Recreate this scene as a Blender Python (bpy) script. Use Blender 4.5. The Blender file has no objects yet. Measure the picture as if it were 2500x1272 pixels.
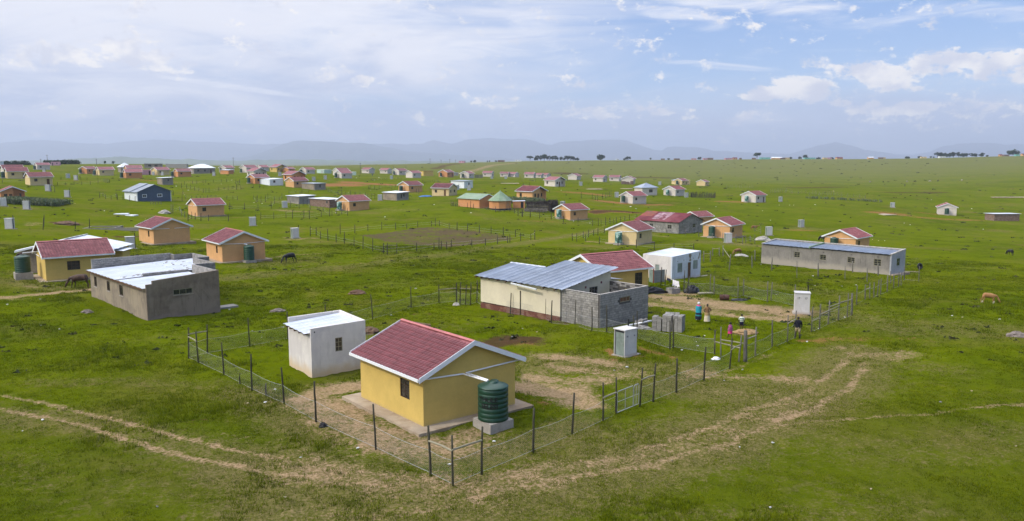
import bpy, bmesh, math, random, json
import numpy as np
from mathutils import Vector, Matrix

SC = bpy.context.scene
COL = SC.collection
R = math.radians
# ------------------------------------------------------------------ camera, sky, sun, exposure
CAM_H = 14.4
cam = bpy.data.cameras.new('camera'); cam_o = bpy.data.objects.new('camera', cam); COL.objects.link(cam_o)
cam.sensor_width = 36.0; cam.lens = 36.0 * 1944 / 2500; cam.clip_start = 0.5; cam.clip_end = 80000
cam_o.location = (0, 0, CAM_H); cam_o.rotation_euler = (R(90) - math.atan(252 / 1944), 0, 0)
SC.camera = cam_o
SUN_AZ, SUN_EL = math.atan2(-0.93, -0.37), R(38)      # where the sun stands: left of and a little behind the camera
sun = bpy.data.lights.new('sun', 'SUN'); sun.energy = 1.72; sun.angle = R(1.2); sun.color = (1.0, 0.93, 0.80)
sun_o = bpy.data.objects.new('sun', sun); COL.objects.link(sun_o)
_d = Vector((math.sin(SUN_AZ) * math.cos(SUN_EL), math.cos(SUN_AZ) * math.cos(SUN_EL), math.sin(SUN_EL)))
sun_o.rotation_euler = _d.to_track_quat('Z', 'Y').to_euler(); sun_o.location = (0, 0, 60)
SC.view_settings.view_transform = 'Standard'; SC.view_settings.look = 'None'
SC.view_settings.gamma = 1.0; SC.view_settings.exposure = 0.37; SC.view_settings.use_curve_mapping = False
SC.render.engine = 'CYCLES'; SC.cycles.use_denoising = True
SC.cycles.max_bounces = 5; SC.cycles.diffuse_bounces = 2; SC.cycles.glossy_bounces = 2
SC.cycles.transmission_bounces = 3; SC.cycles.transparent_max_bounces = 12; SC.cycles.volume_bounces = 0

class NT:
    """small helper to wire shader nodes"""
    def __init__(s, nt): s.nt = nt; s.L = nt.links
    def n(s, t, **kw):
        o = s.nt.nodes.new(t)
        for k, v in kw.items(): setattr(o, k, v)
        return o
    def set(s, sock, v):
        if isinstance(v, bpy.types.NodeSocket): s.L.new(v, sock)
        elif v is not None: sock.default_value = v
    def m(s, op, a, b=None, c=None, clamp=False):
        o = s.n('ShaderNodeMath', operation=op); o.use_clamp = clamp
        s.set(o.inputs[0], a); s.set(o.inputs[1], b); s.set(o.inputs[2], c)
        return o.outputs[0]
    def mix(s, f, a, b, blend='MIX'):
        o = s.n('ShaderNodeMix', data_type='RGBA', blend_type=blend)
        s.set(o.inputs[0], f); s.set(o.inputs[6], a if not isinstance(a, tuple) else (*a[:3], 1)); s.set(o.inputs[7], b if not isinstance(b, tuple) else (*b[:3], 1))
        return o.outputs[2]
    def noise(s, vec, scale, detail=3, rough=.55, dist=0.0, out=0):
        o = s.n('ShaderNodeTexNoise'); s.set(o.inputs['Vector'], vec)
        o.inputs['Scale'].default_value = scale; o.inputs['Detail'].default_value = detail
        o.inputs['Roughness'].default_value = rough; o.inputs['Distortion'].default_value = dist
        return o.outputs[out]
    def ss(s, x, a, b):
        o = s.n('ShaderNodeMapRange', interpolation_type='SMOOTHSTEP'); s.set(o.inputs[0], x)
        o.inputs[1].default_value = a; o.inputs[2].default_value = b
        return o.outputs[0]
    def comb(s, x, y, z):
        o = s.n('ShaderNodeCombineXYZ'); s.set(o.inputs[0], x); s.set(o.inputs[1], y); s.set(o.inputs[2], z); return o.outputs[0]
    def vscale(s, v, sc):
        o = s.n('ShaderNodeVectorMath', operation='MULTIPLY'); s.set(o.inputs[0], v); o.inputs[1].default_value = sc; return o.outputs[0]
    def bump(s, h, strength=.3, dist=.02, normal=None):
        o = s.n('ShaderNodeBump'); s.set(o.inputs['Height'], h); o.inputs['Strength'].default_value = strength
        o.inputs['Distance'].default_value = dist; s.set(o.inputs['Normal'], normal); return o.outputs[0]

world = bpy.data.worlds.new('World'); SC.world = world; world.use_nodes = True
w = NT(world.node_tree); world.node_tree.nodes.clear()
wo = w.n('ShaderNodeOutputWorld'); bg = w.n('ShaderNodeBackground'); w.L.new(bg.outputs[0], wo.inputs[0])
SKY_STR = 0.12
bg.inputs[1].default_value = SKY_STR
sky = w.n('ShaderNodeTexSky', sky_type='NISHITA'); sky.sun_disc = False
sky.sun_elevation = SUN_EL; sky.sun_rotation = SUN_AZ; sky.altitude = 1400; sky.air_density = 1.0; sky.dust_density = 1.2; sky.ozone_density = 1.5
tc = w.n('ShaderNodeTexCoord'); sep = w.n('ShaderNodeSeparateXYZ'); w.L.new(tc.outputs['Generated'], sep.inputs[0])
dx, dy, dz = sep.outputs
az = w.m('ARCTAN2', dx, dy); el = w.m('ARCSINE', dz)
zz = w.m('ADD', w.m('MAXIMUM', dz, 0.0), 0.10)
plane = w.comb(w.m('DIVIDE', dx, zz), w.m('DIVIDE', dy, zz), 0.0)
ae = w.comb(w.m('MULTIPLY', az, 1.0), w.m('MULTIPLY', el, 1.0), 0.0)
SK = 0.84 / SKY_STR
def skc(r, g, b): return (r * SK, g * SK, b * SK)
# high veil: dense towards the left, thin towards the right
vn = w.noise(plane, 0.42, 6, .56, .6); vn2 = w.noise(w.vscale(ae, (3.0, 15.0, 1)), 1.0, 5, .6, .8)
vsum = w.m('ADD', w.m('MULTIPLY', vn, .55), w.m('MULTIPLY', vn2, .75))
leftness = w.m('MULTIPLY', az, -0.62)
cover = w.ss(w.m('ADD', w.m('ADD', w.m('ADD', vsum, .07), leftness), w.m('MULTIPLY', w.ss(el, .22, .9), .45)), .52, .92)
low = w.ss(el, .13, .01)                          # cloud bank along the horizon
bn = w.noise(w.vscale(ae, (5.0, 26.0, 1)), 1.0, 5, .6, .5)
cover = w.m('MAXIMUM', cover, w.m('MULTIPLY', w.ss(w.m('ADD', w.m('MULTIPLY', low, .75), w.m('MULTIPLY', bn, .6)), .42, .95), .92))
blue = w.mix(w.ss(el, .02, .24), skc(.37, .50, .80), skc(.23, .38, .77))
blue = w.mix(.35, blue, sky.outputs[0])
vt = w.m('ADD', w.m('MULTIPLY', w.noise(w.vscale(ae, (4.0, 17.0, 1)), 1.0, 5, .6, 1.0), 1.0), w.m('MULTIPLY', w.ss(el, .0, .17), .42))
veil = w.mix(w.ss(vt, .48, .92), skc(.50, .57, .77), skc(.85, .86, .94))
zen = w.m('MULTIPLY_ADD', w.ss(el, .20, 1.1), 2.9, 1.0)       # clouded sky brighter towards the zenith, raised out of view to fill shaded walls
veil = w.mix(1.0, veil, w.comb(zen, zen, zen), 'MULTIPLY')
c0 = w.mix(w.m('MULTIPLY', cover, .93), blue, veil)
# cumulus puffs, each an ellipse with a ragged edge: azimuth, elevation, half sizes
def A_(x): return math.atan((x - 1250) / 1944)
def E_(y): return (384 - y) / 1960
PUFF = [(250,160,85,26,.95),(415,176,75,22,.95),(330,186,120,10,.6),(905,207,34,13,.9),(1215,252,60,14,.6),(1490,277,160,13,.62),(1690,295,60,10,.5),
 (1850,237,46,15,1),(1950,222,60,22,1),(2050,197,62,15,1),(1975,178,36,20,.6),(2150,214,55,24,1),(2270,190,60,20,.95),(2370,184,70,17,1),
 (2485,222,34,20,1),(2265,238,55,13,.8),(2120,277,55,13,.75),(2215,277,50,13,.85),(2035,264,26,8,.8),(1840,290,50,12,.45),(2460,180,50,14,.7),(2420,255,90,24,.55),(2300,215,120,26,.5),(1990,235,90,22,.5)]
STRK = [(1640,56,95,14,.8),(1790,28,190,24,.8),(1660,72,90,16,.6),(1990,52,75,9,.7),(2440,18,90,12,.6),(1720,170,150,7,.5),(590,226,150,6,.8),(2360,88,190,16,.5),(2150,10,300,26,.45),(1290,90,90,60,.35),(620,10,500,60,.5),(1000,110,330,30,.55),(160,65,260,22,.4),(2120,60,160,40,.35)]
pn = w.noise(w.vscale(ae, (20.0, 34.0, 1)), 1.0, 8, .64, .35)
sn = w.noise(w.vscale(ae, (9.0, 50.0, 1)), 1.0, 6, .62, 1.0)
def blobs(lst, shear):
    acc = None
    for x, y, rx, ry, s in lst:
        a0, e0 = A_(x), E_(y); ra, re = rx / 1640, ry / 1560
        ua = w.m('DIVIDE', w.m('SUBTRACT', az, a0), ra)
        ue = w.m('DIVIDE', w.m('SUBTRACT', w.m('ADD', el, w.m('MULTIPLY', w.m('SUBTRACT', az, a0), shear)), e0), re)
        d = w.m('MULTIPLY_ADD', ua, ua, w.m('MULTIPLY', ue, ue))
        f = w.m('MULTIPLY', w.m('SUBTRACT', 1.35, d, clamp=True), s)
        acc = f if acc is None else w.m('MAXIMUM', acc, f)
    return acc
pn2 = w.noise(w.vscale(ae, (75.0, 110.0, 1)), 1.0, 5, .65, .2)
pf = w.ss(w.m('ADD', w.m('MULTIPLY_ADD', w.m('SUBTRACT', pn, .5), 4.6, blobs(PUFF, 0.0)), w.m('MULTIPLY', w.m('SUBTRACT', pn2, .5), 2.2)), .25, .95)
pf = w.m('MULTIPLY', pf, .95)
sf = w.m('MULTIPLY', w.ss(w.m('MULTIPLY_ADD', w.m('SUBTRACT', sn, .5), 2.6, blobs(STRK, 0.12)), .05, 1.25), .92)
c1 = w.mix(sf, c0, skc(.85, .87, .96))
pcol = w.mix(w.ss(w.noise(w.vscale(ae, (26.0, 40.0, 1)), 1.0, 4, .5), .38, .62), skc(.70, .72, .83), skc(.98, .95, .94))
c2 = w.mix(pf, c1, pcol)
w.L.new(c2, bg.inputs[0])
world.cycles.sampling_method = 'MANUAL'; world.cycles.sample_map_resolution = 512

# ------------------------------------------------------------------ surveyed positions (metres, camera mast at the origin)
DATA = {}
DATA['H'] = [[1, 'R', 'Y', -4.72, 41.06, 0.04, 0.6807, 1, 3.75], [2, 'L', 'Y', -53.5, 90.47, 0.2, 0.672, 1, None], [4, 'R', 'P', -61.85, 136.84, -0.54, 0.7767, 1,
 None], [5, 'R', 'P', -41.47, 113.13, -0.6, 0.672, 1, 3.4], [6, 'L', 'P', -79.48, 201.03, -0.44, 0.7243, 1, None], [7, 'L', 'P', -46.97, 230.05, -0.98,
 0.7854, 1, 3.15], [8, 'L', 'P', 15.91, 217.17, -2.64, 0.7069, 0.98, 3.15], [9, 'L', 'C', 24.54, 156.29, -2.81, 0.9425, 1, 3.25], [10, 'L', 'P', 47.94,
 174.66, -3.33, 0.8901, 1, 3.6], [11, 'L', 'P', 49.99, 213.48, -3.84, 0.6021, 0.84, None], [12, 'L', 'P', 62.81, 144.79, -2.86, 0.7767, 0.92, 3.7],
 [13, 'L', 'W', 93.69, 306.51, -2.94, 0.7156, 1, 3.2], [14, 'R', 'W', 157.6, 294.48, -6.57, -0.4276, 0.96, 2.9], [15, 'L', 'W', 42.71, 281.97, -1.96,
 0.637, 0.98, 3.55], [16, 'L', 'W', 69.58, 339.7, -1.99, 0.7592, 0.98, 3.25], [17, 'R', 'W', 19.3, 357.3, 1.36, 0.7069, 1.02, None], [18, 'R', 'P',
 6.54, 254.55, 0.65, 0.7767, 1.04, None], [19, 'R', 'C', -22.55, 285.23, 0.71, 1.1606, 1, None], [20, 'L', 'P', -40.23, 311.4, 0.74, 0.8203, 1, 3.15],
 [21, 'L', 'W', -58.11, 467.65, 2.53, 0.829, 0.96, None], [22, 'L', 'W', -74.02, 524.21, 2.78, 0.8378, 1.02, 3.35], [23, 'R', 'W', -98.3, 550.68, 3.37,
 1.0472, 0.94, None], [24, 'R', 'W', -86.78, 557.75, 3.08, 1.1432, 0.9, None], [25, 'L', 'P', -41.28, 510.48, 1.96, 1.0472, 1.06, 3.75], [26, 'L', 'W',
 -26.29, 488.16, 1.76, 1.117, 0.98, 3.65], [27, 'R', 'W', -14.41, 563.05, 0.8, 1.3265, 0.94, None], [28, 'R', 'W', -2.81, 578.05, 0.32, 1.3526, 0.86,
 None], [29, 'R', 'W', 2.08, 579.62, 0.13, 0.9774, 0.84, None], [30, 'R', 'W', 15.34, 569.92, -0.3, 1.2915, 0.98, None], [31, 'R', 'W', 21.07, 579.84,
 -0.55, 1.1956, 0.84, None], [32, 'R', 'W', 25.54, 586.99, -0.74, 0.9599, 0.84, None], [33, 'L', 'W', 43.74, 540.62, -0.97, 1.0821, 1.02, None], [35,
 'R', 'W', 56.72, 499.5, -0.9, 1.0123, 0.98, None], [36, 'R', 'W', 74.89, 558.81, -2.26, 1.2479, 1, None], [37, 'L', 'W', 66.64, 439.42, -0.34, 1.2654,
 1.04, None], [40, 'L', 'C', 103.69, 488.09, -2.32, 0.7679, 0.9, 2.95], [41, 'L', 'C', 113.19, 468.32, -2.26, 0.9687, 0.84, None], [42, 'L', 'W',
 -86.82, 408.3, 3.62, 0.8465, 0.94, 3.45], [43, 'L', 'W', -99.71, 461.8, 3.86, 0.7941, 1.02, None], [44, 'L', 'W', -123.89, 482.47, 4.37, 0.9076, 0.94,
 3.4], [45, 'R', 'P', -99.62, 362.64, 3.53, 0.8116, 1.1, None], [46, 'L', 'P', -90.66, 332.43, 1.89, 0.8552, 0.98, None], [47, 'L', 'P', -109.83,
 341.75, 3.04, 0.8465, 0.98, 2.8], [48, 'R', 'W', -121.2, 376.75, 5.03, 0.8116, 1.02, None], [49, 'R', 'Y', -155.29, 529.07, 4.61, 0.8203, 1.22, None],
 [50, 'L', 'P', -147.82, 530.02, 4.45, 1.0647, 0.84, None], [51, 'L', 'W', -171.13, 546.9, 4.97, 0.9774, 0.96, None], [52, 'L', 'W', -164.26, 495.82,
 4.84, 0.8901, 1.12, 3.25], [53, 'L', 'W', -182.38, 510.97, 4.99, 1.0821, 0.98, 3.4], [55, 'L', 'P', -163.58, 392.17, 4.95, 0.7156, 0.92, 5.15], [56,
 'L', 'C', -192.78, 435.27, 4.68, 0.8988, 1.02, None], [57, 'L', 'P', -175.4, 363.85, 4.91, 0.6196, 0.98, 3.5], [58, 'L', 'P', -218.64, 455.06, 4.94,
 0.6632, 1.16, None], [59, 'L', 'P', -238.07, 448.64, 5.3, 1.1694, 0.94, 3.8], [60, 'L', 'C', -215.11, 417.61, 5.08, 0.7243, 1.02, 4.2], [61, 'L', 'W',
 -286.74, 484.41, 6.89, 0.8116, 1, 0.9], [62, 'L', 'W', -213.61, 336.67, 6.54, 0.7418, 1.06, None], [63, 'L', 'C', -193.09, 306.48, 6.26, 0.6894, 0.98,
 2.25], [64, 'L', 'C', -163.99, 272.17, 4.95, 0.7767, 1, None], [65, 'R', 'P', -132.97, 207.56, 3.09, 0.6458, 0.86, None], [3, 'L', 'Y', 9.57, 84.93,
 -0.63, 0.576, 1, None]]
DATA['F'] = {
 'front': {'w': 1, 'net': 1, 'p': [[-23.59, 56.7, -0.14, 2.3, 0.1], [-22.34, 55.36, -0.13, 2.28, -0.09], [-19.36, 52.11, -0.09, 2.22, -0.06], [-16.29, 48.46, -0.06, 2.3, 0.01], [-13.41, 45.45, -0.02, 2.22, -0.11], [-10.76, 42.26, 0, 2.28, -0.04], [-6.77, 38.09, 0.02, 2.3, -0.07], [-3.71, 34.86, 0.02, 2.3, -0.09], [-2.62, 33.62, 0.02, 2.3, -0.01], [-1.4, 34.95, 0.04, 2.22, 0.04], [1.04, 37.59, 0.06, 2.21, 0.02], [3.11, 39.82, 0.08, 2.29, 0.08], [4.97, 42.03, 0.1, 2.18, -0.01], [5.78, 42.91, 0.1, 2.22, 0]]},
 'front2': {'w': 1, 'net': 1, 'p': [[7.4, 44.71, 0.1, 2.27, 0.13], [8.34, 45.65, 0.1, 2.27, 0.1], [10.1, 47.52, 0.1, 2.11, -0.01], [12.47, 50.35, 0.09, 2.16, 0.05], [14.9, 53.15, 0.07, 2.09, 0.11]]},
 'backleft': {'w': 1, 'net': 1, 'p': [[-23.59, 56.7, -0.14, 2.3, 0.1], [-22.76, 58.12, -0.14, 2.2, 0.06], [-20.35, 60.48, -0.15, 2.25, -0.08], [-18.1, 62.99, -0.17, 2.29, 0.02], [-15.77, 66.21, -0.21, 2.3, 0], [-12.74, 71.64, -0.3, 2.3, -0.14], [-10, 77.74, -0.43, 2.14, -0.01], [-7.52, 80.9, -0.52, 1.97, -0.02], [-5.79, 81.83, -0.55, 2.02, -0.01]]},
 'stubs': {'w': 0, 'net': 0, 'p': [[-17.47, 49.66, -0.07, 0.93, 0.02], [-15.05, 47.26, -0.04, 0.54, 0.01]]},
 'brace': {'w': 0, 'net': 1, 'p': [[14.91, 57.24, 0.03, 1.83, -0.02], [15.12, 56.29, 0.04, 2.24, -0.06], [14.9, 53.15, 0.07, 2.09, 0.11], [16.06, 55.04, 0.05, 1.9, 0.13], [16.53, 55.04, 0.05, 2.24, -0.07]]},
 'side': {'w': 1, 'net': 1, 'p': [[16.53, 55.04, 0.05, 2.24, -0.07], [17.65, 56.43, 0.04, 2.21, 0], [19.74, 59.09, 0.02, 2.19, -0.06], [21.66, 61.31, 0, 2.16, -0.01], [22.76, 62.71, -0.02, 2.25, 0]]},
 'side2': {'w': 1, 'net': 1, 'p': [[24.92, 65, -0.04, 2.15, 0.03], [26.03, 66.14, -0.05, 2.18, 0.01], [27.58, 68.2, -0.08, 2.12, 0.05], [29.18, 69.94, -0.1, 2.3, 0], [30.5, 71.2, -0.11, 2.3, 0], [31.5, 72.55, -0.13, 2.08, -0.09]]},
 'side3': {'w': 1, 'net': 0, 'p': [[34.56, 78.67, -0.25, 1.94, -0.02], [36.65, 81.45, -0.31, 1.65, -0.04], [37.44, 82.16, -0.33, 1.78, -0.06], [38.23, 82.91, -0.34, 1.69, -0.08], [39.39, 84.69, -0.39, 1.73, 0.09], [40, 85.26, -0.41, 1.79, -0.01], [41.73, 87.38, -0.46, 1.89, -0.02], [43.81, 90.23, -0.55, 1.74, -0.05], [45.2, 91.95, -0.61, 1.74, -0.04], [45.75, 92.48, -0.63, 1.61, -0.06], [49.42, 99.17, -0.89, 1.71, -0.04], [50.36, 97.42, -0.82, 1.88, -0.06]]},
 'yardback': {'w': 1, 'net': 1, 'p': [[19.8, 90.54, -0.75, 2.28, 0.04], [19.59, 88.26, -0.68, 1.84, 0.33], [22.08, 87.65, -0.64, 2.17, 0.02], [22.31, 86.78, -0.61, 2, -0.02], [24.27, 84.32, -0.51, 2.15, -0.04], [25.15, 85.32, -0.54, 1.86, -0.02], [26.41, 81.11, -0.4, 2.13, -0.05], [27, 81.81, -0.41, 1.93, 0.05], [28.18, 78.03, -0.29, 2.18, -0.07]]},
 'cream': {'w': 1, 'net': 1, 'p': [[-5.79, 81.83, -0.55, 2.02, 0.02], [-5.32, 80.12, -0.5, 2.3, 0.09], [-4.76, 79.77, -0.49, 2.08, 0.15], [-4.23, 79.78, -0.49, 2.3, 0.07], [-3.66, 81.5, -0.54, 2.3, 0.07], [-2.78, 78.11, -0.45, 2.3, 0.13], [-1.65, 77.44, -0.43, 2.3, 0.02], [-0.18, 74.36, -0.34, 2.01, 0.1], [0.78, 73.72, -0.32, 2.3, 0], [3.09, 71.44, -0.25, 2.3, 0.02], [3.47, 69.07, -0.19, 2.09, 0.04], [5.47, 68.06, -0.16, 2.3, 0.05], [6.72, 65.7, -0.11, 2.06, 0], [7.9, 65.05, -0.09, 2.3, -0.04], [9.76, 62.89, -0.05, 1.84, 0.01], [10.05, 62.73, -0.05, 2.25, -0.02], [11.96, 58.91, 0.01, 2.18, -0.05], [12.32, 59.45, 0.01, 2.24, -0.03], [14.91, 57.24, 0.03, 1.83, -0.02]]},
 'longrow': {'w': 0, 'net': 0, 'p': [[34.58, 113.64, -1.47, 1.83, -0.07], [36.38, 110.55, -1.35, 1.87, 0.03], [36.44, 100.67, -0.98, 2.3, -0.11], [40.25, 103.53, -1.07, 1.74, -0.09], [41.93, 99.14, -0.9, 1.8, -0.05], [43.69, 96.8, -0.8, 1.78, -0.1], [45.5, 94.49, -0.71, 1.6, -0.1], [43.74, 90.07, -0.55, 1.71, -0.1]]},
 'longrow2': {'w': 0, 'net': 0, 'p': [[38.49, 125.11, -1.88, 1.76, -0.07], [40.68, 120.64, -1.72, 1.76, -0.07], [42.54, 115.84, -1.55, 1.75, -0.08], [45.12, 113.01, -1.44, 2.04, -0.1], [46.52, 107.63, -1.23, 1.62, -0.09], [47.97, 103.18, -1.05, 1.71, -0.1], [41.79, 87.44, -0.47, 1.86, -0.11]]},
 'gatepair': {'w': 0, 'net': 0, 'p': [[30.03, 123.71, -1.84, 1.71, -0.05], [30.96, 123.16, -1.82, 1.75, -0.06], [34.01, 133.97, -2.17, 1.38, -0.04], [34.89, 132.97, -2.14, 1.5, -0.05], [35.53, 132.97, -2.14, 1.87, -0.06], [30.54, 110.93, -1.39, 2.3, 0.17]]},
 'washline': {'w': 1, 'net': 0, 'p': [[17.93, 94.67, -0.9, 2.24, 0.03], [18.39, 94.65, -0.9, 1.94, 0.12], [19.44, 89.09, -0.71, 2.3, 0.08], [19.44, 87.73, -0.66, 1.9, 0.38]]},
 'field_front': {'w': 1, 'net': 0, 'p': [[-41.2, 161.88, -1.59, 2.08, 0.07], [-40.32, 163.27, -1.62, 1.78, 0.06], [-37.93, 156.91, -1.62, 1.56, 0.05], [-35.77, 154.1, -1.64, 2.3, -0.06], [-33.61, 151.37, -1.66, 1.65, 0.05], [-31.36, 148.11, -1.67, 2.3, 0.07], [-28.86, 144.63, -1.68, 1.69, 0.04], [-26.42, 140.31, -1.67, 2.3, 0.06], [-23.93, 135.83, -1.64, 2.3, 0.06], [-21.65, 133.11, -1.64, 1.74, 0.04], [-20.7, 131.22, -1.62, 2.01, 0.04], [-19.42, 133.26, -1.69, 1.78, 0.03], [-16.57, 137.49, -1.84, 1.56, 0.02], [-13.98, 141.78, -1.97, 1.23, 0.02], [-13.13, 142.35, -1.99, 2.05, 0.02], [-12.77, 143, -2.01, 1.52, 0.02], [-11.84, 143.2, -2.03, 1.34, 0.01], [-11.15, 145.29, -2.08, 1.55, 0.02], [-7.58, 149.06, -2.21, 1.29, 0.01], [-5.1, 151.66, -2.3, 1.31, 0.01], [-2.84, 154.29, -2.38, 1.44, 0], [-0.87, 156.91, -2.46, 1.46, 0]]},
 'field_back': {'w': 1, 'net': 0, 'p': [[-36.34, 167.68, -1.72, 2.16, 0.06], [-33.79, 170.53, -1.77, 1.81, 0.05], [-31.89, 175.62, -1.78, 1.51, 0.04], [-29.28, 178.39, -1.8, 1.89, 0.04], [-26.42, 179.98, -1.83, 1.55, 0.03], [-24.22, 182.65, -1.83, 1.21, 0.02], [-22, 185.32, -1.82, 1.47, 0.02], [-19.1, 188.11, -1.81, 1.37, 0.02], [-18.17, 188.25, -1.83, 1.99, 0.02], [-17.24, 188.41, -1.84, 1.5, 0.02], [-14.41, 182.08, -2.02, 1.45, 0.01], [-12.48, 180.28, -2.09, 1.91, 0.02], [-10.07, 179.8, -2.17, 1.79, 0.01], [-7.28, 177.25, -2.29, 1.76, 0.01], [-4.6, 174.73, -2.4, 1.74, 0.01], [-1.91, 172.22, -2.5, 1.94, 0]]},
 'field_right': {'w': 1, 'net': 0, 'p': [[-1.9, 172.22, -2.5, 1.71, 0], [0.74, 170.83, -2.59, 1.59, 0], [3.92, 164.92, -2.66, 1.47, 0], [4.79, 166.34, -2.7, 2.05, -0.01], [1.77, 162.02, -2.58, 1.72, 0], [-0.42, 158.11, -2.48, 1.68, 0], [-2.89, 155.34, -2.39, 1.65, 0]]},
 'mid': {'w': 1, 'net': 0, 'p': [[12.63, 166.08, -2.89, 1.54, -0.01], [13.37, 163.78, -2.87, 1.78, -0.02], [15.45, 171.81, -3.03, 1.6, -0.02], [15.32, 164.9, -2.92, 1.47, -0.02], [16.87, 174.79, -3.1, 1.74, -0.02], [18.44, 179.22, -3.19, 1.31, -0.02], [19.52, 180.05, -3.22, 1.74, -0.02], [21.59, 185.59, -3.32, 1.53, -0.02], [17.51, 158.8, -2.83, 1.54, -0.02], [20.61, 153.76, -2.73, 1.74, -0.03], [23.5, 149.66, -2.64, 1.65, -0.03], [26.13, 145.2, -2.52, 1.51, -0.03], [30.09, 146.94, -2.56, 1.18, -0.03], [33.75, 146.93, -2.56, 0.98, -0.03]]},
 'mid2': {'w': 1, 'net': 0, 'p': [[2.7, 216.24, -1.52, 1.85, 0], [4.99, 216.48, -1.68, 1.71, -0.01], [7.44, 214.87, -1.99, 1.84, -0.01], [10.62, 214.92, -2.28, 1.7, -0.01], [13.58, 210.05, -2.73, 1.8, -0.01], [17.77, 213.77, -2.89, 1.27, -0.01], [20.96, 206.2, -3.24, 1.64, -0.02], [22.37, 205.9, -3.29, 1.99, -0.03], [23.22, 206.99, -3.3, 1.56, -0.02], [24.61, 208.75, -3.32, 2.21, -0.03], [26.07, 211.28, -3.31, 2.01, -0.03], [27.32, 213.46, -3.29, 1.5, -0.02], [28.23, 215, -3.28, 1.65, -0.03], [29.77, 218.03, -3.24, 1.58, -0.03], [31.41, 221.12, -3.2, 1.52, -0.03], [33.13, 224.3, -3.15, 1.63, -0.03], [35.77, 227.95, -3.14, 1.5, -0.03]]},
 'right_mid': {'w': 1, 'net': 1, 'p': [[36.77, 189.26, -3.54, 1.38, -0.03], [40.4, 184.87, -3.5, 1.23, -0.03], [42.45, 180.3, -3.41, 1.32, -0.04], [43.66, 172.76, -3.24, 1.26, -0.04], [44.63, 167.75, -3.13, 1.74, -0.06], [46.62, 164.79, -3.09, 1.64, -0.06], [46.51, 159.63, -2.96, 1.59, -0.06]]},
 'cowpen': {'w': 1, 'net': 1, 'p': [[47.87, 162.1, -3.04, 1.62, -0.06], [49.94, 166.05, -3.17, 1.28, -0.05], [49.53, 161.47, -3.05, 1.85, -0.07], [61.06, 199.58, -4.09, 1.39, -0.05], [59.89, 190.88, -3.95, 1.9, -0.08]]},
 'left_a': {'w': 1, 'net': 0, 'p': [[-116.93, 236.09, 1.95, 1.63, 0.1], [-115.39, 236.59, 1.85, 1.55, 0.1], [-112.06, 233.66, 1.62, 1.69, 0.1], [-110.62, 234.01, 1.52, 1.61, 0.1], [-113.2, 266.61, 1.83, 1.75, 0.1], [-101.5, 245.27, 0.98, 2.01, 0.11], [-111.9, 271.32, 1.78, 1.87, 0.1], [-103.87, 253.89, 1.18, 1.17, 0.06], [-102.5, 255.26, 1.11, 1.26, 0.07], [-101.47, 256.26, 1.06, 1.18, 0.06], [-100.48, 257.19, 1.01, 1.18, 0.06], [-99.61, 258, 0.97, 1.02, 0.05], [-99.59, 260.85, 0.99, 1.28, 0.06], [-97.92, 263.75, 0.93, 1.21, 0.06], [-93.21, 260.72, 0.65, 1.45, 0.07], [-91.66, 261.91, 0.59, 1.37, 0.06], [-89.76, 260.63, 0.49, 1.45, 0.06]]},
 'left_b': {'w': 1, 'net': 0, 'p': [[-124.34, 300.61, 2.78, 2.16, 0.12], [-122.42, 300.72, 2.68, 1.67, 0.09], [-119.86, 297.76, 2.5, 1.85, 0.1], [-116.72, 293.73, 2.28, 1.63, 0.08], [-113.65, 289.8, 2.06, 1.99, 0.1], [-110.6, 286.02, 1.85, 1.59, 0.08], [-109.48, 285.45, 1.78, 1.87, 0.09], [-108.63, 286.29, 1.74, 2.15, 0.11], [-108.34, 295.01, 1.84, 1.83, 0.09], [-107.52, 302.57, 1.92, 1.98, 0.09], [-105.97, 307.31, 1.92, 2.11, 0.09], [-105.15, 309.68, 1.93, 1.82, 0.08]]},
 'left_c': {'w': 1, 'net': 0, 'p': [[-131.7, 321.38, 3.45, 1.57, 0.08], [-130.43, 326.4, 3.49, 1.6, 0.08], [-129.11, 327.4, 3.46, 1.71, 0.09], [-129.38, 334.82, 3.65, 1.53, 0.08], [-128.44, 335.41, 3.63, 1.64, 0.08], [-126.35, 338.49, 3.64, 1.55, 0.07], [-124.54, 343, 3.72, 1.57, 0.07], [-122.75, 343.98, 3.69, 1.57, 0.07], [-116.27, 336.54, 3.16, 1.98, 0.09], [-116.27, 341.44, 3.33, 1.56, 0.07]]},
 'left_d': {'w': 1, 'net': 0, 'p': [[-76.37, 187.38, -0.54, 1.92, 0.1], [-77.85, 193.25, -0.5, 1.85, 0.1], [-76.66, 192.33, -0.55, 1.71, 0.09], [-73.98, 189, -0.67, 1.93, 0.1], [-72.52, 189.91, -0.74, 1.57, 0.08], [-68.54, 192.11, -0.92, 1.65, 0.08], [-79.07, 223.03, -0.37, 2.27, 0.1], [-76.18, 226.68, -0.46, 2.09, 0.09]]},
 'left_e': {'w': 1, 'net': 0, 'p': [[-102.58, 226.34, 0.98, 1.34, 0.08], [-102.87, 228.49, 1, 1.2, 0.07], [-102.04, 228.14, 0.95, 1.2, 0.07], [-101.53, 228.67, 0.92, 0.98, 0.06], [-100.6, 228.42, 0.85, 0.9, 0.05], [-88.07, 205.53, 0.05, 2.3, 0.13], [-87.72, 205.83, 0.03, 2.3, 0.13], [-89.49, 214.37, 0.14, 1.06, 0.06], [-83.14, 200.11, -0.23, 1.58, 0.08], [-80.84, 196.39, -0.35, 1.55, 0.08]]},
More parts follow.
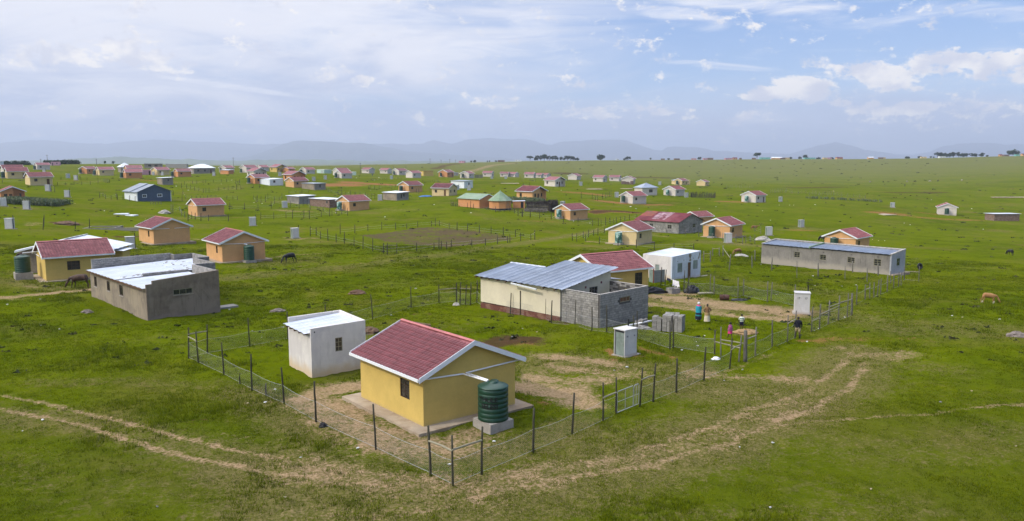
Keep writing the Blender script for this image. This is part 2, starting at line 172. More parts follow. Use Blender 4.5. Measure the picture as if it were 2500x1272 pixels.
 'midleft_a': {'w': 1, 'net': 0, 'p': [[-76.49, 227.51, -0.44, 2.02, 0.09], [-74.24, 232.72, -0.47, 1.53, 0.06], [-70.83, 234.24, -0.57, 2.16, 0.08], [-75.36, 252.85, -0.18, 2.3, 0.09], [-66.77, 239.76, -0.61, 1.97, 0.07], [-63.29, 236.72, -0.73, 2.02, 0.07], [-64.66, 246.53, -0.54, 2.11, 0.07], [-63.94, 248.8, -0.52, 1.88, 0.06], [-59.26, 233.72, -0.84, 1.54, 0.05], [-56.83, 232.24, -0.9, 1.15, 0.04], [-53.67, 226.28, -1.03, 1.34, 0.04], [-48.72, 212.32, -1.27, 2.3, 0.11]]},
 'midleft_b': {'w': 1, 'net': 0, 'p': [[-63, 199.4, -1.1, 1.84, 0.07], [-60.27, 201.16, -1.17, 1.79, 0.07], [-58.27, 204.99, -1.2, 1.83, 0.07], [-56.48, 204.63, -1.24, 2.3, 0.09], [-53.74, 205.23, -1.29, 2.3, 0.13], [-52, 203.97, -1.32, 2.02, 0.07], [-50.68, 211.32, -1.26, 1.6, 0.05], [-48.42, 213.95, -1.25, 1.69, 0.05], [-48.62, 220.56, -1.15, 1.45, 0.04], [-46.85, 218.92, -1.18, 1.3, 0.04], [-44.4, 214.85, -1.24, 2.19, 0.06]]},
 'midleft_c': {'w': 1, 'net': 0, 'p': [[-86.06, 265.77, 0.39, 1.74, 0.07], [-80.71, 251.37, -0.01, 2.3, 0.12], [-82.31, 257.74, 0.13, 2.3, 0.1], [-79.72, 253.09, -0.03, 2.3, 0.12], [-79.48, 256.82, 0.01, 2.28, 0.09], [-82.74, 270.36, 0.32, 2.13, 0.08], [-77.76, 266.33, 0.09, 1.22, 0.05], [-78.58, 272.42, 0.21, 2.14, 0.08], [-83.38, 298.49, 0.81, 1.17, 0.04], [-81.79, 302.22, 0.84, 1.09, 0.04], [-79.73, 303.05, 0.81, 1.59, 0.05], [-77.79, 305.25, 0.81, 1.3, 0.04]]},
 'midleft_d': {'w': 0, 'net': 0, 'p': [[-106.38, 308.66, 1.97, 2.3, 0.18], [-116.76, 342.72, 3.4, 1.68, 0.07], [-104.74, 323.41, 2.22, 1.48, 0.06], [-101.83, 322.24, 2.05, 1.68, 0.07]]},
 'midleft_e': {'w': 1, 'net': 0, 'p': [[-72.34, 314.28, 0.92, 1.44, 0.04], [-69.99, 308.86, 0.75, 1.62, 0.05], [-64.98, 298.15, 0.44, 1.76, 0.05], [-63.35, 296.94, 0.4, 1.85, 0.05], [-61.32, 294.34, 0.33, 1.64, 0.04], [-59.36, 293.08, 0.29, 2.11, 0.06], [-57.6, 293.16, 0.29, 1.54, 0.04]]},
 'mid_c': {'w': 1, 'net': 0, 'p': [[-58.27, 295.94, 0.35, 1.16, 0.03], [-56.33, 296, 0.35, 1.36, 0.03], [-53.27, 290.35, 0.23, 1.71, 0.04], [-50.98, 282.06, 0.08, 1.66, 0.04], [-48.67, 276.58, 0, 1.99, 0.05], [-47.74, 277.72, 0.03, 1.91, 0.04]]},
 'mid_d': {'w': 1, 'net': 0, 'p': [[-59.64, 332.03, 1.24, 1.52, 0.04], [-59.01, 332.12, 1.24, 2.06, 0.05], [-56.92, 330.76, 1.19, 1.84, 0.04], [-55.27, 332.58, 1.22, 1.74, 0.04], [-55.05, 346.46, 1.58, 1.13, 0.02], [-52.94, 346.78, 1.57, 1.36, 0.03], [-50.59, 336.32, 1.29, 1.54, 0.03], [-50.33, 345.23, 1.51, 1.35, 0.03]]},
 'mid_e': {'w': 1, 'net': 0, 'p': [[-38.6, 315.78, 0.85, 1.34, 0.02], [-37.16, 310.62, 0.77, 1.52, 0.02], [-34.88, 298.84, 0.6, 2.15, 0.03], [-39.77, 364.87, 1.85, 1.43, 0.02], [-31.35, 305.65, 0.79, 2, 0.03], [-28.71, 313.07, 0.97, 1.43, 0.02]]},
 'mid_f': {'w': 1, 'net': 0, 'p': [[-44.19, 394.87, 2.24, 1.16, 0.02], [-43.8, 398.42, 2.26, 1.17, 0.02], [-41.71, 392.29, 2.19, 1.41, 0.02], [-41.09, 392.46, 2.18, 1.28, 0.02], [-40.21, 392.7, 2.18, 1.03, 0.01], [-38.96, 393.02, 2.17, 1.28, 0.02], [-37.95, 393.27, 2.16, 1.15, 0.01], [-36.81, 393.54, 2.15, 1.41, 0.02], [-36.31, 393.66, 2.15, 1.28, 0.02]]},
 'mid_g': {'w': 1, 'net': 0, 'p': [[-69.55, 397.15, 2.82, 1.3, 0.03], [-68.99, 397.68, 2.8, 1.43, 0.03], [-69.21, 405.1, 2.85, 1.19, 0.03], [-68.53, 405.78, 2.83, 1.19, 0.03], [-66.59, 411.87, 2.79, 1.21, 0.03], [-65.64, 412.73, 2.76, 0.94, 0.02], [-65.96, 421.68, 2.79, 1.24, 0.03], [-61.56, 430.57, 2.68, 1.12, 0.02], [-61.06, 430.99, 2.67, 1.12, 0.02], [-59.78, 432.01, 2.64, 0.99, 0.02]]},
 'green_yard': {'w': 1, 'net': 0, 'p': [[-18.17, 237.62, -0.08, 1.8, 0.02], [-17.83, 238.33, -0.05, 1.25, 0.01], [-17.42, 237.41, -0.07, 1.48, 0.01], [-16.84, 236.47, -0.09, 1.4, 0.01], [-16.31, 236.33, -0.08, 1.79, 0.02], [-12.93, 231.31, -0.23, 1.6, 0.01], [-11.95, 229.85, -0.29, 2.27, 0.02], [-11.16, 229.79, -0.28, 1.44, 0.01], [-4.57, 221.84, -0.8, 1.61, 0], [-3.61, 221.51, -0.85, 1.24, 0], [-2.19, 222.47, -0.84, 1.03, 0], [-0.61, 224.08, -0.8, 1.48, 0], [0.67, 221.35, -1.06, 1.46, 0], [1.65, 216.51, -1.43, 2.28, 0], [2.84, 215.01, -1.61, 1.98, 0], [4.9, 215.12, -1.76, 2.3, -0.01]]},
 't1_a': {'w': 1, 'net': 0, 'p': [[-159.23, 279.98, 4.68, 1.1, 0.08], [-157.74, 282.51, 4.59, 1.2, 0.09], [-157, 286.55, 4.54, 1.31, 0.09], [-155.55, 289.02, 4.46, 1.32, 0.09], [-154.69, 293.33, 4.41, 1.44, 0.1], [-157.4, 304.03, 4.54, 1.29, 0.09], [-162.99, 319.57, 4.77, 1.35, 0.09], [-157.59, 310.3, 4.54, 1.62, 0.11], [-159.16, 314.64, 4.61, 1.54, 0.1], [-156.85, 311.46, 4.5, 1.52, 0.1]]},
 't1_b': {'w': 1, 'net': 0, 'p': [[-123.68, 239.26, 2.41, 1.57, 0.1], [-124.97, 243.81, 2.5, 1.28, 0.08], [-119.91, 235.19, 2.15, 1.54, 0.1], [-117.99, 234.74, 2.02, 1.39, 0.09], [-120.69, 243.2, 2.21, 1.59, 0.1], [-116.87, 236.16, 1.95, 1.55, 0.1], [-115.41, 236.56, 1.85, 1.47, 0.09]]},
 't1_c': {'w': 1, 'net': 0, 'p': [[-175.55, 275.43, 5.56, 1.53, 0.13], [-169.23, 279.89, 5.23, 0.82, 0.06], [-170.09, 287.58, 5.26, 0.94, 0.07], [-143.56, 248.72, 3.73, 1.63, 0.12], [-141.8, 247.57, 3.62, 1.86, 0.14]]},
 't1_d': {'w': 0, 'net': 0, 'p': [[-179.52, 318.5, 5.53, 1.25, 0.09], [-186.97, 346.1, 5.43, 1.13, 0.08], [-173.78, 327.15, 5.18, 1.39, 0.1], [-182.89, 339.13, 5.39, 1.11, 0.08]]},
 'left_near': {'w': 0, 'net': 0, 'p': [[-94.37, 150.24, 1.05, 2.3, 0.11], [-89.12, 150.79, 0.7, 2.3, 0.29], [-92.86, 157.4, 0.83, 2.3, 0.8], [-86.01, 156.32, 0.41, 1.55, 0.11], [-84.84, 159.35, 0.29, 1.96, 0.13]]},
 't6_a': {'w': 1, 'net': 0, 'p': [[30.29, 282.72, -0.88, 2.3, -0.04], [29.87, 285.87, -0.77, 1.22, -0.02], [33.37, 293.51, -0.88, 2.3, -0.04], [35.24, 300.45, -0.85, 2.17, -0.03], [36.25, 304.01, -0.83, 2.19, -0.03], [37.63, 307.94, -0.83, 2.22, -0.04], [38.68, 311.59, -0.8, 1.94, -0.03], [46.84, 343.01, -0.54, 1.35, -0.02]]},
 't6_b': {'w': 1, 'net': 0, 'p': [[74.72, 337.99, -2.2, 2.3, -0.07], [75.41, 336.58, -2.24, 2.3, -0.07], [76.88, 337.18, -2.27, 2.3, -0.07], [78.84, 341.39, -2.26, 2.3, -0.08], [80.67, 342.05, -2.29, 2.3, -0.08], [82.55, 346.19, -2.26, 2.3, -0.08], [84.13, 348.49, -2.26, 1.94, -0.06], [85.38, 348.92, -2.28, 1.94, -0.06], [86.86, 351.21, -2.28, 1.61, -0.05], [88.77, 350.07, -2.34, 1.95, -0.06]]},
 't5_a': {'w': 1, 'net': 0, 'p': [[5.09, 407.37, 1.72, 1.86, 0], [4.89, 345.97, 1.6, 2.3, 0], [7.87, 362.79, 1.69, 1.66, 0], [10.97, 423.05, 1.51, 1.66, -0.01], [12.54, 424.57, 1.46, 1.66, -0.01], [14.44, 305.05, 0.72, 2.3, -0.01], [17.09, 331.34, 1.05, 1.08, -0.01], [20.29, 345.29, 1.17, 1.35, -0.01], [31.16, 402.44, 1.09, 1.05, -0.01], [24.85, 286.23, -0.32, 2.3, -0.03], [29.04, 288.64, -0.63, 2.08, -0.03], [29.75, 284.51, -0.79, 1.68, -0.02], [36.25, 380.93, 0.8, 1.74, -0.02]]},
 'far_right': {'w': 1, 'net': 0, 'p': [[126.7, 391.01, -2.79, 1.92, -0.08], [127.87, 391.63, -2.82, 1.92, -0.08], [129.04, 392.26, -2.84, 1.93, -0.08], [128.5, 389.14, -2.87, 1.91, -0.08], [131.77, 396.61, -2.87, 1.95, -0.08], [131.59, 393.62, -2.9, 1.93, -0.08], [132.57, 394.15, -2.93, 1.93, -0.08], [133.76, 394.78, -2.95, 1.94, -0.08], [135.34, 395.63, -2.99, 1.94, -0.09], [138.58, 403.19, -2.99, 1.98, -0.09], [136.55, 390.67, -3.09, 1.92, -0.09], [136.17, 387.75, -3.12, 1.9, -0.09], [139.72, 389.65, -3.21, 1.91, -0.09], [143.11, 394.17, -3.25, 1.94, -0.09], [144.3, 392.1, -3.32, 1.93, -0.09], [139.64, 374.31, -3.43, 1.84, -0.09], [146.08, 387.81, -3.44, 1.9, -0.09], [148.08, 388.88, -3.49, 1.91, -0.09], [145.51, 377.59, -3.59, 1.86, -0.09], [146.13, 375.56, -3.65, 1.85, -0.09], [149.46, 382.16, -3.65, 1.88, -0.09], [150.46, 382.7, -3.68, 1.88, -0.1], [150.46, 380.31, -3.72, 1.87, -0.1], [153.86, 386.93, -3.72, 1.9, -0.1], [153.85, 384.5, -3.76, 1.89, -0.1], [155.25, 385.24, -3.8, 1.89, -0.1], [153.87, 377.51, -3.9, 1.86, -0.1], [155.08, 375.91, -3.97, 1.85, -0.1], [156.72, 372.42, -4.11, 1.83, -0.1], [159.12, 371.59, -4.22, 1.83, -0.1], [160.39, 368.15, -4.35, 1.81, -0.1], [162.79, 367.42, -4.46, 1.81, -0.1]]},
 'far_right2': {'w': 1, 'net': 0, 'p': [[116.5, 433.35, -2.17, 1.77, -0.06], [118.38, 433.73, -2.22, 1.81, -0.06], [119.7, 433.97, -2.26, 1.84, -0.07], [121.75, 434.31, -2.31, 1.88, -0.07], [123.79, 434.6, -2.36, 1.92, -0.07], [124.72, 434.72, -2.38, 1.94, -0.07], [126.39, 434.92, -2.42, 1.97, -0.07], [128.05, 435.1, -2.46, 2, -0.08], [129.33, 435.23, -2.49, 2.03, -0.08], [130.44, 435.33, -2.51, 2.05, -0.08], [131.35, 435.41, -2.54, 2.07, -0.08]]},
}
DATA['T'] = [['sand', 0.28, 0.88, [[-31.32, 47.23], [-28.21, 46.08], [-24.7, 44.31], [-21.42, 42.28], [-19.6, 41.3], [-17.41, 39.86], [-15.04, 38.64], [-12.79,
 37.45], [-10.82, 36.85]]], ['sand', 0.3, 0.88, [[-29.74, 44.76], [-28.28, 44.2], [-26.06, 43.29], [-23.45, 41.98], [-21.63, 40.61], [-19.4, 39.21],
 [-17.62, 38.25], [-15.56, 37.13], [-13.4, 36.1], [-11.02, 35.14], [-8.31, 34.33]]], ['sand', 1.8, 0.74, [[-10.49, 35.52], [-7.43, 34.56], [-4.57,
 33.94], [-0.91, 33.82], [1.87, 34.79]]], ['sand', 1.6, 0.55, [[-8.82, 29.57], [-5.83, 30.81], [-0.89, 32.95], [4.81, 35.88]]], ['sand', 0.42, 0.8,
 [[-1.74, 32.34], [0.9, 33.58], [4.76, 35.44], [6.76, 36.03], [8.63, 37.49], [10.94, 38.61], [13.01, 40.79], [15.22, 42.67], [17.12, 44.12], [18.7,
 45.99], [21.06, 48.37], [23.56, 52.23], [24.94, 54.85]]], ['sand', 0.45, 0.74, [[0.93, 34.47], [4.91, 36.63], [7.97, 39.05], [10.72, 41.02], [13.83,
 44.08], [17.15, 46.87], [18.8, 48.62], [20.92, 51.4], [23.43, 54.85], [25.25, 57.76]]], ['sand', 1.5, 0.64, [[2.83, 35.16], [7.98, 38.25], [11.93,
 40.65], [17.07, 45.26]]], ['sand', 0.24, 0.72, [[13.01, 40.79], [16.84, 42.15], [20.37, 43.02], [23.83, 43.49], [26.75, 44.55], [30.21, 45.51]]],
 ['sand', 1.3, 0.7, [[25.12, 56.75], [26.65, 57.5], [27.98, 56.49], [29.79, 57.72]]], ['sand', 0.9, 0.5, [[24.26, 59.09], [27.03, 59.74]]], ['red', 1,
 0.72, [[23.02, 61.68], [24.42, 61.95]]], ['red', 0.8, 0.55, [[25.95, 62.53], [28.1, 62.18]]], ['sand', 1.4, 0.8, [[12.03, 51.75], [13.33, 51.45],
 [14.87, 51.16], [17.04, 51.17], [18.69, 50.49]]], ['sand', 1, 0.55, [[10, 51.13], [11.89, 49.96]]], ['sand', 1, 0.5, [[12.38, 47.68], [14.91, 46.85],
 [16.9, 46.87], [19.4, 48.18]]], ['sand', 2.2, 0.86, [[-10.88, 45.51], [-9.13, 42.86], [-7.13, 40.49], [-5.17, 38.66], [-3.51, 38.63], [-2.09,
 39.18]]], ['sand', 1.5, 1.05, [[-12.55, 46.36], [-11.71, 48.05], [-9.84, 48.9]]], ['sand', 0.8, 0.8, [[-9.33, 46.28], [-6.73, 42.12]]], ['sand', 1.5,
 1.05, [[0.26, 49.03], [2.06, 48.55], [3.72, 46.79], [4.56, 45.17]]], ['red', 0.8, 0.5, [[0.37, 46.01], [1.92, 45.19]]], ['sand', 1.3, 0.9, [[1.08,
 50.93], [2.4, 50.42], [3.86, 48.53], [5.33, 50.41]]], ['sand', 1.1, 0.85, [[2.09, 56.76], [3.85, 56.25], [5.83, 55.28], [7.14, 54.12]]], ['sand', 1.3,
 0.8, [[2.57, 54.11], [4.71, 52.45], [6.52, 51.41], [8.43, 51.42]]], ['sand', 0.8, 0.5, [[-1.3, 34.5], [-0.19, 35.67], [0.98, 36.66]]], ['red', 0.5,
 0.8, [[7.23, 58.47], [7.48, 56.77]]], ['red', 0.5, 0.7, [[9.65, 59.17], [10.61, 57.56], [11.79, 55.92]]], ['dark', 1.5, 1.15, [[-1.03, 60.93], [0.33,
 62.12], [1.64, 62.42]]], ['red', 1.2, 0.8, [[-0.32, 60.91], [1.28, 60.88]]], ['sand', 0.5, 0.5, [[6.93, 52.46], [9.7, 52.47], [10.57, 49.95]]],
 ['sand', 2.6, 0.98, [[15.25, 85.99], [17.54, 84.02], [19.88, 81], [22.47, 78.18], [24.74, 76.31], [26.29, 73.88]]], ['sand', 1.4, 0.9, [[14.5, 79.31],
 [18.03, 76.62], [20.89, 72.56], [24.22, 71.16]]], ['sand', 0.6, 0.9, [[22.65, 73.37], [23.95, 70.35], [25.35, 71.74]]], ['sand', 1.5, 1.1, [[16.07,
 90.66], [19.53, 87.07]]], ['sand', 0.7, 0.6, [[18.41, 64.95], [19.37, 63.61]]], ['soil', 1, 0.8, [[-2.88, 78.8], [0, 75.77], [3, 71.64], [4.53,
 69.14]]], ['sand', 0.35, 0.6, [[14.42, 52.5], [16.75, 54.74], [19.4, 57.55]]], ['sand', 1.3, 1.05, [[-52.19, 80.01], [-50.05, 82.01], [-47.92, 84.33],
 [-45.87, 85.87]]], ['sand', 0.8, 0.55, [[-56.55, 89.05], [-52.89, 86.78], [-50.19, 86.78]]], ['sand', 1.2, 0.5, [[-63.65, 98.02], [-60.31, 95.09]]],
 ['sand', 0.48, 0.64, [[-36.89, 99.93], [-33.64, 102.74], [-30.48, 106.66], [-26.22, 112.2], [-21.68, 119.37], [-16.08, 129.29], [-10.88, 140.09],
 [-3.9, 150.79], [3.37, 162.77], [11.73, 174.7], [18.59, 189.51], [25.01, 210.86]]], ['sand', 0.38, 0.56, [[-37.03, 103.28], [-31.38, 109.87], [-24.86,
 119.81], [-18.58, 132.8], [-12.75, 144.92], [-4.07, 157.32], [3.48, 168.2]]], ['sand', 1.02, 0.7, [[-37.41, 121.28], [-36.18, 126.94], [-31.88,
 130.93]]], ['sand', 0.9, 0.35, [[-36.32, 107.59], [-32.49, 113.81]]], ['sand', 1.3, 0.7, [[-60.58, 150.27], [-57.71, 148.85]]], ['sand', 1.32, 0.7,
 [[-44.9, 157.97], [-38.92, 156.86]]], ['sand', 1.2, 0.4, [[-14.93, 39.35], [-13.54, 40.26], [-11.3, 39.92]]], ['sand', 0.6, 0.45, [[-12.77, 43.64],
 [-11.93, 43.99]]], ['sand', 0.8, 0.35, [[-1.99, 37.23], [0, 37.73]]], ['soil', 1, 0.35, [[-24.43, 50.17], [-20.82, 45.31], [-19.24, 44.12], [-16.89,
 42.28]]], ['sand', 1.5, 0.4, [[23.52, 66.92], [27.73, 70.6], [31.51, 72.53], [34, 71.35]]], ['sand', 1.2, 0.35, [[30.87, 61.83], [34.48, 62.5]]],
 ['red', 0.9, 0.45, [[28.62, 62.63], [30.87, 61.83]]], ['sand', 1.2, 0.45, [[33.93, 72.85], [38.35, 73.3], [40.91, 71.7]]], ['sand', 1.2, 0.4, [[30.45,
 79.85], [32.73, 75.41]]], ['red', 8.7, 1.15, [[-82.75, 352.64], [-77.1, 358.3], [-73.25, 357.38]]], ['red', 5.42, 1.15, [[-75.75, 375.38], [-70.47,
 371.79], [-62.38, 368.97], [-54.93, 364.65]]], ['red', 2.64, 1.12, [[23.8, 237.11], [27.47, 242.64], [33.01, 246.7], [37.37, 246.13]]], ['dark', 2.13,
 0.98, [[24.29, 238.38], [27.6, 243.79], [34.42, 247.72], [37.47, 246.8]]], ['red', 4.82, 0.98, [[33.42, 282.8], [38.02, 282.42]]], ['red', 3.27, 0.84,
 [[47.83, 281.95], [55.96, 286.47]]], ['red', 5.57, 0.84, [[24.6, 319.7], [29.53, 319.7], [34.87, 315.99]]], ['red', 4.5, 0.84, [[83.13, 311.16],
 [88.86, 309.95]]], ['red', 4.28, 0.84, [[128, 280.7], [131.05, 279.77], [136.56, 279.19]]], ['red', 5.48, 0.7, [[153.52, 296.77], [157.17, 294.97]]],
 ['red', 4.29, 0.7, [[140.87, 271.83], [146.72, 271.2], [158.72, 272.56]]], ['red', 2.55, 0.56, [[3.19, 206.52], [10.85, 210.55]]], ['sand', 1.52,
 0.56, [[14.33, 145.61], [19.44, 150.21]]], ['sand', 1.79, 0.7, [[16.28, 163.94], [19.49, 162.42]]], ['sand', 2.29, 0.56, [[42.74, 165.28], [48.47,
 156.11]]], ['sand', 3.63, 0.49, [[77.17, 216.78], [83.41, 212.62]]], ['sand', 1.94, 0.49, [[64.85, 137.49], [68.82, 132.71]]], ['sand', 3.03, 0.7,
 [[-66.71, 231.55], [-61.92, 227.04], [-57.15, 226.64]]], ['sand', 3, 0.49, [[-42.53, 236.25], [-30.69, 229.43], [-28.56, 231.34]]], ['sand', 5.71,
 0.42, [[-194.85, 359.18], [-202.75, 380.99], [-175.14, 338.71], [-157.57, 313.26]]], ['sand', 2.62, 0.56, [[-130.54, 206.56], [-128.16, 209.61],
 [-122.36, 207.01]]], ['red', 5.48, 0.7, [[-161.95, 347.59], [-153.14, 342.97]]], ['sand', 5.16, 0.56, [[-139.47, 332.05], [-134.06, 335.54]]], ['red',
 5.13, 0.56, [[-175.24, 311.12], [-172.43, 317.68]]], ['red', 5.5, 0.56, [[134.21, 286.59], [137.91, 285.03]]], ['sand', 2.17, 0.7, [[-97.61, 161.81],
 [-95.59, 157.73]]], ['dark', 14.57, 0.77, [[48.63, 731.31], [53.31, 744.57]]], ['soil', 7.82, 0.7, [[14.9, 728.61], [46.52, 758.15]]], ['sand', 5.36,
 0.84, [[-41.32, 621.37], [-33.99, 738.92], [-22.61, 885.16], [5.08, 995.76]]], ['soil', 5.58, 0.98, [[-71.42, 735.46], [-70.55, 836.96], [-62.66,
 943.83]]], ['dark', 17.83, 0.7, [[91.76, 664], [111.71, 682.1], [128.55, 678.82]]], ['dark', 5.98, 0.7, [[201.39, 422.07], [215.74, 424.74], [233.45,
 433.4]]], ['dark', 6.3, 0.7, [[159.91, 462.15], [167.48, 460.14], [196.54, 485.34]]], ['soil', 1.2, 1.12, [[-72.29, 147.27], [-70.6, 149.34]]],
 ['soil', 1.85, 0.98, [[-95.98, 165.94], [-92.41, 164.42], [-90.58, 164.93]]], ['sand', 1.16, 0.84, [[-43.36, 153.91], [-41.2, 156.28], [-39.72,
 158.45]]], ['sand', 0.8, 0.5, [[12.47, 71.09], [14.11, 69.04]]], ['red', 2.33, 0.7, [[74.24, 208.45], [79.55, 209.66]]], ['sand', 1.44, 0.7, [[30.03,
 187.57], [35.06, 178.56]]], ['soil', 0.5, 0.8, [[-18.01, 88.57], [-17.22, 89.29]]], ['soil', 0.5, 0.7, [[-9.29, 73.99], [-7.94, 73.98]]], ['worn',
 2.2, 0.6, [[-29.19, 43.9], [-23.71, 42.4], [-17.75, 39.07], [-13.8, 37.34], [-9.28, 35.28]]], ['worn', 3, 0.85, [[-13.08, 35.29], [-8.21, 33.88],
 [-4.39, 32.57], [0, 32.94], [4.84, 36.13], [10.53, 39.42], [16.69, 44.87], [22.7, 53.07], [26.15, 57.76]]], ['worn', 3.2, 0.75, [[-10.06, 31.01],
 [-5.87, 31], [-1.69, 31.35]]], ['worn', 3.2, 0.8, [[10.31, 49.95], [14.02, 48.13], [18.19, 49.07]]], ['worn', 3, 0.5, [[23.82, 56.51], [29.43,
 53.09]]], ['worn', 3, 0.75, [[1.43, 54.12], [7.14, 54.12], [12.6, 53.03]]], ['worn', 3.2, 0.45, [[14.97, 40.07], [18.22, 37.81], [22.29, 37.86],
 [26.4, 40.22]]], ['worn', 2, 0.45, [[5.73, 30.22], [10.77, 30.62], [15.95, 31.04]]], ['worn', 2.6, 0.75, [[-10.61, 44.34], [-4.99, 37.27], [-1,
 37.21], [3.25, 40.62]]], ['worn', 2, 0.7, [[-16.45, 47.72], [-12.3, 43.63], [-9.66, 40.21]]], ['worn', 1.5, 0.5, [[-30.56, 50.21], [-25.47, 50.67],
 [-17.95, 49.11]]], ['worn', 2, 0.4, [[-17.32, 33.88], [-13.7, 33.01], [-10.06, 31.01]]], ['worn', 2, 0.4, [[-24.34, 36.92], [-22.6, 35.35], [-20.81,
 33.91]]], ['worn', 5, 0.55, [[29.37, 74.88], [33.19, 66.61], [40.05, 66.4]]], ['worn', 4, 0.8, [[15.26, 83.52], [25.14, 73.94]]], ['worn', 4, 0.35,
 [[63.85, 125.58], [67.58, 113.12]]], ['worn', 2.5, 0.6, [[-34.89, 97.18], [-21.18, 116.61], [4.17, 161.21], [23.46, 197.61]]], ['worn', 4, 0.5,
 [[-65.14, 132.5], [-61.82, 134.24]]], ['worn', 4, 0.55, [[-37.08, 109.88], [-31.27, 123.06]]], ['worn', 3, 0.45, [[-44.47, 140.87], [-36.78,
 151.34]]], ['worn', 4, 0.45, [[15.18, 154.37], [29.68, 155.01]]], ['worn', 5, 0.55, [[38.42, 165.11], [49.33, 156.27]]], ['worn', 4, 0.5, [[70.14,
 209.1], [90.03, 218.05]]], ['worn', 3, 0.6, [[-59.58, 91.62], [-50.53, 85.81], [-45.68, 86.79]]], ['worn', 3, 0.5, [[23.17, 111.48], [31.38, 92.67],
 [37.38, 85.31]]], ['worn', 3, 0.4, [[-16.9, 92.71], [-10.11, 97.13]]], ['worn', 6, 0.4, [[-64.46, 227.78], [-45.97, 223.28], [-29.63, 230.39]]],
 ['worn', 6, 0.4, [[0, 200.46], [18.54, 211.47]]], ['worn', 6, 0.35, [[-158.67, 344.32], [-112.7, 338.4]]], ['red', 0.9, 0.5, [[30.99, 62.43], [32.3,
 62.1]]], ['red', 0.5, 0.5, [[9.23, 56.52], [7.29, 55.29]]], ['sand', 0.3, 0.5, [[-6.97, 52.75], [-6.69, 52.74]]]]
DATA['field'] = [[-31.48, 165.6], [-26.76, 172.75], [-21.89, 184.47], [-18.7, 185.88], [-12.26, 182.76], [-4.55, 176.24], [1.04, 168.32], [-3.29, 159.2], [-7.84,
 151.49], [-11.77, 146.67], [-18.51, 149.06], [-24.96, 155.72]]
DATA['L'] = [[8.13, 56.17, 0.05, 0.65, 0.97], [27.83, 73.25, -0.18, 1.15, 0.26], [-43.3, 156.61, -1.49, 0.74, 1.21], [-62.01, 127.2, -0.3, 0.7, 1.34], [-59.84,
 181.55, -1.2, 0.6, 1.29], [-94.62, 148.1, 1.11, 0.19, 1.58], [-116.48, 189.64, 2.06, 0.29, 1.59], [-124.33, 193.6, 2.57, 0.6, 1.29], [-130.38, 232.34,
 2.87, 0.24, 1.43], [-146.36, 250.32, 3.91, 0.15, 1.16], [-257.39, 439.17, 5.94, 0.36, 1.81], [-187.2, 336.76, 5.6, 0.87, 0.69], [-175.12, 319.65,
 5.31, 0.23, 1.48], [-195.5, 434.73, 4.69, 0.31, 1.12], [-188.39, 429.66, 4.68, 0.22, 1.48], [-147.98, 395.39, 5.31, 0.31, 1.53], [-114.25, 392.42,
 5.24, 0.65, 1.01], [-92.07, 369.93, 3.41, 0.76, 1.14], [-90.31, 385.16, 3.68, 0.59, 1.19], [-123.91, 520.98, 3.96, 0.27, 1.45], [-68.18, 237.58, -0.6,
 0.73, 1.1], [-44.99, 268.64, -0.11, 0.5, 1.52], [-64.01, 425.3, 2.74, 0.88, 0.57], [-22.2, 323.1, 1.25, 0.66, 0.75], [-17.67, 318.99, 1.26, 0.33,
 1.2], [32.13, 377.71, 0.96, 0.39, 1.09], [-4.22, 484.42, 1.22, 0.35, 1.07], [15.49, 240.9, -0.84, 0.99, 0.71], [40.08, 308.52, -0.99, 0.21, 0.95],
 [72.22, 331.74, -2.22, 0.34, 1.02], [81.62, 443.67, -1, 0.23, 0.91], [106.36, 315.32, -3.11, 0.73, 0.89], [79.66, 219.01, -4.76, 0.52, 1.28], [60.17,
 186.94, -3.89, 0.19, 1.51], [149.37, 313.31, -5.25, 0.16, 1.13], [43.68, 161.77, -2.98, 0.13, 1.18], [-12.11, 473.14, 1.55, 1.22, 1.7]]
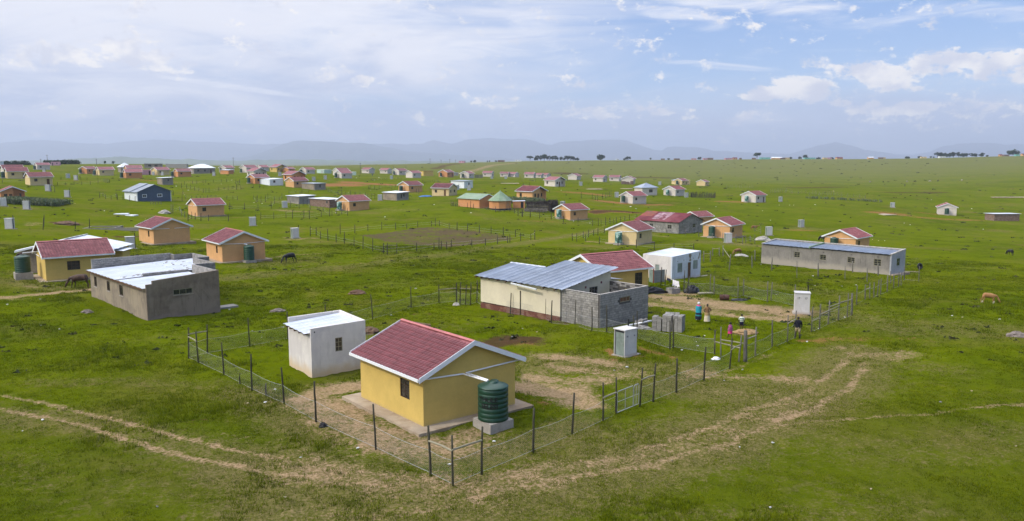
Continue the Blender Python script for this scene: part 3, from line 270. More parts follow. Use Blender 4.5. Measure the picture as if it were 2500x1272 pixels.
DATA['P'] = {
 'cow_black': [-32.48, 115.49, -0.93],
 'cow_brown': [-47.77, 86.98, 0.06],
 'cow_dark': [-65.44, 107.08, 0.35],
 'calf': [48.02, 79.04, -0.18],
 'calf_tan': [38.86, 136.11, -2.25],
 'cow_pen': [61.69, 202.21, -4.13],
 'bull': [67.49, 172.62, -3.84],
 'black_right': [92.07, 146.09, -3.62],
 'tyre': [56.75, 109.75, -1.38],
 'rubble1': [54.02, 170.72, -3.37],
 'rubble2': [38.47, 133.02, -2.15],
 'woman_blue': [16.77, 70.38, -0.19],
 'woman_brown': [17.35, 69.56, -0.17],
 'child_stripe': [19.43, 66.14, -0.09],
 'child_pink': [17.52, 62.68, -0.03],
 'man': [22.92, 62.59, -0.01],
 'far_red': [-193.55, 307.92, 6.27],
 'far_blue': [-84.06, 481.76, 3.15],
 'far_walk': [249.24, 507.08, -4.03],
 'drum': [22.33, 82.58, -0.48],
 'bagblack': [-10.22, 41.51, 0.01],
 'gate_a': [5.78, 42.91, 0.1],
 'gate_b': [7.4, 44.71, 0.1],
 'rock1': [-22.44, 75.01, -0.31],
 'rock2': [-39.93, 73.6, -0.03],
 'rock3': [40.69, 62.83, 0.07],
 'mound1': [-17.22, 87.38, -0.6],
 'mound2': [-91.97, 163.61, 0.68],
 'mound3': [-12.2, 65.48, -0.19],
 'mound4': [-8.49, 66.07, -0.18],
 'sheet1': [-95.07, 193.76, 0.55],
 'sheet2': [-91.94, 192.38, 0.35],
 'rubble3': [-89.15, 204.24, 0.12],
 'tarp': [-30.7, 284.78, 0.48],
 'slab1': [128.83, 274.97, -5.26],
 'slab3': [-0.99, 385.78, 1.86],
 'slab4': [34.17, 350.72, 0.49],
 'slab5': [51.44, 371.6, -0.15],
 'bin1': [15.55, 97.6, -1.02],
 'blackpile': [16.29, 89.25, -0.74],
 'board1': [21.56, 87.61, -0.64],
 'bag_wh': [14.59, 55.56, 0.05],
 'found': [-78.93, 160.98, -0.1],
 'manure': [19.49, 64.93, -0.06],
 'kraal': [8.28, 229.92, -0.97],
 'framegate': [-11.23, 61.35, -0.12],
 'tree_hut': [0.96, 232.26, -0.29],
 'maize1': [-120.8, 195.77, 2.32],
 'maize2': [1.92, 249.28, 0.68],
 'white_bag1': [-5.66, 79.58, -0.49],
}
DATA['LT'] = [[-11.2, 91.49, -0.78], [6.93, 52.46, 0.08], [7.88, 53.33, 0.08], [13.57, 51.66, 0.08], [13.7, 49.97, 0.08], [13.9, 39.76, 0.06], [13.18, 38.75,
 0.06], [11.35, 38.17, 0.06], [15.65, 52.72, 0.07], [15.68, 33.22, 0], [10.68, 31.36, 0.01], [28.45, 47.84, 0.04], [25.32, 45.59, 0.04], [25.29, 38.44,
 0], [-26.07, 40.89, -0.07], [-26.07, 42.72, -0.08], [-14.73, 31.47, 0], [-9.7, 32.39, 0], [-9.72, 32.39, 0], [-10.22, 36.9, 0.01], [-7.69, 38.13,
 0.02], [7.61, 36.38, 0.06], [-2.93, 35.95, 0.03], [-0.94, 38.99, 0.06], [-14.63, 45.75, -0.03], [-17.55, 49.85, -0.07], [-14.82, 48.4, -0.04], [-15.6,
 45.61, -0.04], [-22.02, 66.19, -0.2], [-20.34, 63.46, -0.18], [-19.78, 67.6, -0.22], [-18.05, 61.64, -0.16], [-8.8, 82.25, -0.55], [-10.23, 68.47,
 -0.23], [-11.36, 73.55, -0.33], [-27.43, 76.03, -0.27], [-47.74, 79.38, 0.14], [-48.99, 76.11, 0.2], [-38.31, 66.1, -0.04], [-40.62, 67.37, 0], [0.87,
 66.69, -0.14], [2.09, 65.24, -0.1], [0, 63.25, -0.06], [14.51, 61.33, -0.02], [12.78, 58.49, 0.02], [15.71, 63.66, -0.06], [14.27, 59.87, 0], [16.5,
 59.16, 0.01], [26.05, 66.31, -0.05], [26.46, 66.83, -0.06], [25.35, 65.47, -0.04], [30.4, 71.51, -0.12], [23.18, 61.23, 0], [36.34, 79.5, -0.26],
 [38.67, 92.23, -0.66], [35.9, 93.15, -0.71], [40.81, 93.29, -0.68], [37.66, 106.55, -1.2], [39.55, 103.47, -1.07], [37.6, 119.15, -1.67], [28.88,
 85.84, -0.52], [39.29, 72.18, -0.06], [40.36, 71.72, -0.04], [40.93, 71.07, -0.03], [43.62, 69.98, 0.01], [-36.61, 120.26, -0.94], [-22, 306.28, 1],
 [25.46, 111.37, -1.44], [4.76, 114.49, -1.58], [-33.55, 210.11, -1.27], [-44.84, 177.33, -1.57], [-59.68, 189.76, -1.22], [-82.03, 253.39, 0.07],
 [-78.82, 251.42, -0.08], [-118.42, 292.27, 2.36], [-120.99, 332.59, 3.25], [-124.83, 356.44, 4.26], [-130.29, 310.01, 3.21], [-111.9, 236.78, 1.61],
 [-85.97, 186.43, 0.02], [-102.5, 200.2, 1.02], [-117.8, 214.82, 2.03], [-120.7, 213.13, 2.23], [11.58, 220.46, -2.04], [44.93, 249.41, -2.91], [64.09,
 272.63, -3.12], [72.53, 283.22, -3.08], [85.18, 270.49, -3.68], [77.47, 238.23, -4.35], [99.37, 296.48, -3.28], [103.87, 298, -3.38], [105.62, 298.63,
 -3.41], [115.84, 304.54, -3.61], [171.61, 426.2, -3.59], [195.39, 371.49, -5.28], [188.49, 326.6, -6.59], [122.6, 248.48, -6.06], [122.33, 244.04,
 -6.19], [140.54, 236.79, -6.93], [84.56, 182.74, -4.71], [86.38, 183.6, -4.8], [84.79, 186.38, -4.81], [179.87, 290.54, -7.27], [39.86, 267.29,
 -2.09], [40.42, 260.19, -2.32], [39.24, 234.4, -3.08], [38.26, 200.37, -3.65], [20.23, 328.76, 0.86], [16.35, 244.59, -0.69], [4.91, 319.24, 1.25],
 [6.21, 241.43, 0.12], [-11.28, 219.23, -0.82], [-23.86, 244.32, -0.05], [-64.01, 311.93, 0.75], [-57.44, 324.62, 1.03], [-83, 426.75, 3.35], [-74.72,
 449.22, 3], [-67.87, 395.61, 2.75], [-49.42, 223.3, -1.1], [23.46, 197.61, -3.4], [16.65, 215.3, -2.77], [20.81, 212.45, -3.09], [17.36, 133.95,
 -2.19], [19.87, 123.52, -1.87]]
DATA['PP'] = [[-359, 620, 8.81, 7.7], [-244.87, 704.92, 6.9, 6.5], [-99.99, 528.31, 3.41, 7.3], [-301.74, 582.59, 8.79, 2.2], [-364.08, 620, 8.72, 1.9], [-91.44,
 895.17, 6.47, 6.7], [-82.48, 933.59, 6.84, 4.8], [-74.55, 960.52, 7.1, 5.4], [-67.47, 957.42, 7.13, 3.4], [-88.11, 596.19, 3.21, 4.3]]
DATA['TS'] = [[25.6, 1140, 8.83, 7.4, 7.6], [33.89, 1145, 8.96, 4.9, 5.3], [36.81, 1145, 9, 8.1, 5.9], [40.9, 1145, 9.06, 8.4, 5.3], [46.36, 1150, 9.1, 9.5, 8.3],
 [51.65, 1150, 9.16, 7.1, 5.3], [54.23, 1155, 9.16, 7.7, 5.3], [58.35, 1155, 9.2, 7.1, 5.9], [62.75, 1160, 9.22, 7.4, 6], [65.71, 1160, 9.25, 5.2,
 4.2], [71.34, 1165, 9.27, 5.8, 5.4], [75.83, 1170, 9.29, 4.6, 4.8], [80.61, 1170, 9.33, 6.7, 7.2], [85.75, 1175, 9.35, 6.3, 6], [90.33, 1180, 9.36,
 5.7, 6.7], [96.76, 1185, 9.39, 3.9, 6.1], [133.31, 1215, 9.57, 6.8, 12.5], [172.76, 1240, 9.77, 2.8, 3.8], [179.81, 1245, 9.79, 5.3, 7.7], [303.69,
 1305, 10.33, 4.1, 5.4], [306.35, 1305, 10.35, 4.8, 4], [401.31, 1315, 11.09, 10.1, 12.9], [452.87, 1305, 11.34, 3.1, 6], [467.52, 1305, 11.33, 3.8,
 5.4], [476.18, 1305, 11.33, 6.5, 7.4], [498.16, 1305, 11.31, 2.8, 6], [520.14, 1305, 11.32, 2.8, 4.7], [625.44, 1270, 12.41, 0.7, 7.8], [641.7, 1265,
 12.73, 3, 5.9], [651.95, 1250, 13.09, 2.6, 3.2], [656.42, 1250, 13.18, 2.5, 2.6], [659.51, 1245, 13.31, 8.8, 8.3], [662.56, 1240, 13.44, 8, 7.7],
 [665.56, 1235, 13.58, 6.6, 8.9], [670.4, 1230, 13.76, 7, 7.6], [676.05, 1230, 13.9, 7.8, 7.6], [681.43, 1225, 14.1, 7.9, 6.9], [684.87, 1220, 14.26,
 5.8, 7.5], [688.26, 1215, 14.42, 5.6, 7.5], [692.84, 1210, 14.61, 6, 5.6], [695.51, 1205, 14.76, 4.6, 6.8], [701.81, 1200, 15, 5.6, 7.4], [706.82,
 1195, 15.21, 2.3, 3.7], [728.31, 1165, 16.18, 8.4, 13.2], [-53.33, 1045, 7.48, 2.7, 2.7], [-48.99, 1055, 7.51, 3.2, 3.8], [-33.07, 1080, 7.71, 2.4,
 2.2], [-30.31, 1080, 7.77, 2.3, 1.7], [-21.79, 1095, 7.9, 1.5, 2.8], [-324.98, 640, 9.08, -0.4, 2], [-320.28, 645, 9.04, -0.7, 1.7], [249.53, 1280,
 10.05, 2.8, 4], [218.2, 1265, 9.92, 3.9, 3.3]]
DATA['BS'] = [[3.93, 1100, 8.46, 2.4, 8.5, 'w'], [-19.11, 1070, 8.02, 2.4, 9.4, 'b'], [-66.34, 1000, 7.4, 2.4, 7.2, 'p'], [157.46, 1210, 9.76, 2.4, 3.7, 'w'],
 [232.2, 1250, 10.04, 2.4, 5.8, 'b'], [255.28, 1260, 10.14, 2.4, 8.4, 'b'], [285, 1275, 10.29, 2.4, 7.9, 'p'], [305.71, 1280, 10.43, 2.7, 5.9, 'p'],
 [313.46, 1285, 10.48, 3, 8.6, 'b'], [342.99, 1290, 10.71, 2.4, 6.6, 'p'], [349.57, 1290, 10.76, 2.4, 5.3, 'p'], [356.16, 1290, 10.82, 3, 6.6, 'r'],
 [385.78, 1290, 11.05, 2.4, 6, 'b'], [398.95, 1290, 11.15, 3, 15.9, 't'], [415.77, 1285, 11.26, 3.2, 15.9, 's'], [428.52, 1280, 11.31, 2.4, 7.9, 'b'],
 [436.36, 1280, 11.33, 2.5, 5.9, 'c'], [467.06, 1280, 11.34, 2.5, 7.9, 't'], [476.2, 1280, 11.33, 2.5, 7.2, 't'], [497.11, 1280, 11.34, 2.5, 7.9, 'c'],
 [503.64, 1280, 11.34, 2.5, 5.9, 'p'], [515.99, 1275, 11.36, 2.8, 10.5, 'r'], [563.87, 1270, 11.62, 2.8, 8.5, 's'], [582.95, 1265, 11.85, 2.4, 5.9,
 'c'], [629, 1235, 12.78, 2.4, 8.3, 'c'], [647.34, 1215, 13.37, 2.4, 9.4, 'w'], [701.43, 1155, 15.57, 2.4, 3.6, 'r'], [704.26, 1150, 15.7, 2.4, 8.3,
 'b'], [715.01, 1140, 16.06, 2.4, 6.5, 't'], [721.72, 1135, 16.23, 2.8, 5.3, 'r'], [577.79, 1265, 11.79, 2.4, 7.2, 'b'], [366.03, 1290, 10.9, 2.4, 3.3,
 'b']]
DATA['TU'] = [[-0.18307, 3.72155], [-0.85446, 4.65482], [-0.67924, 5.01244], [-0.56222, 4.79079], [-0.60242, 5.37739], [-0.32225, 5.46129], [0.11704, 5.39844],
 [0.24914, 5.06362], [0.42856, 5.1954], [0.47462, 5.76041], [0.78623, 5.85068], [0.24052, 5.66446], [0.32324, 5.86906], [0.08635, 5.86206], [0.04109,
 5.50787], [-0.12622, 5.66101], [-0.20555, 5.75503], [-0.19782, 6.19288], [-0.22444, 6.2557], [-0.12909, 6.18062], [-0.08607, 6.22002], [0.04307,
 6.3609], [0.12916, 6.26596], [0.1809, 6.23559], [0.21316, 6.3254], [0.24082, 6.05022], [0.33493, 6.31188], [-0.33522, 6.08596], [-0.34024, 6.14203],
 [-0.40216, 6.26682], [-0.42599, 5.85279], [-0.49754, 5.90444], [-0.498, 5.95112], [-0.4568, 6.05397], [-0.51186, 6.13617], [-0.54853, 6.31839],
 [-0.63227, 6.1417], [-0.71872, 6.01809], [-0.78059, 6.29299], [-0.76103, 6.1406], [-0.85514, 6.32567], [-0.90462, 5.92463], [-0.89954, 5.91162],
 [-0.86763, 5.76117], [-1.152, 3.71446], [0, 3.3322], [1.152, 3.71446], [-1.07959, 4.15937], [0, 4.09434], [1.152, 4.15324], [1.1338, 4.52391],
 [0.83063, 3.69663], [-0.83063, 3.69663], [-1.152, 3.05462], [0, 2.89037], [1.152, 3.05462], [0.72936, 5.54579], [0.89005, 5.17407], [0.86358,
 4.67512], [0.69351, 5.80082], [0.8836, 6.10111], [0.72477, 6.43425], [0.51436, 6.2672], [0.89877, 6.56377], [0.72394, 6.68531], [0.36198, 6.65913],
 [0.12251, 6.63625], [-0.0245, 6.95666], [0.04083, 7.04784], [0.12226, 7.093], [0.20306, 7.13897], [0.36119, 7.1566], [0.51243, 7.22231], [0.6548,
 7.25631], [0.77415, 7.25283], [0.84883, 7.23795], [0.90806, 7.21804], [0.04086, 6.85679], [0.28302, 6.92348], [0.51273, 7.00879], [0.72253, 7.06218],
 [0.89697, 7.07389], [0.04114, 7.60123], [0.28501, 7.61685], [0.51628, 7.65389], [0.72729, 7.70798], [0.91431, 7.77392], [-0.90925, 6.49893],
 [-0.83759, 6.47172], [-0.75546, 6.54559], [-0.6553, 6.5633], [-0.54221, 6.60963], [-0.43825, 6.67131], [-0.31461, 6.76469], [-0.24325, 6.86806],
 [-0.16284, 6.91294], [-0.10605, 6.90995], [-0.91431, 7.55078], [-0.76017, 7.49514], [-0.54571, 7.43709], [-0.31678, 7.39749], [-0.16403, 7.38302],
 [-0.97716, 8.20576], [-0.97716, 8.71658], [-0.97716, 9.30437], [-0.97716, 10.30895], [-0.77352, 8.12809], [-0.77352, 8.63891], [-0.77352, 9.2267],
 [-0.77352, 10.24835], [-0.53868, 8.06415], [-0.53868, 8.57497], [-0.53868, 9.16276], [-0.53868, 10.18441], [-0.27719, 8.02145], [-0.27719, 8.53228],
 [-0.27719, 9.12006], [-0.27719, 10.14171], [0, 8.00637], [0, 8.51719], [0, 9.10498], [0, 10.12663], [0.27719, 8.02145], [0.27719, 8.53228], [0.27719,
 9.12006], [0.27719, 10.14171], [0.53868, 8.06415], [0.53868, 8.57497], [0.53868, 9.16276], [0.53868, 10.18441], [0.77352, 8.12809], [0.77352,
 8.63891], [0.77352, 9.2267], [0.77352, 10.24835], [0.97716, 8.20576], [0.97716, 8.71658], [0.97716, 9.30437], [0.97716, 10.30895]]
DATA['TW'] = [-0.200176, 0.429633, -1.567989, 2.153471, -2.494611, -4.593499, -39.838499, 0.512035, 5.960983, 12.190287, -43.058312, -16.251393, -22.971028,
 15.577216, 55.625847, -5.282132, -6.989594, -15.72754, 6.908677, 19.698011, -8.427831, -5.009852, 6.980365, -3.095249, 2.937383, 18.63882, -23.811618,
 -28.453432, 6.145604, -12.971957, -16.057506, -34.470957, 39.214237, 51.981835, 16.644117, -10.272395, -26.506752, -7.775612, -32.749594, 3.97402,
 4.758911, 28.040558, -13.904391, 0.114692, -0.228651, -0.04682, 0.03831, -1.263593, 0.766085, -1.543711, 2.287641, -0.009205, 0.765959, -0.254525,
 0.024004, -0.299111, -11.641048, 2.806473, 0.92548, 41.257516, 4.337707, -12.819145, 23.751476, 13.522732, -22.572539, 1.106458, -19.454865, 0.660028,
 48.589724, 0.010987, 15.88449, -3.538939, 31.632508, -12.359942, -14.746535, -12.931585, 85.216181, -28.432116, -10.826003, -5.2794, -16.100909,
 -25.462632, 43.59127, 7.152434, 1.252576, 3.60169, 13.047093, -7.181726, 15.984955, 18.070729, 22.331217, -13.170178, -2.362299, 3.751252, 8.00872,
 -10.781876, 38.851017, 1.776981, 0.428337, -0.86545, -17.135632, -59.632636, -6.028532, 0.352981, -0.21838, 0.349376, 0.192891, 2.301371, 0.249187,
 -0.041208, 2.461417, 1.4796, -0.224195, 0.040005, 1.725214, 2.589239, -0.660968, 0.115381, -16.294755, 6.737259, -1.413245, 0.201213, -22.771801,
 9.864167, -2.03802, 0.244733, -18.547852, 10.441328, -1.587317, 0.229971, -13.249635, 9.845578, 0.091544, 0.257929, -24.497099, 1.80275, -0.539394,
 0.043526, 12.642343, 0.361374, -2.801745]

TU = np.array(DATA['TU']); TW = np.array(DATA['TW'])
def _tps(az_, ld):
    V = np.stack([az_ * 1.6, ld], -1)
    out = np.empty(len(V))
    for i in range(0, len(V), 20000):
        v = V[i:i + 20000]
        r2 = ((v[:, None] - TU[None]) ** 2).sum(-1)
        out[i:i + 20000] = (.5 * r2 * np.log(r2 + 1e-12)) @ TW[:-3] + TW[-3] + v @ TW[-2:]
    return out
def _hash(ix, iy, s):
    h = (ix * 374761393 + iy * 668265263 + s * 982451653) & 0xFFFFFFFF
    h = ((h ^ (h >> 13)) * 1274126177) & 0xFFFFFFFF
    return ((h ^ (h >> 16)) & 0xFFFF) / 65535.0
def vnoise(X, Y, s=0):
    ix = np.floor(X).astype(np.int64); iy = np.floor(Y).astype(np.int64)
    fx = X - ix; fy = Y - iy; fx = fx * fx * (3 - 2 * fx); fy = fy * fy * (3 - 2 * fy)
    a = _hash(ix, iy, s); b = _hash(ix + 1, iy, s); c = _hash(ix, iy + 1, s); d = _hash(ix + 1, iy + 1, s)
    return (a * (1 - fx) + b * fx) * (1 - fy) + (c * (1 - fx) + d * fx) * fy
def tz(X, Y):
    X = np.atleast_1d(np.asarray(X, float)); Y = np.atleast_1d(np.asarray(Y, float))
    a = np.arctan2(X, Y); ld = np.log(np.clip(np.hypot(X, Y), 18, 30000))
    z = _tps(np.clip(a, -.72, .72), ld)
    t = np.clip((np.abs(a) - .8) / 1.4, 0, 1); t = t * t * (3 - 2 * t)
    m = t > 0
    if m.any():
        zm = (_tps(np.full(m.sum(), .72), ld[m]) + _tps(np.full(m.sum(), -.72), ld[m])) / 2
        z[m] = z[m] * (1 - t[m]) + zm * t[m]
    return z
def tz1(x, y): return float(tz([x], [y])[0])

# ------------------------------------------------------------------ materials
_M = {}
def principled(name):
    m = bpy.data.materials.new(name); m.use_nodes = True; nt = m.node_tree; nt.nodes.clear()
    s = NT(nt); o = s.n('ShaderNodeOutputMaterial'); b = s.n('ShaderNodeBsdfPrincipled'); s.L.new(b.outputs[0], o.inputs[0])
    return m, s, b
def mat(name, c, rough=.8, var=.18, scale=2.0, bump=.25, bscale=18.0, metal=0.0, dirt=None, dirt_h=0.0, spec=.35, c2=None, stain=0.0, objrand=0.0, coord='Object', stretch=(1, 1, 1)):
    if name in _M: return _M[name]
    m, s, b = principled(name)
    t = s.n('ShaderNodeTexCoord'); v = s.vscale(t.outputs[coord], stretch)
    n1 = s.noise(v, scale, 5, .62); n2 = s.noise(v, scale * 6.3, 4, .6)
    dark = tuple(x * (1 - var) for x in c); lite = tuple(min(.95, x * (1 + var * .7)) for x in c)
    col = s.mix(s.ss(s.m('ADD', s.m('MULTIPLY', n1, .7), s.m('MULTIPLY', n2, .3)), .3, .7), dark, lite)
    if c2: col = s.mix(s.ss(s.noise(v, scale * .55, 5, .65, .6), .44, .62), col, c2)
    if stain: col = s.mix(s.m('MULTIPLY', s.ss(s.noise(s.vscale(v, (3.0, 3.0, .35)), .9, 5, .7), .5, .75), stain), col, tuple(x * .35 for x in c))
    if dirt:
        sp = s.n('ShaderNodeSeparateXYZ'); s.L.new(t.outputs['Object'], sp.inputs[0])
        k = s.ss(s.m('ADD', sp.outputs[2], s.m('MULTIPLY', s.noise(v, 1.3, 4, .6), -1.0 * dirt_h)), dirt_h * .45, -dirt_h * .55)
        col = s.mix(s.m('MULTIPLY', k, .8), col, dirt)
    if objrand:
        oi = s.n('ShaderNodeObjectInfo'); hv = s.n('ShaderNodeHueSaturation'); s.set(hv.inputs['Color'], col)
        s.set(hv.inputs['Value'], s.m('MULTIPLY_ADD', oi.outputs['Random'], objrand, 1 - objrand / 2)); col = hv.outputs[0]
    s.set(b.inputs['Base Color'], col if not isinstance(col, tuple) else (*col, 1))
    b.inputs['Roughness'].default_value = rough; b.inputs['Metallic'].default_value = metal
    b.inputs['Specular IOR Level'].default_value = spec
    if bump: s.L.new(s.bump(s.m('ADD', s.noise(v, bscale, 4, .6), s.m('MULTIPLY', n1, .5)), bump, .02), b.inputs['Normal'])
    _M[name] = m; return m
def wallmat(k):
    P = {'Y': ((.565, .405, .115), (.46, .34, .14)), 'P': ((.62, .35, .155), (.50, .31, .17)), 'O': ((.58, .27, .11), (.46, .24, .12)),
         'C': ((.64, .49, .25), (.52, .42, .26)), 'W': ((.62, .56, .49), (.50, .42, .34))}[k]
    return mat('plaster_' + k, P[0], .85, .09, 1.1, .18, 40, dirt=P[1], dirt_h=.35, spec=.2)
MAT = dict(
 white=lambda: mat('white_paint', (.74, .76, .78), .45, .05, 3, .05), pipe=lambda: mat('white_pipe', (.80, .80, .80), .4, .03, 3, 0),
 conc=lambda: mat('concrete', (.33, .30, .26), .9, .22, 1.5, .3), slab=lambda: mat('pale_concrete_slab', (.37, .30, .215), .9, .18, .8, .25, c2=(.27, .20, .13)),
 tank=lambda: mat('green_plastic_tank', (.006, .046, .024), .42, .15, 2, .03, spec=.5, objrand=.25), tankpat=lambda: mat('green_and_white_patched_tank', (.012, .10, .07), .45, .1, 2, .03, c2=(.35, .5, .45), spec=.4),
 glass=lambda: mat('window_glass', (.030, .030, .028), .12, .5, 3, .0, spec=.6), frame=lambda: mat('brown_window_frame', (.055, .030, .018), .6, .2, 4, .1),
 steel=lambda: mat('grey_steel_frame', (.22, .22, .21), .55, .2, 4, .1), door=lambda: mat('brown_wooden_door', (.13, .062, .028), .6, .3, 2, .2, stretch=(6, 6, 1)),
 black=lambda: mat('black_plastic', (.012, .012, .014), .5, .2, 3, .1), post=lambda: mat('creosoted_pole', (.050, .046, .030), .9, .45, 2.5, .5, objrand=.5, stretch=(4, 4, 1)),
 gpost=lambda: mat('weathered_grey_pole', (.135, .125, .105), .9, .4, 2.5, .5, objrand=.5, stretch=(4, 4, 1)), rail=lambda: mat('peeled_rail', (.26, .235, .16), .9, .3, 3, .4),
 wire=lambda: mat('galvanised_wire', (.36, .37, .37), .5, .1, 3, 0, metal=.4), tile=lambda: mat('red_roof_tile', (.172, .048, .054), .6, .34, 2.6, .15, objrand=.34, spec=.3, c2=(.245, .085, .090)),
 ridge=lambda: mat('pale_red_ridge_tile', (.42, .14, .13), .6, .25, 2, .2), metal=lambda: mat('galvanised_roof_sheet', (.34, .38, .43), .30, .16, .9, .04, metal=.6, c2=(.40, .44, .49), objrand=.34, spec=.5),
 zinc=lambda: mat('bright_zinc_sheet', (.72, .75, .79), .45, .10, .6, .05, metal=.12, c2=(.62, .66, .71), objrand=.05), bluemetal=lambda: mat('blue_grey_roof_sheet', (.31, .35, .41), .40, .12, .7, .05, metal=.4, objrand=.16),
 rust=lambda: mat('faded_maroon_roof_sheet', (.125, .018, .026), .75, .35, .5, .1, c2=(.17, .045, .052), spec=.2), rust2=lambda: mat('rusted_red_roof_sheet', (.22, .045, .022), .7, .35, .8, .1, c2=(.13, .05, .03)),
 greenroof=lambda: mat('faded_green_roof_sheet', (.16, .24, .14), .55, .22, .6, .1, c2=(.20, .26, .18)), block=lambda: mat('grey_cement_block', (.265, .250, .230), .95, .26, 2.5, .35, objrand=.42, stain=.2),
 mortar=lambda: mat('dark_mortar', (.075, .07, .065), .95, .2, 3, .2), grey=lambda: mat('grey_cement_plaster', (.235, .215, .185), .92, .30, .6, .3, stain=.55, c2=(.27, .235, .19), dirt=(.33, .30, .25), dirt_h=.8),
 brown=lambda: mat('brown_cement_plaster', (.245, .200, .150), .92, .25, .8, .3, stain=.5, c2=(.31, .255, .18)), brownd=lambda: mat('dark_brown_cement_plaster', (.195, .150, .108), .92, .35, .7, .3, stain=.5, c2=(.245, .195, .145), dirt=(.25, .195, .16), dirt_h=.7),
 lgrey=lambda: mat('pale_grey_cement_plaster', (.215, .198, .175), .92, .24, .7, .3, stain=.6, dirt=(.36, .32, .26), dirt_h=.9), cream=lambda: mat('cream_plaster', (.66, .59, .43), .88, .10, .5, .15, c2=(.60, .53, .40), dirt=(.60, .45, .26), dirt_h=.4),
 shed=lambda: mat('old_whitewash', (.66, .62, .58), .88, .10, .8, .25, c2=(.57, .53, .51), stain=.22, dirt=(.55, .40, .22), dirt_h=1.0), bluewash=lambda: mat('pale_blue_whitewash', (.60, .64, .70), .88, .14, .8, .25, c2=(.50, .52, .56), stain=.25, dirt=(.45, .38, .30), dirt_h=.6),
 redplinth=lambda: mat('red_brown_plinth', (.13, .045, .030), .9, .3, 2, .3, c2=(.22, .12, .08)), brick=lambda: mat('brown_brick', (.17, .105, .075), .95, .45, 5, .5, c2=(.26, .19, .15)),
 stone=lambda: mat('grey_stone_block', (.235, .225, .205), .95, .4, 2.2, .6, c2=(.33, .32, .29)), blue=lambda: mat('slate_blue_wall', (.075, .105, .16), .8, .12, .8, .1),
 lime=lambda: mat('off_white_metal_wall', (.70, .73, .75), .6, .08, 1, .1), toilet=lambda: mat('pale_precast_concrete', (.56, .55, .54), .85, .12, 1.2, .2, c2=(.50, .48, .45), dirt=(.42, .33, .24), dirt_h=.25, objrand=.12),
 tdoor=lambda: mat('grey_green_metal_door', (.20, .25, .22), .5, .25, 1.2, .1, metal=.2, c2=(.27, .32, .30)), pink=lambda: mat('faded_pink_plaster', (.55, .30, .36), .85, .12, 1, .1),
 bark=lambda: mat('tree_bark', (.06, .048, .036), .95, .4, 2, .5), soil=lambda: mat('bare_soil_heap', (.13, .075, .045), .98, .4, 2.5, .8, bscale=9), rock=lambda: mat('grey_brown_rock', (.20, .165, .14), .95, .35, 2.5, .8, bscale=8),
 rubble=lambda: mat('pale_rubble', (.40, .37, .33), .95, .4, 3, .6, bscale=8))
def MT(k): return MAT[k]()

# ------------------------------------------------------------------ mesh helpers
class MB:
    def __init__(s): s.v = []; s.f = []
    def add(s, vs, fs):
        o = len(s.v); s.v += [tuple(map(float, p)) for p in vs]; s.f += [tuple(i + o for i in f) for f in fs]; return s
    def box(s, a, b):
        (x0, y0, z0), (x1, y1, z1) = a, b
        return s.add([(x0, y0, z0), (x1, y0, z0), (x1, y1, z0), (x0, y1, z0), (x0, y0, z1), (x1, y0, z1), (x1, y1, z1), (x0, y1, z1)],
                     [(0, 3, 2, 1), (4, 5, 6, 7), (0, 1, 5, 4), (1, 2, 6, 5), (2, 3, 7, 6), (3, 0, 4, 7)])
    def hexa(s, b4, t4):
        return s.add(list(b4) + list(t4), [(0, 3, 2, 1), (4, 5, 6, 7), (0, 1, 5, 4), (1, 2, 6, 5), (2, 3, 7, 6), (3, 0, 4, 7)])
    def tube(s, pts, r, n=6, r2=None, cap=True):
        pts = [Vector(p) for p in pts]; rings = []
        for i, p in enumerate(pts):
            d = (pts[min(i + 1, len(pts) - 1)] - pts[max(i - 1, 0)]).normalized()
            u = d.orthogonal().normalized() if abs(d.z) > .99 else d.cross(Vector((0, 0, 1))).normalized()
            v = d.cross(u)
            rr = r if r2 is None else r + (r2 - r) * i / max(1, len(pts) - 1)
            rings.append([p + (u * math.cos(2 * math.pi * k / n) + v * math.sin(2 * math.pi * k / n)) * rr for k in range(n)])
        vs = [q for g in rings for q in g]; fs = []
        for i in range(len(pts) - 1):
            for k in range(n): fs.append((i * n + k, i * n + (k + 1) % n, (i + 1) * n + (k + 1) % n, (i + 1) * n + k))
        if cap: fs += [tuple(range(n))[::-1], tuple((len(pts) - 1) * n + k for k in range(n))]
        return s.add(vs, fs)
    def lathe(s, prof, n=20, c=(0, 0, 0)):
        vs = [(c[0] + r * math.cos(2 * math.pi * k / n), c[1] + r * math.sin(2 * math.pi * k / n), c[2] + z) for r, z in prof for k in range(n)]
        fs = [(i * n + k, i * n + (k + 1) % n, (i + 1) * n + (k + 1) % n, (i + 1) * n + k) for i in range(len(prof) - 1) for k in range(n)]
        fs += [tuple(range(n))[::-1], tuple((len(prof) - 1) * n + k for k in range(n))]
        return s.add(vs, fs)
    def mesh(s, name, smooth=False):
        me = bpy.data.meshes.new(name); me.from_pydata(s.v, [], s.f); me.update()
        if smooth: me.polygons.foreach_set('use_smooth', [True] * len(me.polygons))
        return me
def link(name, me, m=None, parent=None, loc=None, rz=None, label=None):
    o = bpy.data.objects.new(name, me); COL.objects.link(o)
    if parent is not None: o.parent = parent
    if loc is not None: o.location = loc
    if rz is not None: o.rotation_euler = (0, 0, rz)
    if m is not None:
        if not me.materials: me.materials.append(m)
        elif me.materials[0] != m: o.material_slots[0].link = 'OBJECT'; o.material_slots[0].material = m
    if label: o['label'] = label
    return o
def part(name, mb, m, parent, smooth=False, label=None): return link(name, mb.mesh(name, smooth), MT(m) if isinstance(m, str) else m, parent, label=label)
def tag(o, label, cat, group=None, kind=None):
    if label: o['label'] = label
    if cat: o['category'] = cat
    if group: o['group'] = group
    if kind: o['kind'] = kind
    return o
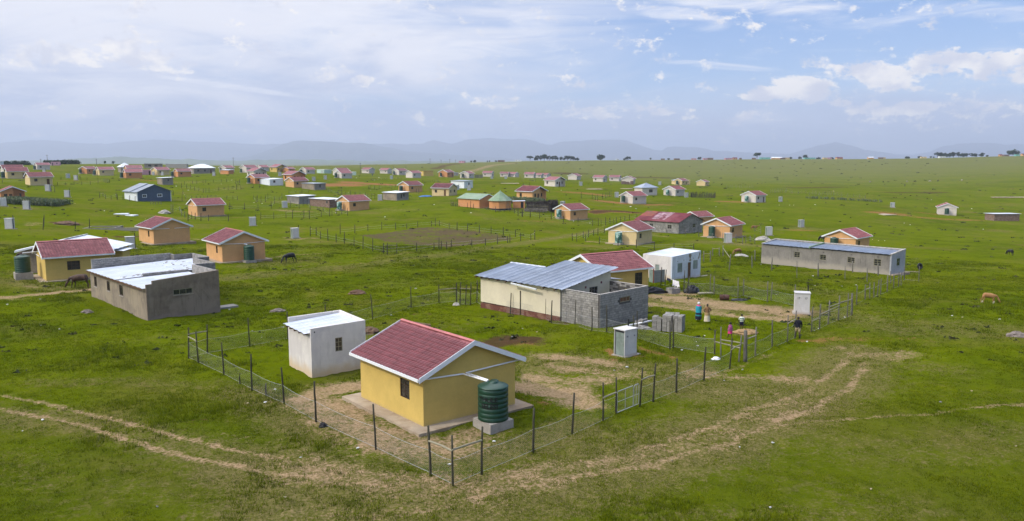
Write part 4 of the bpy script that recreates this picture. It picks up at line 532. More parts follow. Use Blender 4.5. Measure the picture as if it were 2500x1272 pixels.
def thing(name, label, cat, loc, rz=0, group=None, scale=None):
    o = bpy.data.objects.new(name, None); COL.objects.link(o); o.location = loc; o.rotation_euler = (0, 0, rz); o.empty_display_size = .3
    if scale: o.scale = (scale,) * 3
    return tag(o, label, cat, group)
def struct(o): o['kind'] = 'structure'; return o
def npmesh(name, V, F, attrs=None, smooth=True):
    me = bpy.data.meshes.new(name); me.vertices.add(len(V)); me.vertices.foreach_set('co', np.asarray(V, np.float32).ravel())
    k = F.shape[1]; me.loops.add(F.size); me.loops.foreach_set('vertex_index', F.astype(np.int32).ravel())
    me.polygons.add(len(F)); me.polygons.foreach_set('loop_start', np.arange(0, F.size, k, dtype=np.int32)); me.polygons.foreach_set('loop_total', np.full(len(F), k, np.int32))
    if smooth: me.polygons.foreach_set('use_smooth', np.ones(len(F), bool))
    for a, v in (attrs or {}).items():
        at = me.attributes.new(a, 'FLOAT', 'POINT'); at.data.foreach_set('value', np.asarray(v, np.float32))
    me.update(calc_edges=True); return me

# ------------------------------------------------------------------ ground
def seg_field(X, Y, kinds):
    """how strongly each worn or dug place marks a ground point"""
    F = {k: np.zeros(len(X)) for k in ('sand', 'red', 'dark', 'worn')}
    def put(k, v): F[k] = np.maximum(F[k], v)
    for k, wd, st, pts in kinds:
        P = np.array(pts); d = np.full(len(X), 1e9)
        lo = P.min(0) - wd * 4; hi = P.max(0) + wd * 4
        m = (X > lo[0]) & (X < hi[0]) & (Y > lo[1]) & (Y < hi[1])
        if not m.any(): continue
        x, y = X[m], Y[m]; dd = np.full(len(x), 1e9)
        for a, b in zip(P[:-1], P[1:]):
            ab = b - a; t = np.clip(((x - a[0]) * ab[0] + (y - a[1]) * ab[1]) / max(1e-6, ab @ ab), 0, 1)
            dd = np.minimum(dd, np.hypot(x - a[0] - t * ab[0], y - a[1] - t * ab[1]))
        wob = 1 + .9 * (vnoise(x / (wd * 1.6), y / (wd * 1.6), 5) - .5)
        v = np.zeros(len(X)); v[m] = st * np.clip(1.3 - .75 * dd / (wd * wob), 0, 1)
        if k == 'soil': put('red', v * .7); put('dark', v * .7)
        else: put(k, v)
    return F
def in_poly(X, Y, poly):
    P = np.array(poly); c = np.zeros(len(X), bool); j = len(P) - 1
    for i in range(len(P)):
        xi, yi = P[i]; xj, yj = P[j]
        t = ((yi > Y) != (yj > Y)) & (X < (xj - xi) * (Y - yi) / (yj - yi + 1e-9) + xi); c ^= t; j = i
    return c
def build_ground():
    fr = np.concatenate([[2, 8, 14, 18, 21, 23.5], np.geomspace(26, 330, 500), np.geomspace(335, 2200, 190), np.geomspace(2400, 20000, 30)])
    th = np.concatenate([np.linspace(-math.pi, -.62, 50, endpoint=False), np.linspace(-.62, .62, 520), np.linspace(.62, math.pi, 51)[1:-1]])
    nR, nT = len(fr), len(th)
    RR, TT = np.meshgrid(fr, th, indexing='ij'); X = (RR * np.sin(TT)).ravel(); Y = (RR * np.cos(TT)).ravel()
    Z = tz(X, Y); D = np.hypot(X, Y)
    near = np.clip((260 - D) / 120, 0, 1)
    bumps = (.16 * (vnoise(X / 3.1, Y / 3.1, 1) - .5) + .11 * (vnoise(X / 1.1, Y / 1.1, 2) - .5) + .09 * (vnoise(X / .45, Y / .45, 3) - .5))
    Z = Z + bumps * near + .5 * (vnoise(X / 40, Y / 40, 7) - .5) * np.clip((D - 260) / 200, 0, 1)
    F = seg_field(X, Y, DATA['T'])
    fld = in_poly(X, Y, DATA['field']).astype(float)
    Z += fld * (.12 * np.sin((X * .62 + Y * .78) * 2 * math.pi / .9) + .18 * (vnoise(X / .6, Y / .6, 11) - .5))
    Z -= F['sand'] * near * .03
    i = np.arange(nR - 1)[:, None] * nT; j = np.arange(nT)[None]; j2 = (j + 1) % nT
    Q = np.stack([i + j, i + j2, i + nT + j2, i + nT + j], -1).reshape(-1, 4)
    c = len(X); V = np.c_[X, Y, Z]; V = np.vstack([V, [0, 0, Z[0]]])
    me = npmesh('ground', V, Q, dict(sand=np.append(F['sand'], 0), red=np.append(F['red'], 0), dark=np.append(F['dark'], 0), worn=np.append(F['worn'], 0), field=np.append(fld, 0)))
    bm = bmesh.new(); bm.from_mesh(me); bm.verts.ensure_lookup_table()
    for k in range(nT): bm.faces.new((bm.verts[c], bm.verts[(k + 1) % nT], bm.verts[k]))
    bm.to_mesh(me); bm.free()
    return me
def grass_colour(s, pos):
    big = s.noise(pos, .022, 4, .55); mid = s.noise(pos, .13, 4, .6); sm = s.noise(pos, .9, 5, .7); tiny = s.noise(pos, 6.0, 3, .7)
    k = s.m('ADD', s.m('ADD', s.m('MULTIPLY', big, .30), s.m('MULTIPLY', mid, .30)), s.m('ADD', s.m('MULTIPLY', sm, .25), s.m('MULTIPLY', tiny, .15)))
    cr = s.n('ShaderNodeValToRGB'); s.L.new(k, cr.inputs[0]); e = cr.color_ramp.elements
    e[0].position = .34; e[0].color = (.042, .064, .0015, 1); e[1].position = .66; e[1].color = (.150, .148, .008, 1)
    for p, c in ((.44, (.074, .102, .0015)), (.52, (.102, .131, .002)), (.59, (.115, .138, .003))):
        x = e.new(p); x.color = (*c, 1)
    return cr.outputs[0], mid, sm, tiny
def ground_material():
    m, s, b = principled('grassland')
    g = s.n('ShaderNodeNewGeometry'); pos = g.outputs['Position']
    col, mid, sm, tiny = grass_colour(s, pos)
    # dry, trampled and weedy places
    dry = s.ss(s.noise(pos, .075, 5, .62, .5), .50, .70); col = s.mix(s.m('MULTIPLY', dry, .65), col, (.150, .125, .032))
    dk = s.ss(s.noise(pos, 1.9, 4, .7), .57, .72); col = s.mix(s.m('MULTIPLY', dk, .45), col, (.034, .042, .003))
    dk3 = s.ss(s.noise(pos, 4.6, 4, .75, .4), .50, .66); col = s.mix(s.m('MULTIPLY', dk3, .30), col, (.028, .036, .004))
    dk2 = s.ss(s.noise(pos, .55, 5, .75, .8), .54, .68); col = s.mix(s.m('MULTIPLY', dk2, .45), col, (.045, .055, .003))
    lt = s.ss(s.noise(pos, .28, 5, .7, .5), .54, .70); col = s.mix(s.m('MULTIPLY', lt, .3), col, (.165, .168, .008))
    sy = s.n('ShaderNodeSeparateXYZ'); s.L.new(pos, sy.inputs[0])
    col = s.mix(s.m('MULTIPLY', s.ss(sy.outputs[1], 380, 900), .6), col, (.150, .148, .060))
    col = s.mix(s.m('MULTIPLY', s.ss(sy.outputs[1], 62, 34), .42), col, (.056, .070, .008))  # foreground grass painted darker towards the camera, standing in for weaker light
    def att(n): a = s.n('ShaderNodeAttribute', attribute_name=n); return a.outputs['Fac']
    n_a = s.noise(pos, 1.7, 6, .72); n_b = s.noise(pos, 6.5, 5, .7)
    brk = s.m('ADD', s.m('MULTIPLY', s.m('SUBTRACT', n_a, .5), 1.5), s.m('MULTIPLY', s.m('SUBTRACT', n_b, .5), 1.3))
    wn = s.ss(s.m('ADD', att('worn'), s.m('MULTIPLY', brk, .75)), .30, .75); wl = s.ss(s.noise(pos, .10, 4, .6, .4), .50, .66)
    wn = s.m('MAXIMUM', wn, s.m('MULTIPLY', s.m('MULTIPLY', wl, s.ss(n_a, .48, .58)), .55))
    col = s.mix(s.m('MULTIPLY', wn, .70), col, s.mix(s.ss(n_b, .40, .62), (.100, .092, .024), (.205, .155, .075)))
    bare = s.m('MULTIPLY', s.m('MULTIPLY', s.ss(s.noise(pos, .42, 5, .7), .60, .70), s.ss(s.noise(pos, .06, 3, .5), .46, .60)), .50)
    brk = s.m('ADD', brk, s.m('MULTIPLY', s.m('SUBTRACT', s.noise(pos, .5, 4, .65), .5), 1.1))
    sand = s.ss(s.m('ADD', s.m('ADD', att('sand'), bare), brk), .46, 1.10)
    red = s.ss(s.m('ADD', att('red'), brk), .42, .95); drk = s.ss(s.m('ADD', att('dark'), brk), .36, .72)
    sc = s.mix(s.ss(n_b, .35, .65), (.215, .138, .070), (.37, .262, .155)); sc = s.mix(s.ss(s.noise(pos, 22, 3, .6), .45, .7), sc, (.27, .19, .115))
    col = s.mix(s.m('MULTIPLY', sand, .93), col, sc)
    col = s.mix(s.m('MULTIPLY', red, .9), col, s.mix(n_a, (.20, .075, .03), (.31, .155, .075)))
    col = s.mix(s.m('MULTIPLY', drk, .9), col, s.mix(n_b, (.035, .020, .012), (.095, .055, .030)))
    fm = s.m('MULTIPLY', att('field'), s.ss(s.m('ADD', s.noise(pos, .30, 5, .7), s.m('MULTIPLY', n_b, .35)), .48, .74))
    col = s.mix(s.m('MULTIPLY', fm, .9), col, s.mix(n_b, (.055, .036, .024), (.15, .105, .07)))
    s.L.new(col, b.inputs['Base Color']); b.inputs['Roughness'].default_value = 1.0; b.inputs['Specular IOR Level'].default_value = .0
    h = s.m('ADD', s.m('MULTIPLY', s.noise(pos, 2.2, 6, .75), 1.0), s.m('MULTIPLY', s.noise(pos, 13, 4, .7), .35))
    h = s.m('MULTIPLY', h, s.m('SUBTRACT', 1.0, s.m('MULTIPLY', sand, .45)))
    s.L.new(s.bump(h, .9, .16), b.inputs['Normal'])
    return m
gmesh = build_ground()
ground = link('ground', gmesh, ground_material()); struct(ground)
GZ = None
def gz(x, y): return tz1(x, y)

def grass_mesh():
    rng = np.random.default_rng(7)
    N = 330000
    # clumps spread over the near pasture, thinner with distance
    D = 24 + (150 - 24) * rng.random(N) ** 1.6; A = (rng.random(N) - .5) * 1.26
    X, Y = D * np.sin(A), D * np.cos(A)
    dens = .35 * vnoise(X / 9, Y / 9, 21) + .35 * vnoise(X / 2.2, Y / 2.2, 22) + .3 * vnoise(X / .8, Y / .8, 23)
    F = seg_field(X, Y, DATA['T']); bare = np.maximum(np.maximum(np.maximum(F['sand'], F['red']), F['dark']), F['worn'] * .62)
    keep = (rng.random(N) < np.clip((dens - .30) * 3.2, .12, 1)) & (rng.random(N) > bare * 1.15) & ~in_poly(X, Y, DATA['field'])
    # nothing grows through floors
    for cx, cy, rad in CLEAR: keep &= np.hypot(X - cx, Y - cy) > rad
    X, Y, D = X[keep], Y[keep], D[keep]; n = len(X)
    tall = np.clip((vnoise(X / 5, Y / 5, 31) - .50) * 3.5, 0, 1) * np.clip(vnoise(X / 1.2, Y / 1.2, 32) * 1.6, .3, 1.4)
    for fx, fy, fr_ in TALL: tall = np.maximum(tall, np.clip(1.2 - np.hypot(X - fx, Y - fy) / fr_, 0, 1) * .9)
    bl = 7
    cx = np.repeat(X, bl) + rng.normal(0, .075, n * bl) * np.repeat(1 + D / 90, bl); cy = np.repeat(Y, bl) + rng.normal(0, .075, n * bl) * np.repeat(1 + D / 90, bl)
    hh = np.repeat((.055 + .085 * tall) * (1 + D / 170), bl) * (.5 + rng.random(n * bl)); ww = np.repeat(.013 + .00030 * D, bl) * (.7 + .7 * rng.random(n * bl))
    zz_ = tz(cx, cy); nr = np.clip((260 - np.hypot(cx, cy)) / 120, 0, 1)
    zz_ += (.16 * (vnoise(cx / 3.1, cy / 3.1, 1) - .5) + .11 * (vnoise(cx / 1.1, cy / 1.1, 2) - .5) + .09 * (vnoise(cx / .45, cy / .45, 3) - .5)) * nr - .012
    a = rng.random(n * bl) * 2 * math.pi; lean = rng.random(n * bl) * .9; la = rng.random(n * bl) * 2 * math.pi
    ca, sa = np.cos(a) * ww / 2, np.sin(a) * ww / 2
    V = np.empty((n * bl, 3, 3)); V[:, 0] = np.c_[cx - ca, cy - sa, zz_]; V[:, 1] = np.c_[cx + ca, cy + sa, zz_]
    V[:, 2] = np.c_[cx + np.cos(la) * lean * hh, cy + np.sin(la) * lean * hh, zz_ + hh]
    F3 = np.arange(n * bl * 3).reshape(-1, 3); rnd = np.repeat(.6 * np.repeat(rng.random(n), bl) + .4 * rng.random(n * bl), 3)
    tip = np.tile([0., 0., 1.], n * bl)
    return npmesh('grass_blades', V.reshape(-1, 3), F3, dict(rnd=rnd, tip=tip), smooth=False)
def blade_material():
    m, s, b = principled('grass_blades')
    g = s.n('ShaderNodeNewGeometry'); col, *_ = grass_colour(s, g.outputs['Position'])
    r = s.n('ShaderNodeAttribute', attribute_name='rnd').outputs['Fac']; t = s.n('ShaderNodeAttribute', attribute_name='tip').outputs['Fac']
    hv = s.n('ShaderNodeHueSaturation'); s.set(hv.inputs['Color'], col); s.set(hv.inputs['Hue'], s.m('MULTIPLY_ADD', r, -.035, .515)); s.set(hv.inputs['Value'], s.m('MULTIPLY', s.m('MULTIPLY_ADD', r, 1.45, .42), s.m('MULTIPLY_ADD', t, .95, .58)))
    c = s.mix(s.m('MULTIPLY', s.m('GREATER_THAN', r, .93), .6), hv.outputs[0], (.24, .20, .09))
    s.L.new(c, b.inputs['Base Color']); b.inputs['Roughness'].default_value = .8; b.inputs['Specular IOR Level'].default_value = .05
    tr = s.n('ShaderNodeBsdfTranslucent'); s.L.new(c, tr.inputs[0]); mx = s.n('ShaderNodeMixShader'); mx.inputs[0].default_value = .3
    o = [n for n in m.node_tree.nodes if n.type == 'OUTPUT_MATERIAL'][0]
    s.L.new(b.outputs[0], mx.inputs[1]); s.L.new(tr.outputs[0], mx.inputs[2]); s.L.new(mx.outputs[0], o.inputs[0])
    return m
CLEAR = []; TALL = []

# ------------------------------------------------------------------ mountains, low hills, haze
def ridge(name, prof, D0, depth, c, seed, base=-60):
    """a range: crest line given as (photo column, row) pairs turned into bearings and heights at distance D0"""
    xs = [p[0] for p in prof]; ys = [p[1] for p in prof]
    n = 420; cols = np.linspace(xs[0], xs[-1], n); rows = np.interp(cols, xs, ys)
    rows = rows + (vnoise(cols / 26, cols * 0, seed) - .5) * 2.8 + (vnoise(cols / 8, cols * 0, seed + 1) - .5) * 1.5
    hz = CAM_H + (384 - rows) / 1944 * D0
    V = []; m = 14
    for j in range(m):
        t = j / (m - 1); d = D0 - depth * (1 - t) if t < .999 else D0
        f = (t ** .75) * (.93 + .07 * t)
        rough = (vnoise(cols / 14, cols * 0 + j * .8, seed + 2) - .5) * .22 * math.sin(math.pi * t)
        V.append(np.c_[(cols - 1250) / 1944 * d, np.full(n, d), base + (hz - base) * np.clip(f + rough, 0, 1)])
    for k, f in ((1, .7), (2, .0)):
        d = D0 + depth * .5 * k; V.append(np.c_[(cols - 1250) / 1944 * d, np.full(n, d), base + (hz - base) * f])
    V = np.vstack(V); m += 2
    i = np.arange(m - 1)[:, None] * n; j = np.arange(n - 1)[None]
    Q = np.stack([i + j, i + j + 1, i + n + j + 1, i + n + j], -1).reshape(-1, 4)
    o = link(name, npmesh(name, V, Q), mat(name + '_slopes', c, .95, .3, .0012, 0, spec=.1)); return struct(o)
ridge('far_mountains', [(-120,356),(0,352),(40,347),(90,342),(150,345),(200,350),(270,353),(330,345),(400,342),(500,346),(600,351),(680,353),(800,352),(930,352),(1030,352),(1062,341),(1080,347),(1100,352),(1120,348),(1140,341),(1190,338),(1250,340),(1290,343),(1330,352),(1345,354),(1370,347),(1430,343),(1450,341),(1530,344),(1560,354),(1600,367),(1612,369),(1626,359),(1640,357),(1690,360),(1740,369),(1790,370),(1850,375),(1920,376),(1970,361),(2010,353),(2032,347),(2060,354),(2100,365),(2180,376),(2220,377),(2260,370),(2290,358),(2330,351),(2390,349),(2440,354),(2520,352),(2620,360)], 17000, 2800, (.05, .06, .065), 3)
ridge('mountain_range', [(540,388),(620,380),(660,366),(700,351),(735,344),(800,347),(880,349),(940,358),(1000,369),(1060,374),(1090,377),(1150,381),(1250,386),(1330,392)], 13000, 2400, (.055, .07, .06), 11)
ridge('low_hills', [(-120,394),(60,392),(150,390),(220,386),(300,383.5),(360,386),(430,388),(500,390),(620,391),(760,389),(900,392),(1100,394)], 6600, 1400, (.11, .14, .06), 23)

hz = MB().box((-20800, -20800, -46), (20800, 20800, 385)).mesh('haze')
hm = bpy.data.materials.new('air_haze'); hm.use_nodes = True; hn = NT(hm.node_tree); hm.node_tree.nodes.clear()
ho = hn.n('ShaderNodeOutputMaterial'); hv = hn.n('ShaderNodeVolumePrincipled'); hn.L.new(hv.outputs[0], ho.inputs['Volume'])
hv.inputs['Color'].default_value = (.68, .77, .91, 1); hv.inputs['Density'].default_value = 1 / 8000; hv.inputs['Anisotropy'].default_value = .15
haze = link('haze', hz, hm); haze['kind'] = 'stuff'
# ------------------------------------------------------------------ building helpers
def fR(su, sv): return lambda s, d, z: (s, d, z)
def fL(su, sv): return lambda s, d, z: (d, s, z)
def fBR(su, sv): return lambda s, d, z: (su - d, s, z)
def fBL(su, sv): return lambda s, d, z: (s, sv - d, z)
def fpanel(mb, f, L, h, t=.16, ops=(), z0=-.6, h2=None, s0=0.0):
    h2 = h if h2 is None else h2
    top = lambda s: h + (h2 - h) * (s - s0) / max(.01, (L - s0))
    ed = sorted({s0, L, *[o[0] for o in ops], *[o[1] for o in ops]})
    for a, b in zip(ed[:-1], ed[1:]):
        if b - a < 1e-4: continue
        cur = z0
        for o in sorted([o for o in ops if o[0] <= a + 1e-5 and o[1] >= b - 1e-5], key=lambda o: o[2]):
            if o[2] > cur + 1e-3: mb.hexa([f(a, 0, cur), f(b, 0, cur), f(b, t, cur), f(a, t, cur)], [f(a, 0, o[2]), f(b, 0, o[2]), f(b, t, o[2]), f(a, t, o[2])])
            cur = o[3]
        mb.hexa([f(a, 0, cur), f(b, 0, cur), f(b, t, cur), f(a, t, cur)], [f(a, 0, top(a)), f(b, 0, top(b)), f(b, t, top(b)), f(a, t, top(a))])
    return mb
def fbox(mb, f, s0, s1, d0, d1, z0, z1):
    return mb.hexa([f(s0, d0, z0), f(s1, d0, z0), f(s1, d1, z0), f(s0, d1, z0)], [f(s0, d0, z1), f(s1, d0, z1), f(s1, d1, z1), f(s0, d1, z1)])
MESHC = {}
def cpart(key, name, fn, m, parent, smooth=False):
    """part whose mesh is built once per key and then shared"""
    if key not in MESHC: MESHC[key] = fn().mesh(name, smooth)
    me = MESHC[key]; o = bpy.data.objects.new(name, me); COL.objects.link(o); o.parent = parent
    mm = MT(m) if isinstance(m, str) else m
    if not me.materials: me.materials.append(mm)
    elif me.materials[0] != mm: o.material_slots[0].link = 'OBJECT'; o.material_slots[0].material = mm
    return o
def window(parent, f, op, cols=2, rows=3, frame='frame', glass='glass', key=None, w=.045, sill=None):
    s0, s1, z0, z1 = op
    def fr():
        mb = MB()
        for a, b in ((s0, s0 + w), (s1 - w, s1)): fbox(mb, f, a, b, .03, .10, z0, z1)
        for a, b in ((z0, z0 + w), (z1 - w, z1)): fbox(mb, f, s0 + w, s1 - w, .031, .099, a, b)
        for i in range(1, cols): c = s0 + (s1 - s0) * i / cols; fbox(mb, f, c - .016, c + .016, .045, .085, z0 + w, z1 - w)
        for i in range(1, rows): c = z0 + (z1 - z0) * i / rows; fbox(mb, f, s0 + w, s1 - w, .05, .08, c - .014, c + .014)
        return mb
    k = (key, 'win', op, cols, rows) if key else ('w', id(f), op)
    o = cpart(k, 'window', fr, frame, parent)
    cpart((k, 'g'), 'pane', lambda: fbox(MB(), f, s0 + .01, s1 - .01, .062, .070, z0 + .01, z1 - .01), glass, o)
    if sill: cpart((k, 's'), 'sill', lambda: fbox(MB(), f, s0 - .06, s1 + .06, -.05, .02, z0 - .09, z0 - .002), sill, o)
    return o
def door(parent, f, op, m='door', key=None, dep=.05):
    s0, s1, z0, z1 = op
    k = (key, 'door', op) if key else ('d', id(f), op)
    o = cpart(k, 'door', lambda: fbox(MB(), f, s0 + .04, s1 - .04, dep, dep + .05, z0 + .02, z1 - .04), m, parent)
    def fr():
        mb = MB(); fbox(mb, f, s0, s0 + .04, .02, .12, z0, z1); fbox(mb, f, s1 - .04, s1, .02, .12, z0, z1); fbox(mb, f, s0 + .04, s1 - .04, .021, .119, z1 - .04, z1); return mb
    cpart((k, 'f'), 'door_frame', fr, 'frame', parent)
    cpart((k, 'h'), 'handle', lambda: fbox(MB(), f, s1 - .16, s1 - .06, dep - .04, dep - .001, 1.0, 1.04), 'steel', o)
    return o
TILE_W, TILE_L = .30, .36
def tile_pts(map3, x0, y0, rows2=True):
    """one S-shaped roof tile, laid at x0 along the eave and y0 up the slope"""
    hs = [(0, .0), (.04, .045), (.10, .062), (.16, .040), (.20, .006), (.30, .0)]
    fr = [map3(x0 + x, y0 - .03, z + .042) for x, z in hs]; bk = [map3(x0 + x, y0 + TILE_L, z) for x, z in hs]; lo = [map3(x0 + x, y0 - .03, z + .004) for x, z in hs]
    n = len(hs); F = []
    for i in range(n - 1): F += [(i, i + 1, n + i + 1, n + i), (2 * n + i, 2 * n + i + 1, i + 1, i)]
    return fr + bk + lo, F
def tiles_joined(map3, nx, ny):
    mb = MB()
    for i in range(nx):
        for j in range(ny): mb.add(*tile_pts(map3, i * TILE_W, j * TILE_L))
    return mb
def sheets(parent, P, S, T, n, m, name='roof_sheet', pitch=.18, amp=.028, overlap=.05, key=None, joined=False):
    """ribbed metal sheets. P(s,t,h): point s metres along the eave, t metres up the slope, h off the surface"""
    w_ = S / n; out = []; J = MB()
    for k in range(n):
        s = k * w_; e = min(S, (k + 1) * w_ + overlap); pts = []
        q = s; prof = [(0, 0), (.35, 0), (.45, 1), (.80, 1), (.90, 0)]
        while q < e - 1e-6:
            for a, b in prof:
                x = q + a * pitch
                if x <= e: pts.append((x, b * amp + .003 * (k % 2) + .004 * (k % 3)))
            q += pitch
        pts.append((e, 0)); mb = J if joined else MB(); bow = .05 if w_ > .55 and not joined else 0; pts = [(x, h + bow * math.sin(math.pi * min(1, (x - s) / max(.01, e - s)))) for x, h in pts]
        N = len(pts); vs = []
        for t in (0, T):
            vs += [P(x, t, h) for x, h in pts]; vs += [P(x, t, h - .012) for x, h in pts]
        F = []
        for i in range(N - 1):
            F += [(i, i + 1, 2 * N + i + 1, 2 * N + i), (N + i, 3 * N + i, 3 * N + i + 1, N + i + 1), (N + i, N + i + 1, i + 1, i), (2 * N + i, 2 * N + i + 1, 3 * N + i + 1, 3 * N + i)]
        F += [(0, 2 * N, 3 * N, N), (N - 1, 2 * N - 1, 4 * N - 1, 3 * N - 1)]
        mb.add(vs, F)
        if not joined: out.append(part(name, mb, m, parent))
    if joined: return cpart(key or ('sh', id(P)), name, lambda: J, m, parent)
    return out
def quadmap(p00, p10, p01):
    """map for sheets: eave runs p00->p10, slope runs p00->p01"""
    p00, p10, p01 = Vector(p00), Vector(p10), Vector(p01)
    a = (p10 - p00); S = a.length; a = a / S; b = p01 - p00; T = b.length; b = b / T; n = a.cross(b)
    if n.z < 0: n = -n
    return (lambda s, t, h: tuple(p00 + a * s + b * t + n * h)), S, T

# ------------------------------------------------------------------ water tank
def tank_prof(r=.75, h=2.0):
    p = [(r * .97, 0)]
    nb = 7; bh = h / nb
    for i in range(nb):
        z = i * bh; p += [(r, z + .03), (r, z + bh - .07), (r * .975, z + bh - .05), (r * .975, z + bh - .02)]
    p += [(r * 1.015, h), (r * 1.015, h + .03), (r * .96, h + .07), (r * .45, h + .20), (r * .30, h + .21), (r * .30, h + .26), (.01, h + .27)]
    return p
def make_tank(label, loc, rz, stand=.42, pat=False, stand_w=.78, group='green rainwater tanks beside the small houses', big=False):
    t = thing('water_tank', label, 'water tank', loc, rz, group)
    cpart(('tank', big), 'tank_body', lambda: MB().lathe([(r, z + 0) for r, z in tank_prof(.82 if big else .74, 1.78 if big else 1.95)], 32 if big else 18), 'tankpat' if pat else 'tank', t, True).location = (0, 0, stand)
    cpart('tanklugs', 'lid', lambda: MB().lathe([(.24, 0), (.25, .05), (.20, .09), (.02, .10)], 14), 'tankpat' if pat else 'tank', t, True).location = (.30, .28, stand + (1.92 if big else 2.08))
    st = cpart(('stand', stand, stand_w), 'stand', lambda: MB().box((-stand_w, -stand_w, -.4), (stand_w, stand_w, stand - .004)), 'conc', t)
    return t

# ------------------------------------------------------------------ the small state-built house: tiled gable roof on plastered walls
W_, LG, HW, TP, OV, OG, EZ = 6.3, 6.9, 2.88, .42, .45, .36, 2.82
def rdp_house(hid, side, ck, x, y, z, yaw, sc, tank, label, tlabel):
    near = hid in (1, 2, 3, 4, 5); far = y > 330
    gr = side == 'R'
    t = thing('small_house', label, 'house', (x, y, z), yaw, 'small plastered houses with red tiled gable roofs', sc)
    su, sv = (W_, LG) if gr else (LG, W_)
    fg, fl = (fR(su, sv), fL(su, sv)) if gr else (fL(su, sv), fR(su, sv))      # gable front, long front
    bg_, bl_ = (fBL(su, sv), fBR(su, sv)) if gr else (fBR(su, sv), fBL(su, sv))
    P = (lambda a, b, zz: (a, b, zz)) if gr else (lambda a, b, zz: (b, a, zz))
    porch = hid in (17, 18, 45, 48, 49, 65); two = hid in (19,); hasdoor = hid in (13, 25, 63, 64, 40)
    wallm = wallmat({'P': 'P', 'Y': 'Y', 'C': 'C', 'W': 'W'}[ck]) if hid not in (25, 45, 47, 50, 55, 57, 59, 65, 12, 5) else (wallmat('O') if hid in (25, 45, 47, 50, 55, 57, 59, 65) else wallmat('P'))
    # openings
    lo = [(1.38, 2.36, 1.22, 2.30)] if hid == 1 else [(1.9, 2.6, 1.2, 2.25)] if hid in (4, 5) else [(2.2, 3.55, 1.15, 2.2)] if hid == 2 else [(4.9, 6.0, .9, 2.3)] if hid == 3 else [(1.3, 2.25, 1.25, 2.2)]
    go = []; ld = []; gd = []; rc = 0.0
    if hid == 21: lo = [(1.2, 2.2, 1.2, 2.1)]
    if hasdoor: ld = [(5.1, 5.95, 0, 2.1)]
    if porch: lo = [(4.6, 5.6, 1.1, 2.2)]; go = [(.8, 1.7, 1.1, 2.15)]; gd = [(2.15, 3.0, 0, 2.1)]; rc = 3.3
    if two: lo = [(4.8, 5.7, 1.1, 2.1)]; ld = [(1.2, 2.0, 0, 2.1)]; go = [(1.2, 1.85, 1.1, 2.1), (3.9, 5.0, 1.1, 2.1)]
    if hid in (27, 28, 30, 35, 36): lo = [(4.6, 5.6, 1.1, 2.1)]; gd = [(2.0, 2.9, 0, 2.1)]; go = [(4.2, 5.0, 1.1, 2.1)]
    k = (side, tuple(lo), tuple(ld), tuple(go), tuple(gd), rc)
    def w_gable(front):
        mb = MB(); f = fg if front else bg_; ops = (go + gd) if front else []
        if front and rc:
            fpanel(mb, f, rc, HW, .18, [o for o in ops if o[1] < rc]); f2 = lambda s, d, zz: f(s, d + 1.05, zz)
            fpanel(mb, f2, W_, HW, .18, [(4.9, 5.5, 1.1, 2.15)], s0=rc)
            fbox(mb, f, rc - .16, rc, .18, 1.05, -.6, HW); fbox(mb, f, W_ - .14, W_, .0, .0 + .02, HW - .3, HW)
        else: fpanel(mb, f, W_, HW, .18, ops)
        d = 0.0
        for s0, s1, d0 in (((0, rc, 0), (rc, W_, 1.05)) if (front and rc) else ((0, W_, 0),)):
            zt = lambda s: HW + TP * min(s, W_ - s)
            cuts = sorted({s0, s1, *( [W_ / 2] if s0 < W_ / 2 < s1 else [])})
            for a, b in zip(cuts[:-1], cuts[1:]):
                mb.hexa([f(a, d0, HW), f(b, d0, HW), f(b, d0 + .18, HW), f(a, d0 + .18, HW)], [f(a, d0, zt(a) + .001), f(b, d0, zt(b) + .001), f(b, d0 + .18, zt(b) + .001), f(a, d0 + .18, zt(a) + .001)])
        return mb
    cpart((k, 'gf'), 'wall', lambda: w_gable(True), wallm, t); cpart((k, 'gb'), 'wall', lambda: w_gable(False), wallm, t)
    fin = lambda f: (lambda s, d, zz: f(s, d, zz))
    cpart((k, 'lf'), 'wall', lambda: fpanel(MB(), fl, LG - .18, HW, .18, lo + ld, s0=.18), wallm, t)
    cpart((k, 'lb'), 'wall', lambda: fpanel(MB(), bl_, LG - .18, HW, .18, [], s0=.18), wallm, t)
    for o in lo: window(t, fl, o, 2 if o[1] - o[0] < 1.2 else 3, 3, key=k + (sc and 0,))
    for o in go: window(t, fg, o, 2, 2, key=k + ('g',))
    for o in ld: door(t, fl, o, key=k)
    for o in gd: door(t, fg, o, key=k + ('g',))
    if rc: window(t, (lambda s, d, zz: fg(s, d + 1.05, zz)), (4.9, 5.5, 1.1, 2.15), 2, 2, key=k + ('r',))
    # apron of concrete
    ap = .85 if hid == 1 else .75 if near else .45
    def apron():
        a0, a1, b0, b1 = -ap, W_ + (.7 if hid == 1 else ap), -ap, LG + ap
        p = [P(a0, b0, 0), P(a1, b0, 0), P(a1, b1, 0), P(a0, b1, 0)]
        return MB().hexa([(q[0], q[1], -.5) for q in p], [(q[0], q[1], .09) for q in p])
    if y < 250: cpart((side, ap, 'apron'), 'apron_slab', apron, 'slab', t)
    # roof: deck, tiles, ridge, bargeboards, gutters, pipes
    zr = EZ + TP * (W_ / 2 + OV)
    def deck(sl):
        mb = MB(); th = .05
        a0, a1 = (-OV, W_ / 2) if sl == 0 else (W_ + OV, W_ / 2); b0, b1 = -OG, LG + OG
        lowz, hiz = EZ, zr
        mb.hexa([P(a0, b0, lowz - th), P(a1, b0, hiz - th), P(a1, b1, hiz - th), P(a0, b1, lowz - th)], [P(a0, b0, lowz), P(a1, b0, hiz), P(a1, b1, hiz), P(a0, b1, lowz)])
        return mb
